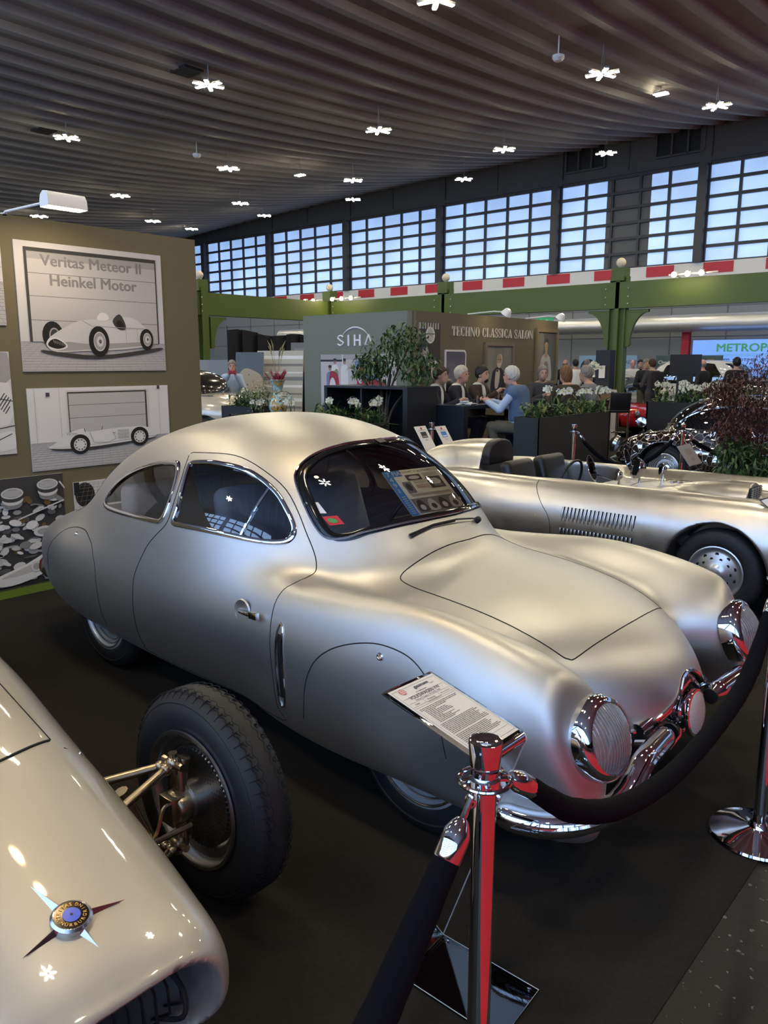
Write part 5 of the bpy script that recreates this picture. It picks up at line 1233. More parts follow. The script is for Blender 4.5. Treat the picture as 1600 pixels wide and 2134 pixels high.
# race photo on the front
M_race = [mat('race_print_%d' % i, c, .6) for i, c in enumerate(((.03,.03,.035),(.36,.03,.05),(.40,.36,.37),(.55,.50,.50),(.72,.72,.70),(.16,.24,.42),(.36,.22,.16),(.20,.30,.16)))]
o = (-10.20, SYf-.01, .95); b = board('photo_print', 'colour print of a racing pit scene with red cars on the sage booth wall', 'poster', o, EX, AZ, 1.75, .875)
P = Pic(o, EX, AZ, 1.75, .875, M_race); P.rect(0,0,1,1,3); P.rect(0,.90,1,1,2); P.rect(0,.86,.3,.90,0)
for q in range(3):
    x = (.13,.20,.33)[q]; c = (5,4,4)[q]; hh = (.80,.93,.93)[q]
    P.shape([(x-.045,.1),(x-.05,.45),(x-.045,hh-.18),(x,hh-.13),(x+.045,hh-.18),(x+.05,.45),(x+.04,.1)], c); P.ell(x,hh-.07,.022,.05,6); P.ell(x,hh-.035,.024,.03,0)
P.shape([(.18,.65),(.23,.72),(.25,.60),(.22,.50)], 7); P.poly([(.30,.8),(.315,.8),(.31,1),(.30,1)], 4)
P.shape([(.11,.05),(.12,.55),(.15,.68),(.24,.60),(.26,.3),(.24,.02)], 1); P.ell(.165,.30,.048,.25,4); P.text('22', .165,.22,.16,0,.02,.5)
P.shape([(.50,.20),(.52,.70),(.60,.72),(.63,.45),(.62,.2)], 1); P.ell(.545,.57,.032,.13,4); P.text('24', .545,.52,.09,0,.02,.6)
P.ell(.50,.82,.03,.06,5); P.shape([(.62,.55),(.66,.84),(.74,.86),(.80,.80),(.82,.55)], 5); P.ell(.68,.88,.02,.045,6); P.ell(.75,.89,.02,.045,6); P.shape([(.62,.5),(.82,.5),(.95,.30),(.95,.02),(.55,.02),(.56,.30)], 1)
P.ell(.72,.22,.055,.16,4); P.text('7', .72,.14,.16,0,.02); P.ell(.36,.06,.10,.10,0); P.shape([(.28,.03),(.33,.16),(.42,.16),(.47,.03)], 0); P.line((.46,.9),(.47,.2),.004,2); P.done(b)
# lettering in a Didone manner: thick stems, hair serifs
def didone(mb, ch, o, ax, ay, h, w, t=.010):
    T, th = 0, .036*h
    T = .205*h
    def R_(x0, y0, x1, y1): mb.prism([(x0,y0),(x1,y0),(x1,y1),(x0,y1)], o, ax, ay, t)
    def stem(x): R_(x, 0, x+T, h); R_(x-.04*h, 0, x+T+.04*h, th); R_(x-.04*h, h-th, x+T+.04*h, h)
    def hair(x): R_(x, 0, x+th, h); R_(x-.05*h, 0, x+th+.05*h, th); R_(x-.05*h, h-th, x+th+.05*h, h)
    def bowl(cx, rx, a0, a1, n=22):
        out = []; inn = []
        for k in range(n+1):
            a = a0+(a1-a0)*k/n; wt = th+(T-th)*abs(math.cos(a))**1.3
            out.append((cx+rx*math.cos(a), h/2+h/2*math.sin(a))); inn.append((cx+(rx-wt)*math.cos(a), h/2+(h/2-th)*math.sin(a)))
        for k in range(n): mb.prism([out[k], out[k+1], inn[k+1], inn[k]], o, ax, ay, t)
    if ch == 'T': stem(w/2-T/2); R_(0, h-th*1.3, w, h); R_(0, h*.72, th, h); R_(w-th, h*.72, w, h)
    elif ch == 'E': stem(.04*h); R_(.04*h, 0, w, th*1.2); R_(.04*h, h-th*1.2, w, h); R_(.1*h, h*.48, w*.75, h*.48+th); R_(w-th, 0, w, h*.28); R_(w-th, h*.72, w, h); R_(w*.75-th, h*.36, w*.75, h*.64)
    elif ch == 'L': stem(.04*h); R_(.04*h, 0, w, th*1.2); R_(w-th*1.4, 0, w, h*.34)
    elif ch == 'H': stem(.04*h); stem(w-T-.04*h); R_(.1*h, h*.48, w-.1*h, h*.48+th)
    elif ch == 'I': stem(.04*h)
    elif ch == 'N': hair(.05*h); hair(w-.05*h-th); mb.prism([(0,h),(T*1.05,h),(w-.05*h,0),(w-.05*h-T*.55,0)], o, ax, ay, t)
    elif ch == 'A': mb.prism([(w*.50,h),(w*.50+T*.3,h),(w,0),(w-T*1.2,0)], o, ax, ay, t); mb.prism([(w*.50,h),(w*.56,h),(.05*h+th,0),(.05*h,0)], o, ax, ay, t); R_(w*.24, h*.30, w*.72, h*.30+th); R_(0, 0, .2*h, th); R_(w-T*1.5, 0, w+.04*h, th)
    elif ch == 'C': bowl(w/2, w/2, PI*.25, PI*1.75); R_(w*.83, h*.66, w*.83+th*1.4, h*.98); R_(w*.83, h*.02, w*.83+th, h*.30)
    elif ch == 'O': bowl(w/2, w/2, 0, 2*PI, 36)
    elif ch == 'S':
        pts = spline([(w*.92,h*.78),(w*.70,h*.97),(w*.30,h*.95),(w*.10,h*.74),(w*.36,h*.56),(w*.72,h*.42),(w*.90,h*.22),(w*.66,h*.03),(w*.28,h*.02),(w*.06,h*.24)], 4)
        n = len(pts)
        for k in range(n-1):
            def wd(i): u = i/(n-1); return (th*.6+(T*.62)*math.exp(-((u-.5)/.16)**2)+T*.22*math.exp(-((u-.25)/.1)**2)+T*.22*math.exp(-((u-.75)/.1)**2))
            (x0,y0),(x1,y1) = pts[k][:2], pts[k+1][:2]; L = math.hypot(x1-x0,y1-y0) or 1; nx, ny = -(y1-y0)/L, (x1-x0)/L; a, b2 = wd(k)/2, wd(k+1)/2
            mb.prism([(x0+nx*a,y0+ny*a),(x1+nx*b2,y1+ny*b2),(x1-nx*b2,y1-ny*b2),(x0-nx*a,y0-ny*a)], o, ax, ay, t)
        R_(w*.86, h*.64, w*.86+th*1.3, h*.98); R_(w*.04, h*.02, w*.04+th*1.3, h*.36)
M_cream = mat('cream_lettering', (.78,.70,.62), .5)
t = thing('wall_sign', 'cream serif lettering TECHNO CLASSICA SALON on the olive booth wall', 'sign', (SX, 12.3, 2.2))
wid = dict(T=.105, E=.095, C=.11, H=.125, N=.125, O=.115, L=.095, A=.12, S=.085, I=.06)
txt = 'TECHNO CLASSICA SALON'; hgt = .160
tot = sum(.07 if c == ' ' else wid[c]+.020 for c in txt); u = 11.03; scl_ = (13.66-11.03)/tot
for wd_ in txt.split():
    for c in wd_:
        m = MB(); didone(m, c, Vector((SX+.001, u, 2.13)), AY, AZ, hgt, wid[c]*scl_); u += (wid[c]+.020)*scl_; m.build('letter', M_cream, t, smooth=False)
    u += .07*scl_
# framed portraits (plain generic figures)
M_por = [mat('oil_%d' % i, c, .55) for i, c in enumerate(((.03,.03,.035),(.22,.22,.19),(.25,.25,.215),(.12,.13,.12),(.42,.30,.20),(.60,.55,.48),(.50,.50,.47),(.06,.055,.05)))]
M_gframe = mat('antique_frame', (.22,.19,.14), .45, .3); M_gframe2 = mat('gilded_frame', (.30,.24,.13), .4, .4)
def portrait(y0, z0, w, h, label, fm, draw):
    t = thing('framed_portrait', label, 'painting', (SX, y0+w/2, z0), 'portraits on the booth wall'); f = .065
    m = MB()
    for a, b in (((y0-f,z0-f),(y0+w+f,z0)),((y0-f,z0+h),(y0+w+f,z0+h+f)),((y0-f,z0),(y0,z0+h)),((y0+w,z0),(y0+w+f,z0+h))): m.bb((SX+.002,a[0],a[1]),(SX+.05,b[0],b[1]))
    m.build('frame', fm, t, smooth=False)
    m = MB(); m.bb((SX+.002,y0,z0),(SX+.015,y0+w,z0+h)); m.build('canvas', M_por[1], t, smooth=False)
    P = Pic((SX+.0155,y0,z0), AY, AZ, w, h, M_por); draw(P); P.done(t, 'painted_figure')
def man_(P):
    P.shape([(.0,.0),(.0,1),(.35,1),(.25,.6),(.3,.2)], 2); P.shape([(.7,1),(1,1),(1,.3),(.85,.5)], 2)
    P.shape([(.22,.02),(.24,.40),(.34,.52),(.47,.57),(.62,.53),(.72,.42),(.78,.02)], 0); P.shape([(.36,.15),(.38,.45),(.46,.52),(.55,.47),(.53,.25),(.46,.12)], 5); P.poly([(.40,.50),(.50,.52),(.49,.47),(.42,.46)], 7)
    P.shape([(.43,.60),(.42,.72),(.46,.82),(.54,.84),(.61,.78),(.62,.66),(.57,.57),(.48,.56)], 4); P.shape([(.44,.64),(.47,.56),(.55,.55),(.61,.62),(.63,.72),(.59,.66),(.52,.63)], 5); P.ell(.48,.72,.018,.01,7); P.ell(.55,.72,.018,.01,7); P.shape([(.55,.84),(.62,.80),(.64,.68),(.61,.72)], 5); P.line((.48,.645),(.56,.645),.02,5)
def lady_(P):
    P.rect(0,0,1,1,3); P.shape([(0,.1),(.0,.9),(.35,.95),(.30,.5),(.2,.2)], 1)
    P.shape([(.18,.0),(.20,.35),(.28,.50),(.45,.56),(.62,.53),(.74,.42),(.78,.0)], 6); P.shape([(.30,.12),(.40,.35),(.50,.40),(.60,.36),(.66,.12),(.50,.04)], 2); P.shape([(.40,.52),(.44,.60),(.44,.68),(.55,.68),(.55,.60),(.58,.53),(.49,.47)], 4)
    P.ell(.49,.735,.085,.075,4); P.shape([(.38,.74),(.39,.83),(.48,.87),(.60,.84),(.62,.75),(.58,.79),(.49,.80),(.42,.78)], 7); P.ell(.46,.735,.012,.008,7); P.ell(.53,.735,.012,.008,7); P.line((.47,.695),(.52,.695),.012,7)
portrait(12.05, 1.12, .83, .86, 'framed portrait of a bearded man in a black suit on the booth wall', M_gframe, man_)
portrait(13.80, 1.33, .72, .94, 'gilt framed portrait of a woman in a pale blouse at the booth end', M_gframe2, lady_)
o = (SX+.01, 10.14, 1.36); b = board('photo_print', 'black and white print of people behind the small tree on the booth wall', 'poster', o, AY, AZ, .56, .96)
P = Pic(o, AY, AZ, .56, .96, M_ph); P.rect(0,0,1,1,1); P.ell(.52,.80,.22,.14,7); P.ell(.52,.80,.16,.11,5); P.line((.3,.82),(.75,.82),.02,0); P.shape([(.1,.0),(.2,.3),(.5,.42),(.85,.3),(.9,0)], 2); P.ell(.75,.22,.18,.16,6); P.ell(.3,.5,.15,.12,4)
for k in range(8): P.rect(.02+.12*k,.9,.08+.12*k,1,5)
P.done(b)
# mirror / white cabinet opening between them
t = thing('wall_mirror', 'tall white framed mirror with rounded corners behind the three seated men', 'mirror', (SX, 11.14, 1.0))
m = MB(); q = [(y, z) for y, z in ((10.83,.6),(11.43,.6),(11.43,1.83),(11.42,1.87),(11.395,1.895),(11.36,1.90),(10.83,1.90))]; m.prism([(y-10.8, z) for y, z in q], (SX+.001,10.8,0), AY, AZ, .02); m.build('frame', M_white, t, smooth=False)
m = MB(); m.prism([(.06,.63),(.585,.63),(.605,1.83),(.575,1.87),(.06,1.87)], (SX+.02,10.8,0), AY, AZ, .003); m.build('mirror_glass', mat('mirror_silver', (.75,.76,.76), .06, 1.), t, smooth=False)
# clip-on wall lamps
M_warm = mat('warm_bulb', (1,.9,.7), .4, emit=(1,.74,.42), es=60.)
for y, lb in ((12.05,'white clip-on lamp above the salon lettering'),(13.95,'white clip-on lamp above the portrait of the woman')):
    t = thing('clip_lamp', lb, 'lamp', (SX, y, SZ), 'clip-on lamps on the booth wall')
    m = MB(); m.tube([(SX-.05,y-.5,SZ+.01),(SX+.25,y-.15,SZ+.06),(SX+.42,y,SZ+.05)], .012, 6); m.build('arm', M_white, t)
    m = MB(); c = Vector((SX+.42,y,SZ+.03)); m.lathe([(.03,.08),(.06,.06),(.10,-.03),(.095,-.03),(.05,.04)], c, (.55,0,.8), 18); m.build('shade', M_white, t)
    m = MB(); m.ball(c, .035, 8, 6); m.build('bulb', M_warm, t)
# black open cabinet with the tree, counters, planters
M_cab = mat('black_laminate', (.016,.017,.020), .38)
M_plant = mat('black_planter', (.02,.021,.023), .6, bump=(12,.15))
t = thing('display_cabinet', 'black open-fronted cabinet with a small tree standing in it', 'cabinet', (-7.65, 8.62, 0))
m = MB(); m.bb((-8.44,8.3,1.33),(-6.85,8.95,1.36)); m.build('top_board', M_cab, t, smooth=False)
m = MB(); m.bb((-6.93,8.3,0),(-6.85,8.95,1.33)); m.build('side_panel', M_cab, t, smooth=False)
m = MB(); m.bb((-8.44,8.3,0),(-8.38,8.95,1.33)); m.build('side_panel', M_cab, t, smooth=False)
m = MB(); m.bb((-8.38,8.9,0),(-6.93,8.95,1.33)); m.build('back_panel', M_cab, t, smooth=False)
m = MB(); m.bb((-7.75,8.34,0),(-7.72,8.9,1.33)); m.build('divider', M_cab, t, smooth=False)
def bar_table(x0, x1, y0, y1, z, label, end=.10):
    t = thing('bar_table', label, 'table', ((x0+x1)/2, (y0+y1)/2, 0), 'black bar tables')
    m = MB(); m.bb((x0,y0,z-.05),(x1,y1,z)); m.build('tabletop', mat('navy_black_top', (.014,.017,.028), .35), t, smooth=False)
    for y in (y0, y1-end): m = MB(); m.bb((x0,y,0),(x1,y+end,z-.05)); m.build('end_panel', MATS['navy_black_top'], t, smooth=False)
    return t
bar_table(-6.98, -6.40, 8.98, 11.0, 1.10, 'black bar table where four men sit talking over drinks')
bar_table(-6.95, -6.35, 11.2, 12.5, 1.10, 'black bar table behind the flower planter with three guests')
def planter(x0, x1, y0, y1, z, label):
    m = MB(); e = .03
    m.bb((x0,y0,0),(x1,y0+e,z)); m.bb((x0,y1-e,0),(x1,y1,z)); m.bb((x0,y0,0),(x0+e,y1,z)); m.bb((x1-e,y0,0),(x1,y1,z)); m.bb((x0+e,y0+e,z-.08),(x1-e,y1-e,z-.05)); o = m.build('planter_box', M_plant, None, smooth=False)
    return tag(o, label, 'planter', 'black planter boxes')
planter(-5.52, -5.16, 8.86, 10.9, 1.0, 'tall black planter box with orchids right of the seated man in blue')
planter(-9.6, -6.75, 7.45, 7.85, .93, 'black planter box with orchids just behind the coupe roof')
planter(-5.9, -4.0, 13.9, 14.4, 1.0, 'black planter box with many orchids near the mirror tiled car')
planter(-11.3, -10.45, 8.6, 9.1, .95, 'black planter box by the dark car at the left')
planter(-10.35, -9.2, 8.3, 8.75, .85, 'low black box carrying the painted vase')
M_oak = mat('light_oak', (.42,.31,.19), .5, noise=(3,.5,(.34,.24,.14)))
t = thing('reception_desk', 'light oak reception desk with a white edge behind the flower planter', 'desk', (-8.05, 15.9, 0))
m = MB(); m.bb((-8.3,15.4,0),(-7.75,16.5,1.06)); m.build('oak_body', M_oak, t, smooth=False)
m = MB(); m.bb((-8.34,15.36,1.06),(-7.71,16.54,1.10)); m.bb((-7.75,16.40,0),(-7.70,16.54,1.06)); m.build('white_edge', M_white, t, smooth=False)
m = MB(); q = at(1258, 800, 17.4); m.bb((q.x-.22,q.y,1.10),(q.x+.12,q.y+.25,1.95)); o = m.build('info_pillar', M_black, None, smooth=False); tag(o, 'black upright display holding leaflets on the oak desk', 'display')
m = MB(); m.bb((q.x-.12,q.y-.03,1.35),(q.x+.02,q.y-.005,1.62)); o2 = m.build('leaflet', M_paper, o, smooth=False); o2.location = (0,0,0)
q = at(1425, 790, 16.5); t = thing('monitor_stand', 'black monitor on a stand behind the orchids, left of the seated visitor', 'monitor', (q.x, q.y, 0))
m = MB(); m.bb((q.x-.32,q.y,1.45),(q.x+.32,q.y+.05,1.85)); m.build('screen', M_black, t, smooth=False)
m = MB(); m.bb((q.x-.16,q.y+.01,0),(q.x+.16,q.y+.08,1.45)); m.build('pedestal', M_black, t, smooth=False)
m = MB(); m.bb((q.x-.10,q.y-.012,1.05),(q.x+.08,q.y,1.30)); m.build('poster_sheet', M_paper, t, smooth=False)
# bar stools
def make_stool():
    t = thing('bar_stool', '-', 'stool', (0,0,0))
    m = MB(); m.lathe([(0,.012),(.20,0),(.205,.012),(.06,.03),(.03,.05)], n=28); m.build('base', M_chrome, t)
    m = MB(); m.lathe([(.025,.03),(.025,.70)], n=16); m.tube([(.16*math.cos(a),.16*math.sin(a),.30) for a in np.linspace(-2.2, 2.2, 17)], .010, 8); m.tube([(0,.02,.30),(.16*math.cos(2.2),.16*math.sin(2.2),.30)], .008, 6); m.tube([(0,-.02,.30),(.16*math.cos(2.2),-.16*math.sin(2.2),.30)], .008, 6); m.build('column', M_chrome, t)
    m = MB(); m.box((.02,0,.735), (.42,.40,.065)); m.build('seat', M_leather, t, bevel=.025, seg=3)
    m = MB(); m.box((-.20,0,.93), (.05,.40,.36), (Vector((.98,0,.18)), Vector((0,1,0)), Vector((-.18,0,.98)))); m.build('backrest', M_leather, t, bevel=.02, seg=3)
    return t
ST0 = make_stool(); n_st = [0]
def stool(x, y, rz, label):
    c = ST0 if n_st[0] == 0 else copy_tree(ST0); n_st[0] += 1
    c.location = (x, y, 0); c.rotation_euler = (0, 0, rz); tag(c, label, 'stool', 'black bar stools'); return c
stool(-5.88, 9.63, PI, 'black bar stool under the man with the blue sweater')
stool(-5.86, 10.25, PI, 'empty black bar stool beside the man with the blue sweater')
stool(-7.25, 9.33, 0, 'black bar stool under the nearest man in a navy suit')
stool(-7.25, 9.87, 0, 'black bar stool under the white-haired man at the table')
stool(-7.25, 10.45, 0, 'black bar stool under the dark-haired man with a beard')
q = at(1288, 850, 15.9); stool(q.x, q.y, 2.2, 'black bar stool standing at the oak desk')
stool(-7.15, 12.25, -.5, 'black bar stool under the grey-haired man facing the viewer'); stool(-6.02, 11.22, PI, 'black bar stool under the auburn-haired guest'); stool(-6.02, 11.95, PI, 'black bar stool under the guest in the grey shirt')
# glasses and plates
M_gl = glassy('drinking_glass', (.93,.95,.95), .12, .03)
def glass(x, y, z, label, r=.034, h=.12):
    m = MB(); m.lathe([(0,.006),(r*.85,.006),(r,h),(r*.94,h),(r*.8,.012),(0,.012)], (x,y,z+.0005), n=16); o = m.build('drinking_glass', M_gl, None); return tag(o, label, 'glass', 'glasses on the bar tables')
gl = [(-6.62,9.62,'drinking glass nearest the table corner, before the navy suit'),(-6.66,9.86,'drinking glass in front of the white-haired man'),(-6.60,10.15,'drinking glass in the middle of the bar table'),(-6.72,10.55,'drinking glass by the bearded man'),(-6.55,10.75,'drinking glass at the far end of the bar table'),(-6.5,11.6,'drinking glass on the table behind the planter')]
for x, y, l in gl: glass(x, y, 1.10, l)
def plate(x, y, label): m = MB(); m.lathe([(0,.003),(.07,.003),(.11,.014),(.108,.017),(.07,.007),(0,.007)], (x,y,1.10), n=28); o = m.build('plate', M_white, None); tag(o, label, 'plate', 'plates on the bar table')
plate(-6.60, 9.40, 'white plate at the near end of the bar table'); plate(-6.56, 9.97, 'white plate before the man in the blue sweater'); plate(-6.62, 10.38, 'white plate before the bearded man')
m = MB(); rr_ = random.Random(2)
for k in range(7): m.box((-6.55+rr_.uniform(-.06,.06),9.22+rr_.uniform(-.05,.05),1.112+.006*k), (.11,.09,.012), (Vector((math.cos(k),math.sin(k),.2)).normalized(), Vector((-math.sin(k),math.cos(k),0)), Vector((0,0,1))))
o = m.build('napkin', M_white, None); tag(o, 'crumpled white napkins near the table corner', 'napkin')
# signs and posts behind the cars
def easel(px0, px1, py0, py1, D, label, pic):
    a = at(px0+22, py1, D); w, h = .19, .30; o = a
    t = thing('sign_stand', label, 'sign stand', (a.x, a.y, 0), 'small sign stands behind the coupe')
    ax = Vector((0,1,0)); ay = Vector((-.56,0,.83)); n = ax.cross(ay)
    m = MB(); m.box(o+ax*w/2+ay*h/2, (w,h,.006), (ax, ay, n)); m.build('sheet', M_paper, t, smooth=False)
    m = MB(); m.tube([o+ax*w/2-n*.01+ay*.05, Vector((o.x+ax.x*w/2,o.y+ax.y*w/2,.01))], .012, 8); m.box((o.x+ax.x*w/2,o.y+ax.y*w/2,.006), (.25,.25,.012)); m.build('stand', M_acryl, t)
    P = Pic(o+n*.004, ax, ay, w, h, [M_ink, M_inkr, M_inkb, M_inkg, M_white]); P.ell(.5,.90,.08,.05,1); P.rect(.2,.82,.8,.835,3); P.rect(.25,.52,.75,.76,pic); P.rect(.3,.55,.7,.60,4 if pic == 2 else 3); P.rect(.38,.42,.62,.44,3); P.done(t)
easel(866, 890, 897, 941, 8.3, 'white sign sheet with a dark car picture, left one of two behind the coupe roof', 0)
easel(908, 930, 895, 938, 8.75, 'white sign sheet with a blue picture, right one of two behind the coupe roof', 2)
stanch(*at(899, 905, 8.75)[:2], 'steel rope post behind the two white sign sheets')
q1 = at(1195, 920, 8.45); stanch(q1.x, q1.y, 'steel rope post standing before the flower planter')
q2 = at(1420, 930, 8.55); stanch(q2.x, q2.y, 'steel rope post in front of the mirror tiled car')
a, b = Vector((q1.x,q1.y,.958)), Vector((q2.x,q2.y,.958)); d = (b-a).normalized()*.05
rope([tuple(a+d), tuple(a.lerp(b,.12)-_Z*.13), tuple(a.lerp(b,.30)-_Z*.30), tuple(a.lerp(b,.5)-_Z*.36), tuple(a.lerp(b,.7)-_Z*.30), tuple(a.lerp(b,.88)-_Z*.13), tuple(b-d)], 'black velvet rope hanging across the front of the mirror tiled car', .024)
q3 = at(1700, 935, 8.6); a, b = Vector((q2.x,q2.y,.958)), Vector((q3.x,q3.y,.958)); d = (b-a).normalized()*.05
rope([tuple(a+d), tuple(a.lerp(b,.12)-_Z*.13), tuple(a.lerp(b,.5)-_Z*.34), tuple(a.lerp(b,.88)-_Z*.13), tuple(b-d)], 'black velvet rope running from the mirror car post towards the maple', .024); stanch(q3.x, q3.y, 'steel rope post hidden behind the maple')
q = at(1312, 820, 16.0); stanch(q.x, q.y, 'slim steel post between the bar stool and the red car')
o = at(1437, 972, 8.35); ax = Vector((0,1,0)); ay = Vector((-.60,0,.80)); n = ax.cross(ay)
t = thing('sign_stand', 'acrylic stand with a grey information sheet before the mirror tiled car', 'sign stand', (o.x+.1, o.y+.1, 0))
m = MB(); m.box(o+ax*.18+ay*.125, (.36,.25,.008), (ax, ay, n)); m.build('sheet', mat('grey_sheet', (.34,.32,.34), .5), t, smooth=False)
P = Pic(o+n*.005, ax, ay, .36, .25, [M_inkg, M_ink]); P.rect(.3,.52,.75,.80,0); P.rect(.42,.22,.62,.36,0); P.done(t)
m = MB(); 
for h in (.0,.06,.12): m.tube([o-_Z*h, o+ax*.36-_Z*h], .006, 6)
for k in (0, .36): m.tube([o+ax*k, Vector(((o+ax*k).x,(o+ax*k).y,.005))], .008, 6)
m.build('stand', M_chrome2, t)
# ================================================================ PEOPLE
M_skin = mat('skin', (.52,.33,.24), .55); M_skin2 = mat('ruddy_skin', (.56,.30,.23), .55)
def cloth(n, c): return mat('cloth_'+n, c, .85)
def rcone(P, a, b, ra, rb):
    a = np.array(a, float); b = np.array(b, float); d = b-a; L = max(d@d, 1e-9); t = np.clip(((P-a)@d)/L, 0, 1)
    return np.linalg.norm(P-a-t[:, None]*d, axis=1)-(ra+(rb-ra)*t)
POSES = {
 'table':  dict(sit=1, arms=(((.20,.26,1.02),(.42,.07,1.14)),((.20,-.26,1.02),(.42,-.07,1.14))), lean=.06),
 'talk':   dict(sit=1, arms=(((.20,.26,1.02),(.42,.12,1.14)),((.22,-.27,1.06),(.42,-.12,1.24))), lean=.05),
 'lean':   dict(sit=1, arms=(((.24,.27,1.05),(.50,.10,1.15)),((.26,-.27,1.05),(.52,-.08,1.15))), lean=.13),
 'stand':  dict(sit=0, arms=(((-.02,.27,1.12),(.10,.24,.88)),((-.02,-.27,1.12),(.12,-.22,.90))), lean=.0),
 'hold':   dict(sit=0, arms=(((.05,.27,1.10),(.30,.12,1.14)),((.05,-.27,1.10),(.30,-.10,1.12))), lean=.02),
 'phone':  dict(sit=0, arms=(((.12,.26,1.12),(.34,.07,1.47)),((.12,-.26,1.12),(.34,-.07,1.47))), lean=.0),
}
def person(label, x, y, rz, pose, top_m, leg_m, hair_m, skin=None, shirt=None, scarf=None, res=.02, s=1., yaw=0., beard=None, group=None, long_hair=0, bald=0, pack=None, belly=0.):
    skin = skin or M_skin; ps = POSES[pose]; ln = ps['lean']; sit = ps['sit']
    zp = .80 if sit else .93
    ch = np.array((ln*.55, 0, zp+.36)); nk = np.array((ln*.95+.01, 0, zp+.56)); hd = np.array((ln*1.2+.045, 0, zp+.70))
    ca, sa = math.cos(yaw), math.sin(yaw)
    def hl(P): Q = P-hd; return np.stack([Q[:,0]*ca+Q[:,1]*sa, -Q[:,0]*sa+Q[:,1]*ca, Q[:,2]], 1)
    def hw(p): return hd+np.array((p[0]*ca-p[1]*sa, p[0]*sa+p[1]*ca, p[2]))
    arms = [(np.array((ln*.7, .175*g, zp+.475)), np.array((e[0], e[1], e[2]-.80+.80 if sit else e[2])), np.array(w_)) for g, (e, w_) in zip((1,-1), ps['arms'])]
    if sit: legs = [(np.array((.02,.09*g,zp-.02)), np.array((.42,.12*g,.80)), np.array((.30,.10*g,.36)), np.array((.46,.11*g,.30))) for g in (1,-1)]
    else: legs = [(np.array((0,.09*g,zp-.03)), np.array((.02,.10*g,.50)), np.array((-.02,.10*g,.09)), np.array((.15,.13*g,.045))) for g in (1,-1)]
    def torso(P, i=0.):
        d = ellip(P, (ch[0],0,ch[2]+.02), (.112+i,.172+i,.21+i)); d = smin(d, ellip(P, (ln*.25+belly*.5,0,zp+.16), (.115+belly+i,.150+i,.20+i)), .08)
        return smin(d, rcone(P, (ln*.7,.14,zp+.475), (ln*.7,-.14,zp+.475), .068+i, .068+i), .06)
    def hips(P, i=0.): return ellip(P, (0,0,zp), (.125+i,.168+i,.135+i))
    def arm(P, i=0., f=1.):
        d = 9.
        for a, e, w_ in arms: q = smin(rcone(P, a, e, .054+i, .042+i), rcone(P, e, e+(w_-e)*f, .042+i, .029+i*1.1), .02); d = np.minimum(d, q)
        return d
    def leg(P, i=0.):
        d = 9.
        for h, k, an, ft in legs: q = smin(rcone(P, h, k, .088+i, .060+i), rcone(P, k, an, .060+i, .042+i), .03); d = np.minimum(d, q)
        return d
    def head(P):
        Q = hl(P); d = ellip(Q, (-.012,0,.028), (.100,.077,.105)); d = smin(d, ellip(Q, (.030,0,-.062), (.062,.055,.062)), .05)
        d = smin(d, ellip(Q, (.090,0,-.012), (.022,.014,.028)), .018)
        ye = Q.copy(); ye[:,1] = np.abs(ye[:,1]); d = smin(d, ellip(ye, (-.005,.078,-.010), (.024,.010,.034)), .012)
        d = smax(d, -ellip(ye, (.098,.031,.012), (.016,.018,.012)), .012); d = smin(d, ellip(Q, (.083,0,-.058), (.012,.024,.010)), .012)
        return smin(d, rcone(P, nk-np.array((.01,0,.06)), hd-np.array((.012,0,.06)), .058, .052), .03)
    def body(P):
        d = smin(torso(P), hips(P), .06); d = smin(d, arm(P), .04); d = smin(d, leg(P), .05); d = smin(d, head(P), .03)
        for a, e, w_ in arms: u = (w_-e)/np.linalg.norm(w_-e); d = smin(d, rcone(P, w_, w_+u*.075, .026, .030), .02)
        return d
    t = thing('person', label, 'person', (0,0,0), group)
    lo = (-.42,-.45,-.02); hi = (.75,.45,zp+.92)
    V, F = nets(body, lo, hi, res); N = unit(grad(body, V))
    mb = MB()          # fingers and thumbs join the hands
    for g, (a, e, w_) in zip((1,-1), arms):
        u = Vector((w_-e)/np.linalg.norm(w_-e)); side = Vector((0,-g,0)); side = (side-u*u.dot(side)).normalized(); dn = u.cross(side)*g
        if dn.z > 0: dn = -dn
        p0 = Vector(w_)+u*.075
        for k, L in enumerate((.066,.075,.070,.055)):
            b = p0+side*(.024-.016*k); mb.tube([b-u*.02, b+u*L*.45+dn*.006, b+u*L*.8+dn*.022, b+u*L*.9+dn*.042], [.0095,.009,.008,.006], 6)
        b = Vector(w_)+u*.03+side*.022; mb.tube([b, b+side*.03+u*.025, b+side*.036+u*.055+dn*.01], [.011,.010,.007], 6)
    k = len(V); V = np.concatenate([V, np.array(mb.v)]); me = bpy.data.meshes.new('body')
    me.from_pydata(V.tolist(), [], F.tolist()+[tuple(i+k for i in f) for f in mb.f]); me.polygons.foreach_set('use_smooth', [True]*len(me.polygons)); link('body', me, skin, t)
    jk = lambda P: smax(smin(smin(torso(P, .016), hips(P, .012), .06), arm(P, .013, .93), .03), -smax(ellip(P, (ch[0]+.13,0,zp+.42), (.10,.060,.20)), -(P[:,2]-zp-.20), .01), .01) if shirt else smin(smin(torso(P, .014), hips(P, .012), .06), arm(P, .012, .93), .03)
    jk2 = lambda P: smax(jk(P), P[:,2]-(zp+.555), .015)
    sdf_obj('jacket' if shirt else 'shirt', jk2, lo, (.75,.45,zp+.62), res, top_m, t)
    if shirt: sdf_obj('shirt', lambda P: smax(smin(torso(P, .007), rcone(P, nk-np.array((.015,0,.07)), nk+np.array((.0,0,.0)), .068, .062), .03), P[:,2]-(zp+.585), .01), (-.2,-.25,zp+.1), (.3,.25,zp+.65), res, shirt, t)
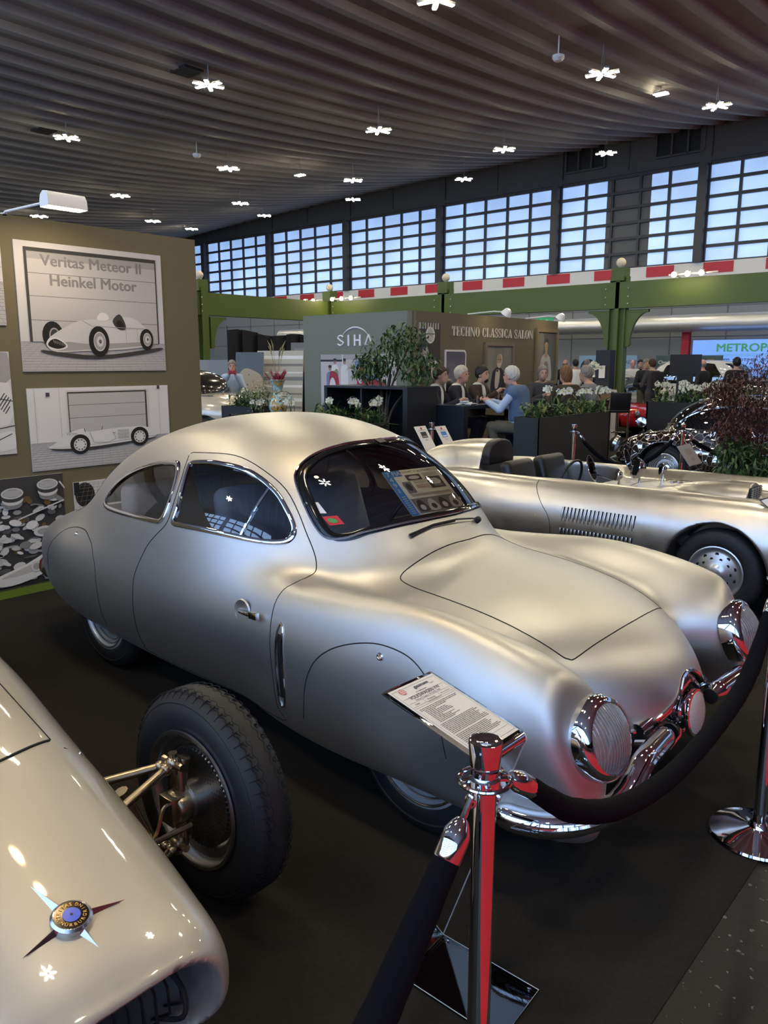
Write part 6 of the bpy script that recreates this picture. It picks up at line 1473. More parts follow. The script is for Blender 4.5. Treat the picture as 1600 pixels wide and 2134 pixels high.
    sdf_obj('trousers', lambda P: smin(smax(hips(P, .010), P[:,2]-(zp+.06), .02), smax(leg(P, .012), .0-P[:,2]+(.33 if sit else .10), .01), .04), lo, (.6,.3,zp+.15), res, leg_m, t)
    for h, kn, an, ft in legs: m = MB(); m.tube([Vector(an)-Vector((.05,0,.01)), (Vector(an)+Vector(ft))/2+Vector((0,0,-.005)), Vector(ft)+Vector((.05,0,-.01))], [.045,.048,.034], 10, flat=1.); m.build('shoe', M_leather, t)
    if not bald:
        def hair(P):
            Q = hl(P); d = ellip(Q, (-.018,0,.036), (.114,.089,.117))
            if long_hair: d = smin(d, ellip(Q, (-.050,0,-.045), (.070,.088,.11)), .05)
            d = d+.0022*np.sin(Q[:,1]*170+Q[:,2]*60)+.0018*np.sin(Q[:,0]*120+Q[:,1]*90+1)
            d = smax(d, ((Q[:,0]-.028)*1.25-Q[:,2]+.02*np.abs(Q[:,1])/.08)*.62, .012)
            return smax(d, (-.020-(.02-Q[:,0])*(.55 if not long_hair else 1.2)-Q[:,2])*.8, .012)
        sdf_obj('hair', hair, hd-.22, hd+.22, min(res, .014), hair_m, t)
    else:
        def hair(P):
            Q = hl(P); d = ellip(Q, (-.016,0,.026), (.104,.083,.106)); return smax(smax(smax(d, Q[:,2]-.03, .01), Q[:,0]-.02, .01), -.06-Q[:,2], .01)
        sdf_obj('hair', hair, hd-.22, hd+.22, min(res, .014), hair_m, t)
    if beard: sdf_obj('beard', lambda P: smax(smax(ellip(hl(P), (.040,0,-.082), (.060,.046,.046)), hl(P)[:,2]+.048, .01), .045-hl(P)[:,0], .01), hd-.2, hd+.2, .014, beard, t)
    for g in (-1, 1):
        m = MB(); m.ball(tuple(hw((.083,.031*g,.012))), .0085, 8, 6); m.build('eye', M_black, t)
        m = MB(); m.tube([hw((.090,.016*g,.034)), hw((.089,.033*g,.040)), hw((.078,.050*g,.034))], .0035, 5); m.build('eyebrow', hair_m, t)
    m = MB(); m.tube([hw((.086,-.022,-.060)), hw((.0965,0,-.058)), hw((.086,.022,-.060))], .005, 5); m.build('mouth', mat('lips', (.40,.17,.14), .5), t)
    if scarf:
        sdf_obj('draped_sweater', lambda P: smax(smax(smin(torso(P, .034), rcone(P, (ln*.7,.17,zp+.49), (ln*.7,-.17,zp+.49), .085, .085), .05), P[:,0]-(ln*.6+.075), .02), np.maximum(zp+.09-P[:,2], P[:,2]-zp-.585), .02), (-.4,-.4,zp), (.4,.4,zp+.7), res, scarf, t)
        m = MB()
        for g in (-1, 1): m.tube([(ln*.7+.03,.12*g,zp+.57),(ln*.7+.13,.07*g,zp+.48),(ln*.7+.155,.02*g,zp+.36)], [.045,.045,.035], 10)
        m.build('sweater_sleeves', scarf, t)
    if pack:
        m = MB(); m.box((-.20,0,zp+.30), (.16,.30,.46)); m.build('backpack', pack, t, bevel=.05, seg=3)
    t.location = (x, y, 0); t.rotation_euler = (0, 0, rz); t.scale = (s, s, s)
    return t
NAVY = cloth('navy', (.018,.020,.032)); BLK = cloth('black', (.015,.015,.017)); WHT = cloth('white', (.72,.72,.72)); LBL = cloth('light_blue', (.42,.52,.70)); GRY = cloth('grey', (.22,.23,.25)); DGR = cloth('dark_grey', (.05,.05,.055)); BRN = cloth('brown', (.045,.030,.022)); KHK = cloth('khaki', (.11,.10,.075)); SWB = cloth('slate_blue', (.10,.15,.26)); LGR = cloth('light_grey', (.42,.43,.45))
H_br = mat('hair_brown', (.045,.025,.014), .6); H_bk = mat('hair_black', (.012,.010,.009), .5); H_wh = mat('hair_white', (.55,.52,.46), .6); H_gr = mat('hair_grey', (.22,.20,.18), .6); H_au = mat('hair_auburn', (.16,.075,.03), .6)
G1 = 'guests at the bar tables'
person('person with brown hair in a navy suit, nearest of three men in a row', -7.22, 9.35, .30, 'table', NAVY, NAVY, H_br, shirt=WHT, res=.016, group=G1)
person('white-haired person with glasses in a dark suit between two other men', -7.22, 9.88, .25, 'table', NAVY, NAVY, H_wh, skin=M_skin2, shirt=WHT, res=.016, group=G1)
person('dark-haired bearded person in a brown jacket raising a hand at the table', -7.22, 10.46, .10, 'talk', BRN, NAVY, H_bk, shirt=WHT, res=.016, beard=H_bk, group=G1)
person('white-haired person in pale blue shirt with blue sweater over the shoulders', -5.86, 9.64, 3.32, 'lean', LBL, KHK, H_wh, skin=M_skin2, scarf=SWB, res=.016, group=G1, belly=.03)
person('grey-haired person in dark clothes facing the viewer below the woman portrait', -7.12, 12.25, -.75, 'table', DGR, DGR, H_gr, res=.02, group=G1)
person('auburn-haired person seen from behind at the table after the blue sweater', -6.02, 11.24, 2.75, 'table', BRN, BLK, H_au, res=.02, long_hair=1, group=G1)
person('grey-brown-haired person in a grey shirt with the back turned behind the orchids', -6.0, 11.95, 3.2, 'table', GRY, DGR, H_gr, res=.02, group=G1)
G2 = 'visitors far behind'
def far(px, D, rz, label, **k):
    q = at(px, 754, D); a = dict(pose='stand', top_m=BLK, leg_m=DGR, hair_m=H_gr, res=.028, group=G2); a.update(k)
    return person(label, q.x, q.y, rz, **a)
TOCAM = -1.0
far(1178, 24.2, 2.2, 'visitor in a black coat seen past the edge of the booth'.replace('visitor', 'person'), bald=1, skin=M_skin2)
far(1200, 22.8, 2.4, 'person in a white shirt with a cap, back turned, before the pale blue banner', top_m=WHT, hair_m=H_bk)
far(1223, 23.6, 2.0, 'person in a light grey jacket, back turned, beside the black display', top_m=LGR)
far(1318, 25.0, TOCAM, 'bald person in a white shirt behind the red car', top_m=WHT, bald=1, skin=M_skin2, pose='hold')
far(1334, 25.6, TOCAM, 'dark-haired person in dark clothes behind the bald visitor', hair_m=H_bk)
far(1345, 21.0, TOCAM+.2, 'grey-haired person in a navy jacket talking to a visitor with a backpack', top_m=NAVY, leg_m=KHK, pose='hold')
far(1362, 19.9, 2.6, 'person in a dark T-shirt with a backpack, facing left', top_m=DGR, pack=BLK, hair_m=H_br, pose='hold')
far(1466, 19.5, 2.9, 'bald person in black in front of the blue screen', bald=1, skin=M_skin2)
far(1536, 18.5, 2.1, 'person in a dark striped sweater, back turned, before the blue screen', hair_m=H_bk, s=1.02)
q = at(483, 754, 16.6); u = Vector((-q.x, -q.y)); phr = math.atan2(u.y, u.x)
pp = person('grey-haired person in light blue taking a picture with a red phone', q.x, q.y, phr, 'phone', LBL, DGR, H_gr, skin=M_skin2, shirt=None, res=.02, group=G2, s=.98)
c = Vector((q.x, q.y, 0))+Vector((math.cos(phr), math.sin(phr), 0))*.42; ax = Vector((-math.sin(phr), math.cos(phr), 0))
m = MB(); m.box((c.x,c.y,1.50), (.16,.010,.078), (ax, Vector((math.cos(phr),math.sin(phr),0)), _Z)); o = m.build('phone', mat('phone_red', (.40,.03,.05), .4), None, bevel=.004); tag(o, 'red phone held up by the grey-haired man at the left', 'phone')
# ================================================================ PLANTS, OTHER CARS, LEFT BACKGROUND
M_leaf = mat('leaf_green', (.085,.150,.040), .5, noise=(9,.5,(.045,.095,.025))); M_leaf2 = mat('leaf_deep_green', (.040,.080,.030), .45, noise=(9,.5,(.07,.12,.035))); M_leafy = mat('leaf_yellow_green', (.22,.27,.06), .5)
M_maple = mat('maple_leaf_purple', (.060,.024,.026), .5, noise=(8,.5,(.095,.034,.03))); M_bark = mat('bark', (.09,.07,.05), .8); M_petal = mat('orchid_petal', (.80,.78,.66), .5); M_lip = mat('orchid_lip', (.55,.48,.10), .5)
M_stem = mat('orchid_stem', (.05,.07,.03), .5); M_pot = mat('pot_beige', (.35,.29,.22), .5)
def leaf(mb, p, d, up, L, W, droop=.25):
    d = Vector(d).normalized(); s = d.cross(Vector(up)).normalized() if abs(d.dot(Vector(up).normalized())) < .98 else Vector((1,0,0)); n = s.cross(d); p = Vector(p)
    a = p+d*L*.45-n*droop*L*.10; b = p+d*L-n*droop*L*.6
    mb.add([p, a+s*W*.5+n*W*.12, b, a-s*W*.5+n*W*.12, a], [(0,1,4),(1,2,4),(2,3,4),(3,0,4)])
def rvec(r, zb=0.): 
    v = Vector((r.gauss(0,1), r.gauss(0,1), r.gauss(0,1)+zb)); return v.normalized() if v.length > .01 else Vector((0,0,1))
def greens(name, label, x0, x1, y0, y1, z, h, n, seed, mats=None, cat='plant', L=.13, W=.035):
    r = random.Random(seed); m = MB(); mats = mats or [M_leaf, M_leaf2, M_leafy, M_maple]
    for k in range(n):
        p = Vector((r.uniform(x0,x1), r.uniform(y0,y1), z)); hh = h*r.uniform(.4,1); lean = Vector((r.uniform(-.35,.35), r.uniform(-.35,.35), 1)).normalized(); m.cur = r.choice((0,0,0,1,1,2,0,1,3 if k % 3 == 0 else 0)) % len(mats)
        m.tube([p-Vector((0,0,.05)), p+lean*hh], .003, 4)
        for j in range(9): q = p+lean*hh*(.25+.75*j/8); leaf(m, q, rvec(r, .35), (0,0,1), L*r.uniform(.7,1.2), W*r.uniform(.8,1.3))
    o = m.build(name, mats, None, smooth=True, ang=60); return tag(o, label, cat, kind='stuff')
greens('planter_greenery', 'mixed green foliage filling the planter beside the man in blue', -5.48,-5.20,8.92,10.85, .92, .30, 70, 1)
greens('planter_greenery', 'mixed green and reddish foliage in the planter behind the coupe roof', -8.0,-6.8,7.5,7.8, .86, .26, 60, 2)
greens('planter_greenery', 'green foliage under the many orchids near the mirror car', -5.85,-4.05,13.95,14.35, .92, .32, 90, 3)
greens('planter_greenery', 'dark leafy plants in the planter by the dark car at the left', -11.25,-10.5,8.65,9.05, .88, .34, 60, 4, [M_leaf2, M_leaf, M_leafy, M_leaf2])
# orchids: stem, blossoms, broad leaves
def blossom_mesh():
    m = MB(); m.cur = 0
    for k, (w_, l) in enumerate(((.052,.050),(.040,.052),(.040,.052),(.052,.050),(.038,.048))):
        a = (0, 1.35, 2.5, 3.78, 4.95)[k]; d = Vector((.12, math.sin(a), math.cos(a))).normalized() if k else Vector((.12,0,1)).normalized()
        d = Vector((.10, math.sin(a), math.cos(a))).normalized(); s = d.cross(Vector((1,0,0))).normalized(); n = 8; P = []
        for i in range(n): t = 2*PI*i/n; P.append(d*(l*.55+l*.55*math.cos(t))+s*(w_*.5*math.sin(t))+Vector((.010*math.cos(t*1.0)-.002*k,0,0)))
        m.add([d*l*.5+Vector((.008,0,0))]+P, [(0, 1+i, 1+(i+1) % n) for i in range(n)])
    m.cur = 1; m.ball((.016,0,-.006), (.010,.009,.012), 6, 4)
    return m
BL0 = None
def orchid(x, y, z, label, seed, stems=2, h=.45, nb=5, az_=None):
    global BL0
    r = random.Random(seed); t = thing('orchid_plant', label, 'orchid', (x, y, z), 'white orchids')
    lf = MB()
    for k in range(5): a = r.uniform(0, 6.28); leaf(lf, (x,y,z), (math.cos(a), math.sin(a), .45), (0,0,1), r.uniform(.18,.28), .075, .5)
    lf.build('leaves', M_leaf2, t, ang=60)
    face = math.atan2(-y, -x)
    for sN in range(stems):
        a = (az_ if az_ is not None else r.uniform(0, 6.28))+sN*2.6; hh = h*r.uniform(.85,1.1); d = Vector((math.cos(a), math.sin(a), 0))
        P = spline([(x,y,z), (x+d.x*.03,y+d.y*.03,z+hh*.6), (x+d.x*.10,y+d.y*.10,z+hh*.95), (x+d.x*.22,y+d.y*.22,z+hh*1.0), (x+d.x*.30,y+d.y*.30,z+hh*.90)], 5)
        m = MB(); m.tube(P, .005, 6)
        for q in P[-2:]: m.ball(q, .012, 6, 5)
        m.build('stem', M_stem, t)
        for k in range(nb):
            q = P[int(len(P)*(.48+.46*k/nb))]
            if BL0 is None: o = blossom_mesh().build('blossom', [M_petal, M_lip], None, smooth=True, ang=70); BL0 = o; o.parent = t
            else: o = BL0.copy(); COL.objects.link(o); o.parent = t
            o.location = Vector(q)-Vector((x,y,z))+Vector((r.uniform(-.03,.03), r.uniform(-.03,.03), -.03-r.uniform(0,.03))); o.rotation_euler = (r.uniform(-.3,.3), r.uniform(-.3,.2), face+r.uniform(-.7,.7)); o.scale = (.85,)*3
    return t
def aty(px, py, Y): d = at(px, py, 1)-Vector((0,0,CAM_H)); return Vector((0,0,CAM_H))+d*(Y/d.y)
for i, (px, lb, st, nb) in enumerate(((688,'single white orchid stem at the left front of the black cabinet',1,4),(748,'white orchid with two stems in front of the black cabinet middle',2,3),(792,'white orchid leaning before the right half of the black cabinet',2,3),(545,'pale orchid just left of the painted vase foot',2,2),(607,'pale orchid just right of the painted vase foot',2,2))):
    p = aty(px, 868, 7.65); orchid(p.x, 7.65, .88, lb, 20+i, st, .36 if i < 3 else .30, nb, 2.4)
p = aty(520, 830, 8.85); orchid(-10.9, 8.85, .9, 'white orchid among dark leaves by the dark car', 25, 1, .36, 4)
orchid(-9.35, 8.55, .85, 'white blossom plant at the left end of the sage booth wall', 26, 2, .36, 3)
for i, (px, py, D, lb) in enumerate(((1150,862,10.6,'white orchid over the left half of the planter beside the man in blue'),(1185,858,11.0,'white orchid in the middle of the planter, before the grey shirt'),(1222,852,11.6,'white orchid at the right end of the planter, before the oak desk'))):
    p = at(px, py, D); orchid(-5.33, p.y, .95, lb, 40+i, 2, .40, 4)
for i in range(8):
    x = -5.75+.235*i; orchid(x, 14.05+.15*(i % 2), .95, 'white orchid in the far planter, %s' % ('first from the red car','second from the red car','third from the red car','in the middle, left of the monitor','in the middle, right of the monitor','third from the mirror car','second from the mirror car','nearest the mirror car roof')[i], 60+i, 2, .40, 5)
p = at(1257, 812, 17.0)
t = thing('potted_orchid', 'white orchid in a beige pot on the oak desk', 'orchid', (-8.0, 15.75, 1.10)); m = MB(); m.lathe([(0,0),(.07,0),(.10,.26),(.09,.26),(.08,.22),(0,.22)], (-8.0,15.75,1.101), n=20); m.build('pot', M_pot, t)
o = orchid(-8.0, 15.75, 1.32, 'white orchid blossoms rising from the beige pot on the desk', 80, 2, .36, 6)
for ch in list(o.children): ch.location = Vector(ch.location)+Vector((0,0,.22)); ch.parent = t
bpy.data.objects.remove(o, do_unlink=True)
# trees
def tree(name, label, x, y, z0, trunk, crowns, n, L, W, mats, seed, cat='tree', branches=7, zb=.0):
    r = random.Random(seed); t = thing(name, label, cat, (x, y, z0))
    m = MB()
    for k in range(branches):
        c, rad = crowns[k % len(crowns)]; e = Vector(c)+rvec(r)*rad[0]*.6; m.tube(spline([(x+r.uniform(-.02,.02),y+r.uniform(-.02,.02),z0),(x+(e.x-x)*.25,y+(e.y-y)*.25,z0+(e.z-z0)*.5),tuple(e)], 5), [trunk*(1-.06*i) for i in range(11)], 6)
    m.build('branches', M_bark, t)
    f = MB()
    for k in range(n):
        c, rad = crowns[r.randrange(len(crowns))]; v = rvec(r)*(r.random()**.45); f.cur = r.randrange(len(mats)); p = Vector((c[0]+v.x*rad[0], c[1]+v.y*rad[1], c[2]+v.z*rad[2])); leaf(f, p, rvec(r, zb), (0,0,1), L*r.uniform(.7,1.3), W*r.uniform(.8,1.2), .4)
    o = f.build('foliage', mats, t, ang=60); o['kind'] = 'stuff'; return t
tree('ficus_tree', 'leafy green tree rising from the black cabinet before the booth corner', -7.55, 8.62, .6, .022, [((-7.55,8.62,1.75),(.42,.36,.32)),((-7.25,8.7,2.02),(.42,.3,.22)),((-7.80,8.6,1.62),(.30,.3,.22)),((-7.05,8.8,1.62),(.30,.3,.25))], 1500, .10, .035, [M_leaf, M_leaf2, M_leaf], 11, zb=-.5)
M_pp = mat('dark_planter_pot', (.02,.02,.021), .6)
mp0 = at(1575, 900, 7.2)
m = MB(); m.lathe([(0,0),(.26,0),(.32,.45),(.30,.45),(.28,.40),(0,.40)], (mp0.x,mp0.y,0), n=28); o = m.build('plant_pot', M_pp, None); tag(o, 'dark round pot under the purple maple', 'pot')
cr = []
for px, py, D, ra in ((1575,800,7.2,.30),(1530,850,7.0,.26),(1600,860,7.1,.35),(1560,920,7.1,.30),(1510,815,7.1,.18),(1625,770,7.3,.30),(1520,900,6.9,.20),(1600,960,7.0,.30),(1640,900,7.2,.35)):
    p = at(px, py, D); cr.append(((p.x,p.y,p.z),(ra,ra,ra*.62)))
tree('japanese_maple', 'dark purple maple with fine leaves at the right edge', mp0.x, mp0.y, .40, .016, cr, 8200, .050, .0125, [M_maple, M_maple, mat('maple_leaf_red', (.10,.03,.025), .5)], 12, branches=14)
cr = []
for px, py, D, ra in ((1545,985,6.75,.22),(1590,1000,6.7,.25),(1530,945,6.8,.15),(1620,960,6.8,.25)):
    p = at(px, py, D); cr.append(((p.x,p.y,p.z),(ra,ra,ra*.8)))
p = at(1565, 1000, 6.75)
m = MB(); m.lathe([(0,0),(.20,0),(.25,.34),(.23,.34),(0,.30)], (p.x,p.y,0), n=24); o = m.build('plant_pot', M_pp, None); tag(o, 'dark round pot under the green shrub below the maple', 'pot')
tree('green_shrub', 'dense dark green shrub below the purple maple', p.x, p.y, .30, .012, cr, 1900, .09, .022, [M_leaf2, M_leaf, M_leaf2], 13, cat='shrub')
# ---------------------------------------------------------------- background cars
def gcar(label, x, y, rz, L, W, H, hood, m_, roof_m=None, zs=.62, cab0=.30, cab1=.86, wheel_r=.31, res=.045, sq=2.4, trim=None):
    """ordinary closed car, nose towards +x, built about the middle of its length"""
    t = thing('car', label, 'car', (0,0,0), 'cars far behind'); h = L/2; xc = (cab1+cab0)/2*L-h; cl = (cab1-cab0)*L/2
    ax_f, ax_r = h-.80, -h+.75; zsh = zs*H
    def f(P):
        xx = -P[:,0]; y_ = np.abs(P[:,1]); z = P[:,2]; xx = P[:,0]
        Lb = sec(y_, z, W/2, zsh*.62, zsh*.42, zsh*.45, 3.2, cap(xx, h*.45, h*.55, -h*.5, h*.5, 2.6, 2.6))
        Cb = sec(y_, z, W*.44, zsh*.8, H-zsh*.8, .5, sq+.4, cap(xx, -xc+cl*.15, cl*.95, -xc-cl*.3, cl*.8, sq, sq))
        d = smin(Lb, Cb, .06)
        for wx in (ax_f, ax_r): d = smax(d, -smax(np.sqrt((xx-wx)**2+(z-wheel_r)**2)-wheel_r-.035, W*.30-y_, .02), .015)
        return smax(d, .22-z, .03)
    S = Shell(f, (-h-.15,-W/2-.1,.12), (h+.15,W/2+.1,H+.1), res)
    z0, z1 = zsh+.03, H-.09; xa, xb = -xc-cl*.85, -xc+cl*.72
    pl = [(xa+.12*L*.1,z0),(xb+.12,z0),(xb-.32,z1-.02),(xb-.5,z1),(xa+.45,z1),(xa+.25,z1-.06)]
    for s in (-1, 1): S.cut('side_window', pl, (0, 2), lambda C, n, s=s: s*C[:,1] > W*.25)
    wp = [(-W*.38,z0+.02),(W*.38,z0+.02),(W*.31,z1),(-W*.31,z1)]
    S.cut('windshield', wp, (1, 2), lambda C, n: (n[:,0] > .25) & (C[:,0] > -xc)); S.cut('rear_window', wp, (1, 2), lambda C, n: (n[:,0] < -.25) & (C[:,0] < -xc))
    for gid, nm in enumerate(S.names): S.emit(gid, 'body' if gid == 0 else nm, m_ if gid == 0 else M_dglass, t)
    for wx in (ax_f, ax_r):
        for s in (-1, 1):
            o = Vector((wx, s*(W/2-.10), wheel_r)); k = MB(); k.lathe([(.19,-.09),(wheel_r-.03,-.09),(wheel_r,-.05),(wheel_r,.05),(wheel_r-.03,.09),(.20,.095),(.19,.08)], o, (0,s,0), 32); ty = k.build('tyre', M_rubber, t)
            k = MB(); k.lathe([(.195,.085),(.17,.06),(.06,.055),(.05,.075),(0,.08)], o, (0,s,0), 28)
            for q in range(5): a = 2*PI*q/5; d = Vector((math.cos(a),0,math.sin(a))); k.box(o+Vector((0,s*.075,0))+d*.11, (.16,.02,.05), (d, Vector((0,1,0)), d.cross(Vector((0,1,0)))))
            k.build('wheel_rim', M_rimg, ty)
    for s in (-1, 1):
        k = MB(); k.lathe([(.09,-.03),(.09,.01),(.05,.03),(0,.035)], (h-.10, s*W*.34, zsh*.72), (1,0,.15), 18); k.build('headlamp', M_chrome2, t)
        k = MB(); k.box((-h+.06, s*W*.36, zsh*.72), (.04,.18,.10)); k.build('tail_lamp', MATS['red_lens'], t)
    if trim: k = MB(); k.tube([(h-.1,W/2-.0,zsh*.70),(-h+.3,W/2-.0,zsh*.72)], .012, 6); k.build('side_trim', trim, t)
    t.location = (x, y, 0); t.rotation_euler = (0, 0, rz); return t
M_carred = mat('car_red', (.50,.012,.018), .2, coat=1.); M_carwh = mat('car_cream', (.70,.70,.58), .25, coat=1.); M_carw2 = mat('car_white', (.66,.67,.68), .25, coat=1.); M_cardk = mat('car_black', (.018,.017,.018), .18, coat=1.); M_carsl = mat('car_silver_blue', (.45,.52,.58), .25, .5, coat=1.); M_carcr = mat('car_ivory', (.60,.52,.36), .3, coat=1.)
gcar('red sports car behind the green column, nose towards the orchids', -9.5, 17.95, -.03, 4.2, 1.8, 1.12, .4, M_carred, zs=.66, wheel_r=.33)
gcar('small cream coupe behind the red car', -9.90, 21.15, PI/2, 3.7, 1.6, 1.38, .4, M_carwh)
gcar('white off-road car in front of the green banner', -8.2, 24.0, 0, 4.4, 1.85, 1.75, .3, M_carw2, zs=.60, sq=3.4, wheel_r=.36)
gcar('silver blue car with a raked windscreen behind the orchids', -6.85, 22.05, PI, 4.3, 1.75, 1.30, .4, M_carsl)
q = at(425, 775, 24); gcar('ivory vintage car far left beside the olive wall', q.x-1.2, q.y, .3, 4.2, 1.65, 1.55, .4, M_carcr, zs=.6)
# vintage saloon: black cabin over a pearl cream body
def saloon_body(P):
    x = P[:,0]; y = np.abs(P[:,1]); z = P[:,2]
    d = sec(y, z, .80, .66, .46, .42, 2.8, cap(x, .6, 1.3, -.8, 1.4, 2.4, 2.2))
    for wx in (1.25, -1.35): d = smax(d, -smax(np.sqrt((x-wx)**2+(z-.34)**2)-.38, .50-y, .02), .02)
    return smax(d, .25-z, .02)
def saloon_cab(P):
    x = P[:,0]; y = np.abs(P[:,1]); z = P[:,2]; return smax(sec(y, z, .70, .95, .60, .4, 2.7, cap(x, .0, .95, -.9, 1.2, 2.6, 2.4)), 1.0-z, .02)
t = thing('vintage_saloon', 'vintage saloon, black above and pearl cream below, with chrome strips at the left', 'car', (0,0,0))
sdf_obj('lower_body', saloon_body, (-2.3,-.95,.15), (2.0,.95,1.2), .035, mat('pearl_cream', (.60,.55,.45), .25, .2, coat=1.), t); sdf_obj('cabin', saloon_cab, (-2.2,-.85,.9), (1.1,.85,1.65), .035, M_cardk, t)
m = MB()
for s in (-1, 1):
    P = hit(saloon_cab, np.array([(xx, 0, 1.40-.10*((xx+.4)/.9)**2) for xx in np.linspace(.45, -1.4, 16)]), 1, s, s*.9, 0); m.tube(P.tolist(), .014, 6)
    for k in range(2): P = hit(saloon_cab, np.array([(-.05-1.0*k+.40*max(-1, min(1, 1.3*math.cos(a))), 0, 1.24+.055*math.sin(a)) for a in np.linspace(0, 2*PI, 33)[:-1]]), 1, s, s*.9, 0); m.tube(P.tolist(), .013, 6, True)
    for zz in (1.06, .85, .62): P = hit(saloon_body, np.array([(xx, 0, zz) for xx in np.linspace(1.2, -1.6, 22)]), 1, s, s*.95, 0); m.tube(P.tolist(), .018, 6)
m.build('chrome_trim', M_chrome, t)
for s in (-1, 1):
    for wx in (1.25, -1.35):
        k = MB(); k.lathe([(.20,-.08),(.31,-.08),(.335,-.04),(.335,.04),(.31,.08),(.20,.08),(.15,.09),(0,.10)], (wx,s*.70,.335), (0,s,0), 32); k.build('wheel', M_rubber, t)
    k = MB(); k.lathe([(0,-.16),(.09,-.1),(.115,0),(.11,.02),(0,.045)], (1.80,s*.52,.72), (1,0,.05), 20); k.build('headlamp', M_chrome, t)
q = at(505, 820, 14.5); t.location = (q.x-1.95, q.y+.15, 0); t.rotation_euler = (0, 0, .12)
# painted vase with heather and grasses on its black box
vx, vy = at(586, 850, 11.4)[:2]; vx, vy = -9.72, 8.52
t = thing('painted_vase', 'tall glass vase painted turquoise and gold, filled with heather and grasses', 'vase', (vx, vy, .85))
M_vase = mat('vase_glaze', (.30,.45,.46), .15, coat=1.); nt, b = nodes(M_vase)
tc = nt.nodes.new('ShaderNodeTexCoord'); mpg = nt.nodes.new('ShaderNodeMapping'); mpg.inputs['Scale'].default_value = (9,9,4); ns = nt.nodes.new('ShaderNodeTexNoise'); ns.inputs['Scale'].default_value = 1.2; ns.inputs['Detail'].default_value = 3; ns.inputs['Distortion'].default_value = 1.5
rp = nt.nodes.new('ShaderNodeValToRGB'); rp.color_ramp.interpolation = 'CONSTANT'
for pos, c in ((.0,(.10,.28,.30)),(.36,(.50,.60,.58)),(.46,(.22,.45,.46)),(.52,(.45,.22,.04)),(.58,(.62,.40,.10)),(.64,(.06,.07,.06)),(.70,(.55,.62,.60))):
    e = rp.color_ramp.elements.new(pos) if pos else rp.color_ramp.elements[0]; e.color = (*c, 1)
nt.links.new(tc.outputs['Object'], mpg.inputs[0]); nt.links.new(mpg.outputs[0], ns.inputs['Vector']); nt.links.new(ns.outputs[0], rp.inputs[0]); nt.links.new(rp.outputs[0], b.inputs['Base Color'])
m = MB(); m.lathe([p[:2] for p in spline([(.06,0),(.09,.01),(.135,.08),(.145,.16),(.11,.26),(.075,.34),(.078,.42),(.105,.52),(.125,.56),(.115,.56),(.07,.42)], 4)], (vx,vy,.852), n=36); m.build('vase_body', M_vase, t)
r = random.Random(9); m = MB(); g = MB(); w_ = MB()
for k in range(80):
    a = r.uniform(0, 6.28); rr = r.uniform(0, .09); p = Vector((vx+rr*math.cos(a), vy+rr*math.sin(a), 1.38)); d = Vector((math.cos(a)*r.uniform(.2,.9), math.sin(a)*r.uniform(.2,.9), 1)).normalized(); L = r.uniform(.10,.22); (w_ if k % 4 == 0 else m).tube([p, p+d*L*.6, p+d*L], [.006,.010,.003], 5)
for k in range(7):
    a = r.uniform(0, 6.28); d = Vector((.18*math.cos(a), .18*math.sin(a), 1)); p = Vector((vx, vy, 1.36)); h_ = r.uniform(.4,.62); g.tube([p, p+d*h_*.6, p+d*h_], .003, 4); g.tube([p+d*h_*.85, p+d*h_, p+d*h_*1.15+Vector((.03*math.cos(a),.03*math.sin(a),0))], [.006,.013,.003], 6)
m.build('heather', mat('heather_pink', (.32,.03,.06), .7), t); w_.build('pale_heather', mat('heather_cream', (.45,.42,.28), .7), t); g.build('grass_plumes', mat('dry_grass', (.30,.26,.14), .8), t)
r = random.Random(14); m = MB()
for k in range(260): p = Vector((-10.12+r.gauss(0,.11), 8.48+r.gauss(0,.09), 1.18+r.gauss(0,.15))); leaf(m, p, rvec(r), (0,0,1), .05, .03)
o = m.build('variegated_plant', [mat('variegated_leaf', (.45,.44,.30), .5, noise=(20,.3,(.10,.15,.05)))], None, ang=60); m = MB(); m.tube([(-10.12,8.48,.86),(-10.12,8.48,1.1)], .012, 6); s_ = m.build('stem', M_stem, o); tag(o, 'cream and green variegated plant left of the painted vase', 'plant')
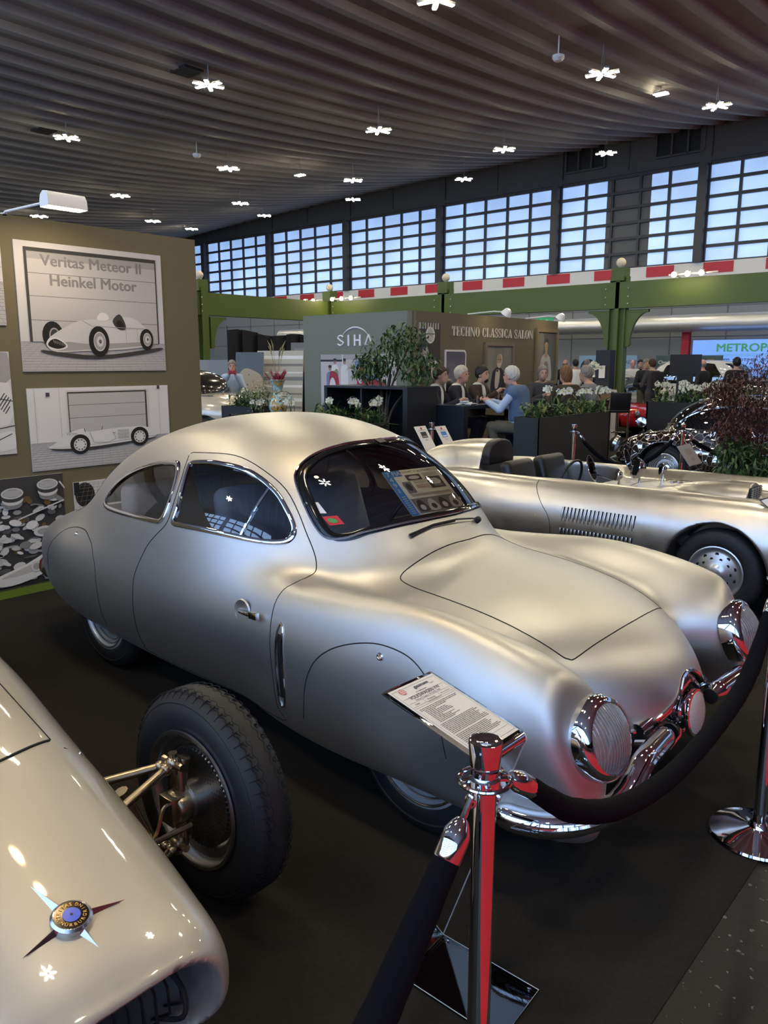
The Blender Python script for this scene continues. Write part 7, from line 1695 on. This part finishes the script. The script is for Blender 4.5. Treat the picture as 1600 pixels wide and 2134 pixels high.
# black drape with leaning canvases
m = MB(); a = at(474, 700, 19.2); b = at(640, 700, 20.5); V = []; n = 60
for i in range(n+1):
    u = i/n; p = a.lerp(b, u); off = .10*math.sin(u*34)+.05*math.sin(u*71); hgt = 2.44+.05*math.sin(u*9)-.10*(u > .12)*u+(.12 if u < .03 else 0)
    for z in (0, .8, 1.6, hgt): V.append((p.x+off*.5, p.y-off, z))
m.add(V, [(4*i+j, 4*i+4+j, 4*i+5+j, 4*i+1+j) for i in range(n) for j in range(3)]); o = m.build('black_drape', mat('drape_cloth', (.012,.012,.016), .9), None, ang=80); tag(o, 'black cloth drape hung behind the leaning canvases', 'drape')
def canvas(px0, px1, py0, D, w, h, label, c1, c2, draw):
    o = at(px0, py0, D); ax = Vector((.92,.38,0)).normalized(); n = Vector((.36,-.88,.10)).normalized(); ay = n.cross(ax).normalized()
    if ay.z < 0: ay = -ay
    n = ax.cross(ay); o = Vector((o.x, o.y, o.z))-ay*h; dz = o.z-.02
    t = thing('canvas_painting', label, 'painting', (o.x, o.y, max(dz, 0)), 'canvases before the drape')
    m = MB(); m.box(o+ax*w/2+ay*h/2-n*.02, (w,h,.03), (ax, ay, n)); m.build('canvas', mat('canvas_'+c1, *c2), t, smooth=False)
    P = Pic(o-n*.004, ax, ay, w, h, [M_white, mat('paint_slate', (.10,.12,.15), .6), mat('paint_sand', (.40,.34,.24), .6), mat('paint_ochre', (.30,.17,.06), .6), M_photo_m]); draw(P); P.done(t, 'painted_picture')
    m = MB(); m.tube([o+ax*.1-n*.04, Vector((o.x, o.y+.25, .01))], .012, 6); m.tube([o+ax*(w-.1)-n*.04, Vector((o.x+ax.x*w, o.y+.45, .01))], .012, 6); m.build('easel', M_bark, t)
def d1(P):
    P.rect(0,.6,1,1,1); P.shape([(0,.55),(.3,.75),(.7,.72),(1,.6),(1,.3),(.5,.4),(0,.35)], 2); P.ell(.5,.32,.25,.10,4); P.ell(.5,.22,.22,.10,1); P.ell(.5,.22,.12,.06,4); P.rect(0,0,1,.10,2)
def d2(P):
    for k in range(9): P.rect(0,.08+.10*k,1,.10+.10*k+.015*(k % 3),4 if k % 2 else 0)
canvas(491, 522, 734, 18.0, .70, 1.5, 'leaning painting of a car on a dusty road, next to the man with the phone', 'dust', ((.36,.33,.28), .6), d1)
canvas(536, 592, 731, 18.3, 1.16, 1.6, 'pale leaning painting of a horizon behind the vase grasses', 'pale', ((.50,.48,.42), .6), d2)
canvas(606, 640, 714, 18.8, .90, .68, 'small grey painting above the black cloth, touching the booth wall', 'grey', ((.16,.16,.17), .6), lambda P: (P.rect(.1,.2,.5,.8,4), P.ell(.7,.5,.15,.2,1)))
# far left counter and pole
q = at(435, 745, 21); m = MB(); m.bb((q.x-1.2,q.y,0),(q.x+1.6,q.y+.5,1.75)); o = m.build('display_counter', M_lgrey, None, smooth=False); tag(o, 'grey counter with tools by the wall, far left', 'counter')
# ceiling fittings
def fitting(name, label, cat, loc, parts):
    t = thing(name, label, cat, loc)
    for nm, f, m_ in parts: m = MB(); f(m); m.build(nm, m_, t)
for px, py, lb in ((1163,122,'white smoke detector on a short rod under the ceiling, upper right'),(410,325,'white smoke detector on a short rod above the olive wall')):
    p = at(px, py, 1); d = (p-Vector((0,0,CAM_H))); k = 1
    for it in range(40):
        w_ = Vector((0,0,CAM_H))+d*k; k *= (ceil_z(w_.x, w_.y)-.45-CAM_H)/(w_.z-CAM_H)
    w_ = Vector((0,0,CAM_H))+d*k; zc = ceil_z(w_.x, w_.y)
    fitting('smoke_detector', lb, 'detector', tuple(w_), [('sensor', lambda m, w_=w_: m.lathe([(0,-.05),(.07,-.045),(.11,0),(.11,.05),(0,.06)], w_, n=16), M_white), ('rod', lambda m, w_=w_, zc=zc: m.tube([w_, (w_.x,w_.y,zc)], .012, 6), M_white)])
for (hx, hy) in ((-14.2,10.3),(-20.2,10.3)):
    zc = ceil_z(hx, hy); m = MB(); m.bb((hx-.28,hy-.22,zc-.150),(hx+.22,hy+.22,zc-.10)); o = m.build('ceiling_hatch', M_black, None, smooth=False); tag(o, 'open dark hatch in the ceiling beside the %s star lamp' % ('upper left' if hx > -16 else 'far left'), 'hatch')
p = at(68, 139, 16.2); zc = ceil_z(p.x, p.y)
fitting('hanging_ring', 'small dark ring hung on four wires from the ceiling, upper left', 'ring', tuple(p), [('ring', lambda m: m.tube([(p.x+.10*math.cos(a)*.8, p.y+.10*math.cos(a)*.6, p.z+.10*math.sin(a)) for a in np.linspace(0, 2*PI, 21)[:-1]], .028, 8, True), mat('ring_grey', (.12,.13,.13), .4)), ('wires', lambda m: [m.tube([(p.x,p.y,p.z+.1), (p.x+dx,p.y+dy,ceil_z(p.x+dx,p.y+dy)-.02)], .005, 4) for dx, dy in ((-.7,-.6),(0,0),(.5,.3),(1.1,.9))], M_dgrey)])
# show board inside the coupe's windscreen
cmz = Vector((0, 0, CAM_H))
TLb, TRb, BRb, BLb = [cmz+(Vector((x, YC+y, z))-cmz)*1.022 for x, y, z in ((-2.321,-.246,1.211),(-2.257,.067,1.213),(-2.073,.116,1.044),(-2.11,-.222,1.047))]
oB = BLb; ax = ((BRb-BLb)+(TRb-TLb)).normalized(); w_ = ((BRb-BLb).length+(TRb-TLb).length)/2; ay = (TLb-BLb); h_ = ay.length; ay = (ay-ax*ay.dot(ax)).normalized(); n = ax.cross(ay)
M_brd = [mat('board_cream', (.86,.81,.70), .6), M_inkb, M_ink, M_inkg, mat('faint_red_ink', (.55,.22,.18), .6), M_photo_d, M_photo_m, M_photo_l]
b = board('show_board', 'cream display board with a blue stripe and photos behind the coupe windscreen', 'sign', oB, ax, ay, w_, h_, M_brd[0], .004)
P = Pic(oB, ax, ay, w_, h_, M_brd); P.rect(0,0,.13,1,1); P.rect(.13,.86,.30,1,1); P.text('FIA', .215,.885,.10,7,.03); P.text('VOLKHART V2 SAGITTA PROTOTYP', .65,.92,.050,2,.01,.82)
for k, ch in enumerate('1947'): P.text(ch, .065,.50+.125*k,.10,7,.02,1.1)
for k in range(9): P.text('SEIT', .065,.04+.045*k,.022,7,0,1.2) if False else P.rect(.03,.04+.045*k,.10,.055+.045*k,7)
P.rect(.33,.74,.60,.87,5); P.ell(.47,.80,.10,.04,7); P.rect(.66,.52,.93,.78,5); P.ell(.79,.66,.10,.08,7); P.rect(.72,.55,.88,.60,6); P.rect(.20,.46,.35,.72,6); P.ell(.27,.6,.05,.09,5)
for k in range(5): P.rect(.64,.80+.017*k,.92,.806+.017*k,3)
for k in range(4): P.rect(.40,.66+.017*k,.62,.666+.017*k,3)
for k in range(5): P.rect(.40,.55+.017*k,.62,.556+.017*k,4)
for k in range(3): P.rect(.20,.385+.02*k,.93,.392+.02*k,3 if k else 4)
P.rect(.15,.02,.97,.33,6)
for k in range(4): P.shape([(.17+.2*k,.05),(.19+.2*k,.22),(.25+.2*k,.30),(.31+.2*k,.24),(.35+.2*k,.06)], 5 if k % 2 == 0 else 7); P.ell(.26+.2*k,.13,.045,.06,7 if k % 2 == 0 else 5)
P.done(b)

# lamps of two bars between the star lamps; a warm spotlight bar over the stand
def two_bar(x, y, z, label):
    t = thing('pendant_lamp', label, 'lamp', (x, y, z), 'two-bar hall lamps')
    for k in (-1, 1):
        h = MB(); h.bb((x-.16,y+.07*k-.035,z+.015),(x+.16,y+.07*k+.035,z+.05)); o = h.build('lamp_arm', M_lh, t, smooth=False)
        e = MB(); e.bb((x-.15,y+.07*k-.028,z),(x+.15,y+.07*k+.028,z+.015)); e.build('diffuser', M_tube, o, smooth=False)
    c = MB(); c.tube([(x,y-.07,z+.05),(x,y,z+.12),(x,y,ceil_z(x,y)-.02)], .006, 5); c.build('suspension_cable', M_lh, t)
q = at(1377, 197, 18.5); two_bar(q.x, q.y, q.z, 'small two-bar hall lamp between the two star lamps at the upper right')
q = at(625, 366, 24.5); two_bar(q.x, q.y, q.z, 'small two-bar hall lamp above the first windows, between two star lamps')
t = thing('spotlight_bar', 'warm three-lamp spotlight bar hung over the coupe windscreen', 'lamp', (-3.3, 1.95, 4.2))
m = MB(); m.tube([(-3.7,1.95,4.26),(-2.9,1.95,4.26)], .02, 8)
for s in (-1, 1): m.tube([(-3.3+.3*s,1.95,4.26),(-3.3+.3*s,1.95,ceil_z(-3.3,1.95)-.02)], .004, 5)
m.build('bar', M_bolt, t)
M_wspot = mat('warm_spot_lamp', (1,.9,.7), .4, emit=(1,.66,.30), es=120.)
for k in (-1, 0, 1):
    m = MB(); m.lathe([(.03,.10),(.06,.03),(.07,-.02),(.062,-.02)], (-3.3+.28*k,1.95,4.18), n=18); o = m.build('spot_head', M_bolt, t)
    m = MB(); m.lathe([(.060,-.005),(0,-.012)], (-3.3+.28*k,1.95,4.18), n=18); m.build('bulb', M_wspot, o)
# names of the star lamps, by where they hang
bpy.context.view_layer.update()
def to_px(P): d = Vector(P)-Vector((0,0,CAM_H)); D = d.dot(_fw); return (800+CAM_F*d.dot(_R)/D, 1067-CAM_F*d.dot(_up)/D, D) if D > .1 else (-9999, 0, D)
vis = []
for o, x, y, z in LAMPS:
    u, v, D = to_px((x, y, z))
    if D > 0 and -40 < u < 1640 and -60 < v < 700 and not (u < 405 and v > 455+.13*u-8): vis.append((round(y, 1), D, u, v, o))
    else: o['label'] = 'star-shaped hall lamp of six light bars hanging outside the picture'
rowsv = sorted({a[0] for a in vis}); ORD = ['nearest','second nearest','third','fourth','fifth','sixth','seventh','eighth']
names = {}
for ri, ry in enumerate(rowsv):
    L = sorted([a for a in vis if a[0] == ry], key=lambda a: -a[2])
    rn = ('nearest to the viewer','second from the viewer','third from the viewer','along the window wall')[min(ri+(4-len(rowsv)), 3)] if len(rowsv) <= 4 else 'number %d from the viewer' % (ri+1)
    for k, a in enumerate(L): a[4]['label'] = 'star-shaped hall lamp, %s from the right in the row %s' % (('first','second','third','fourth','fifth','sixth','seventh','eighth')[k], rn)
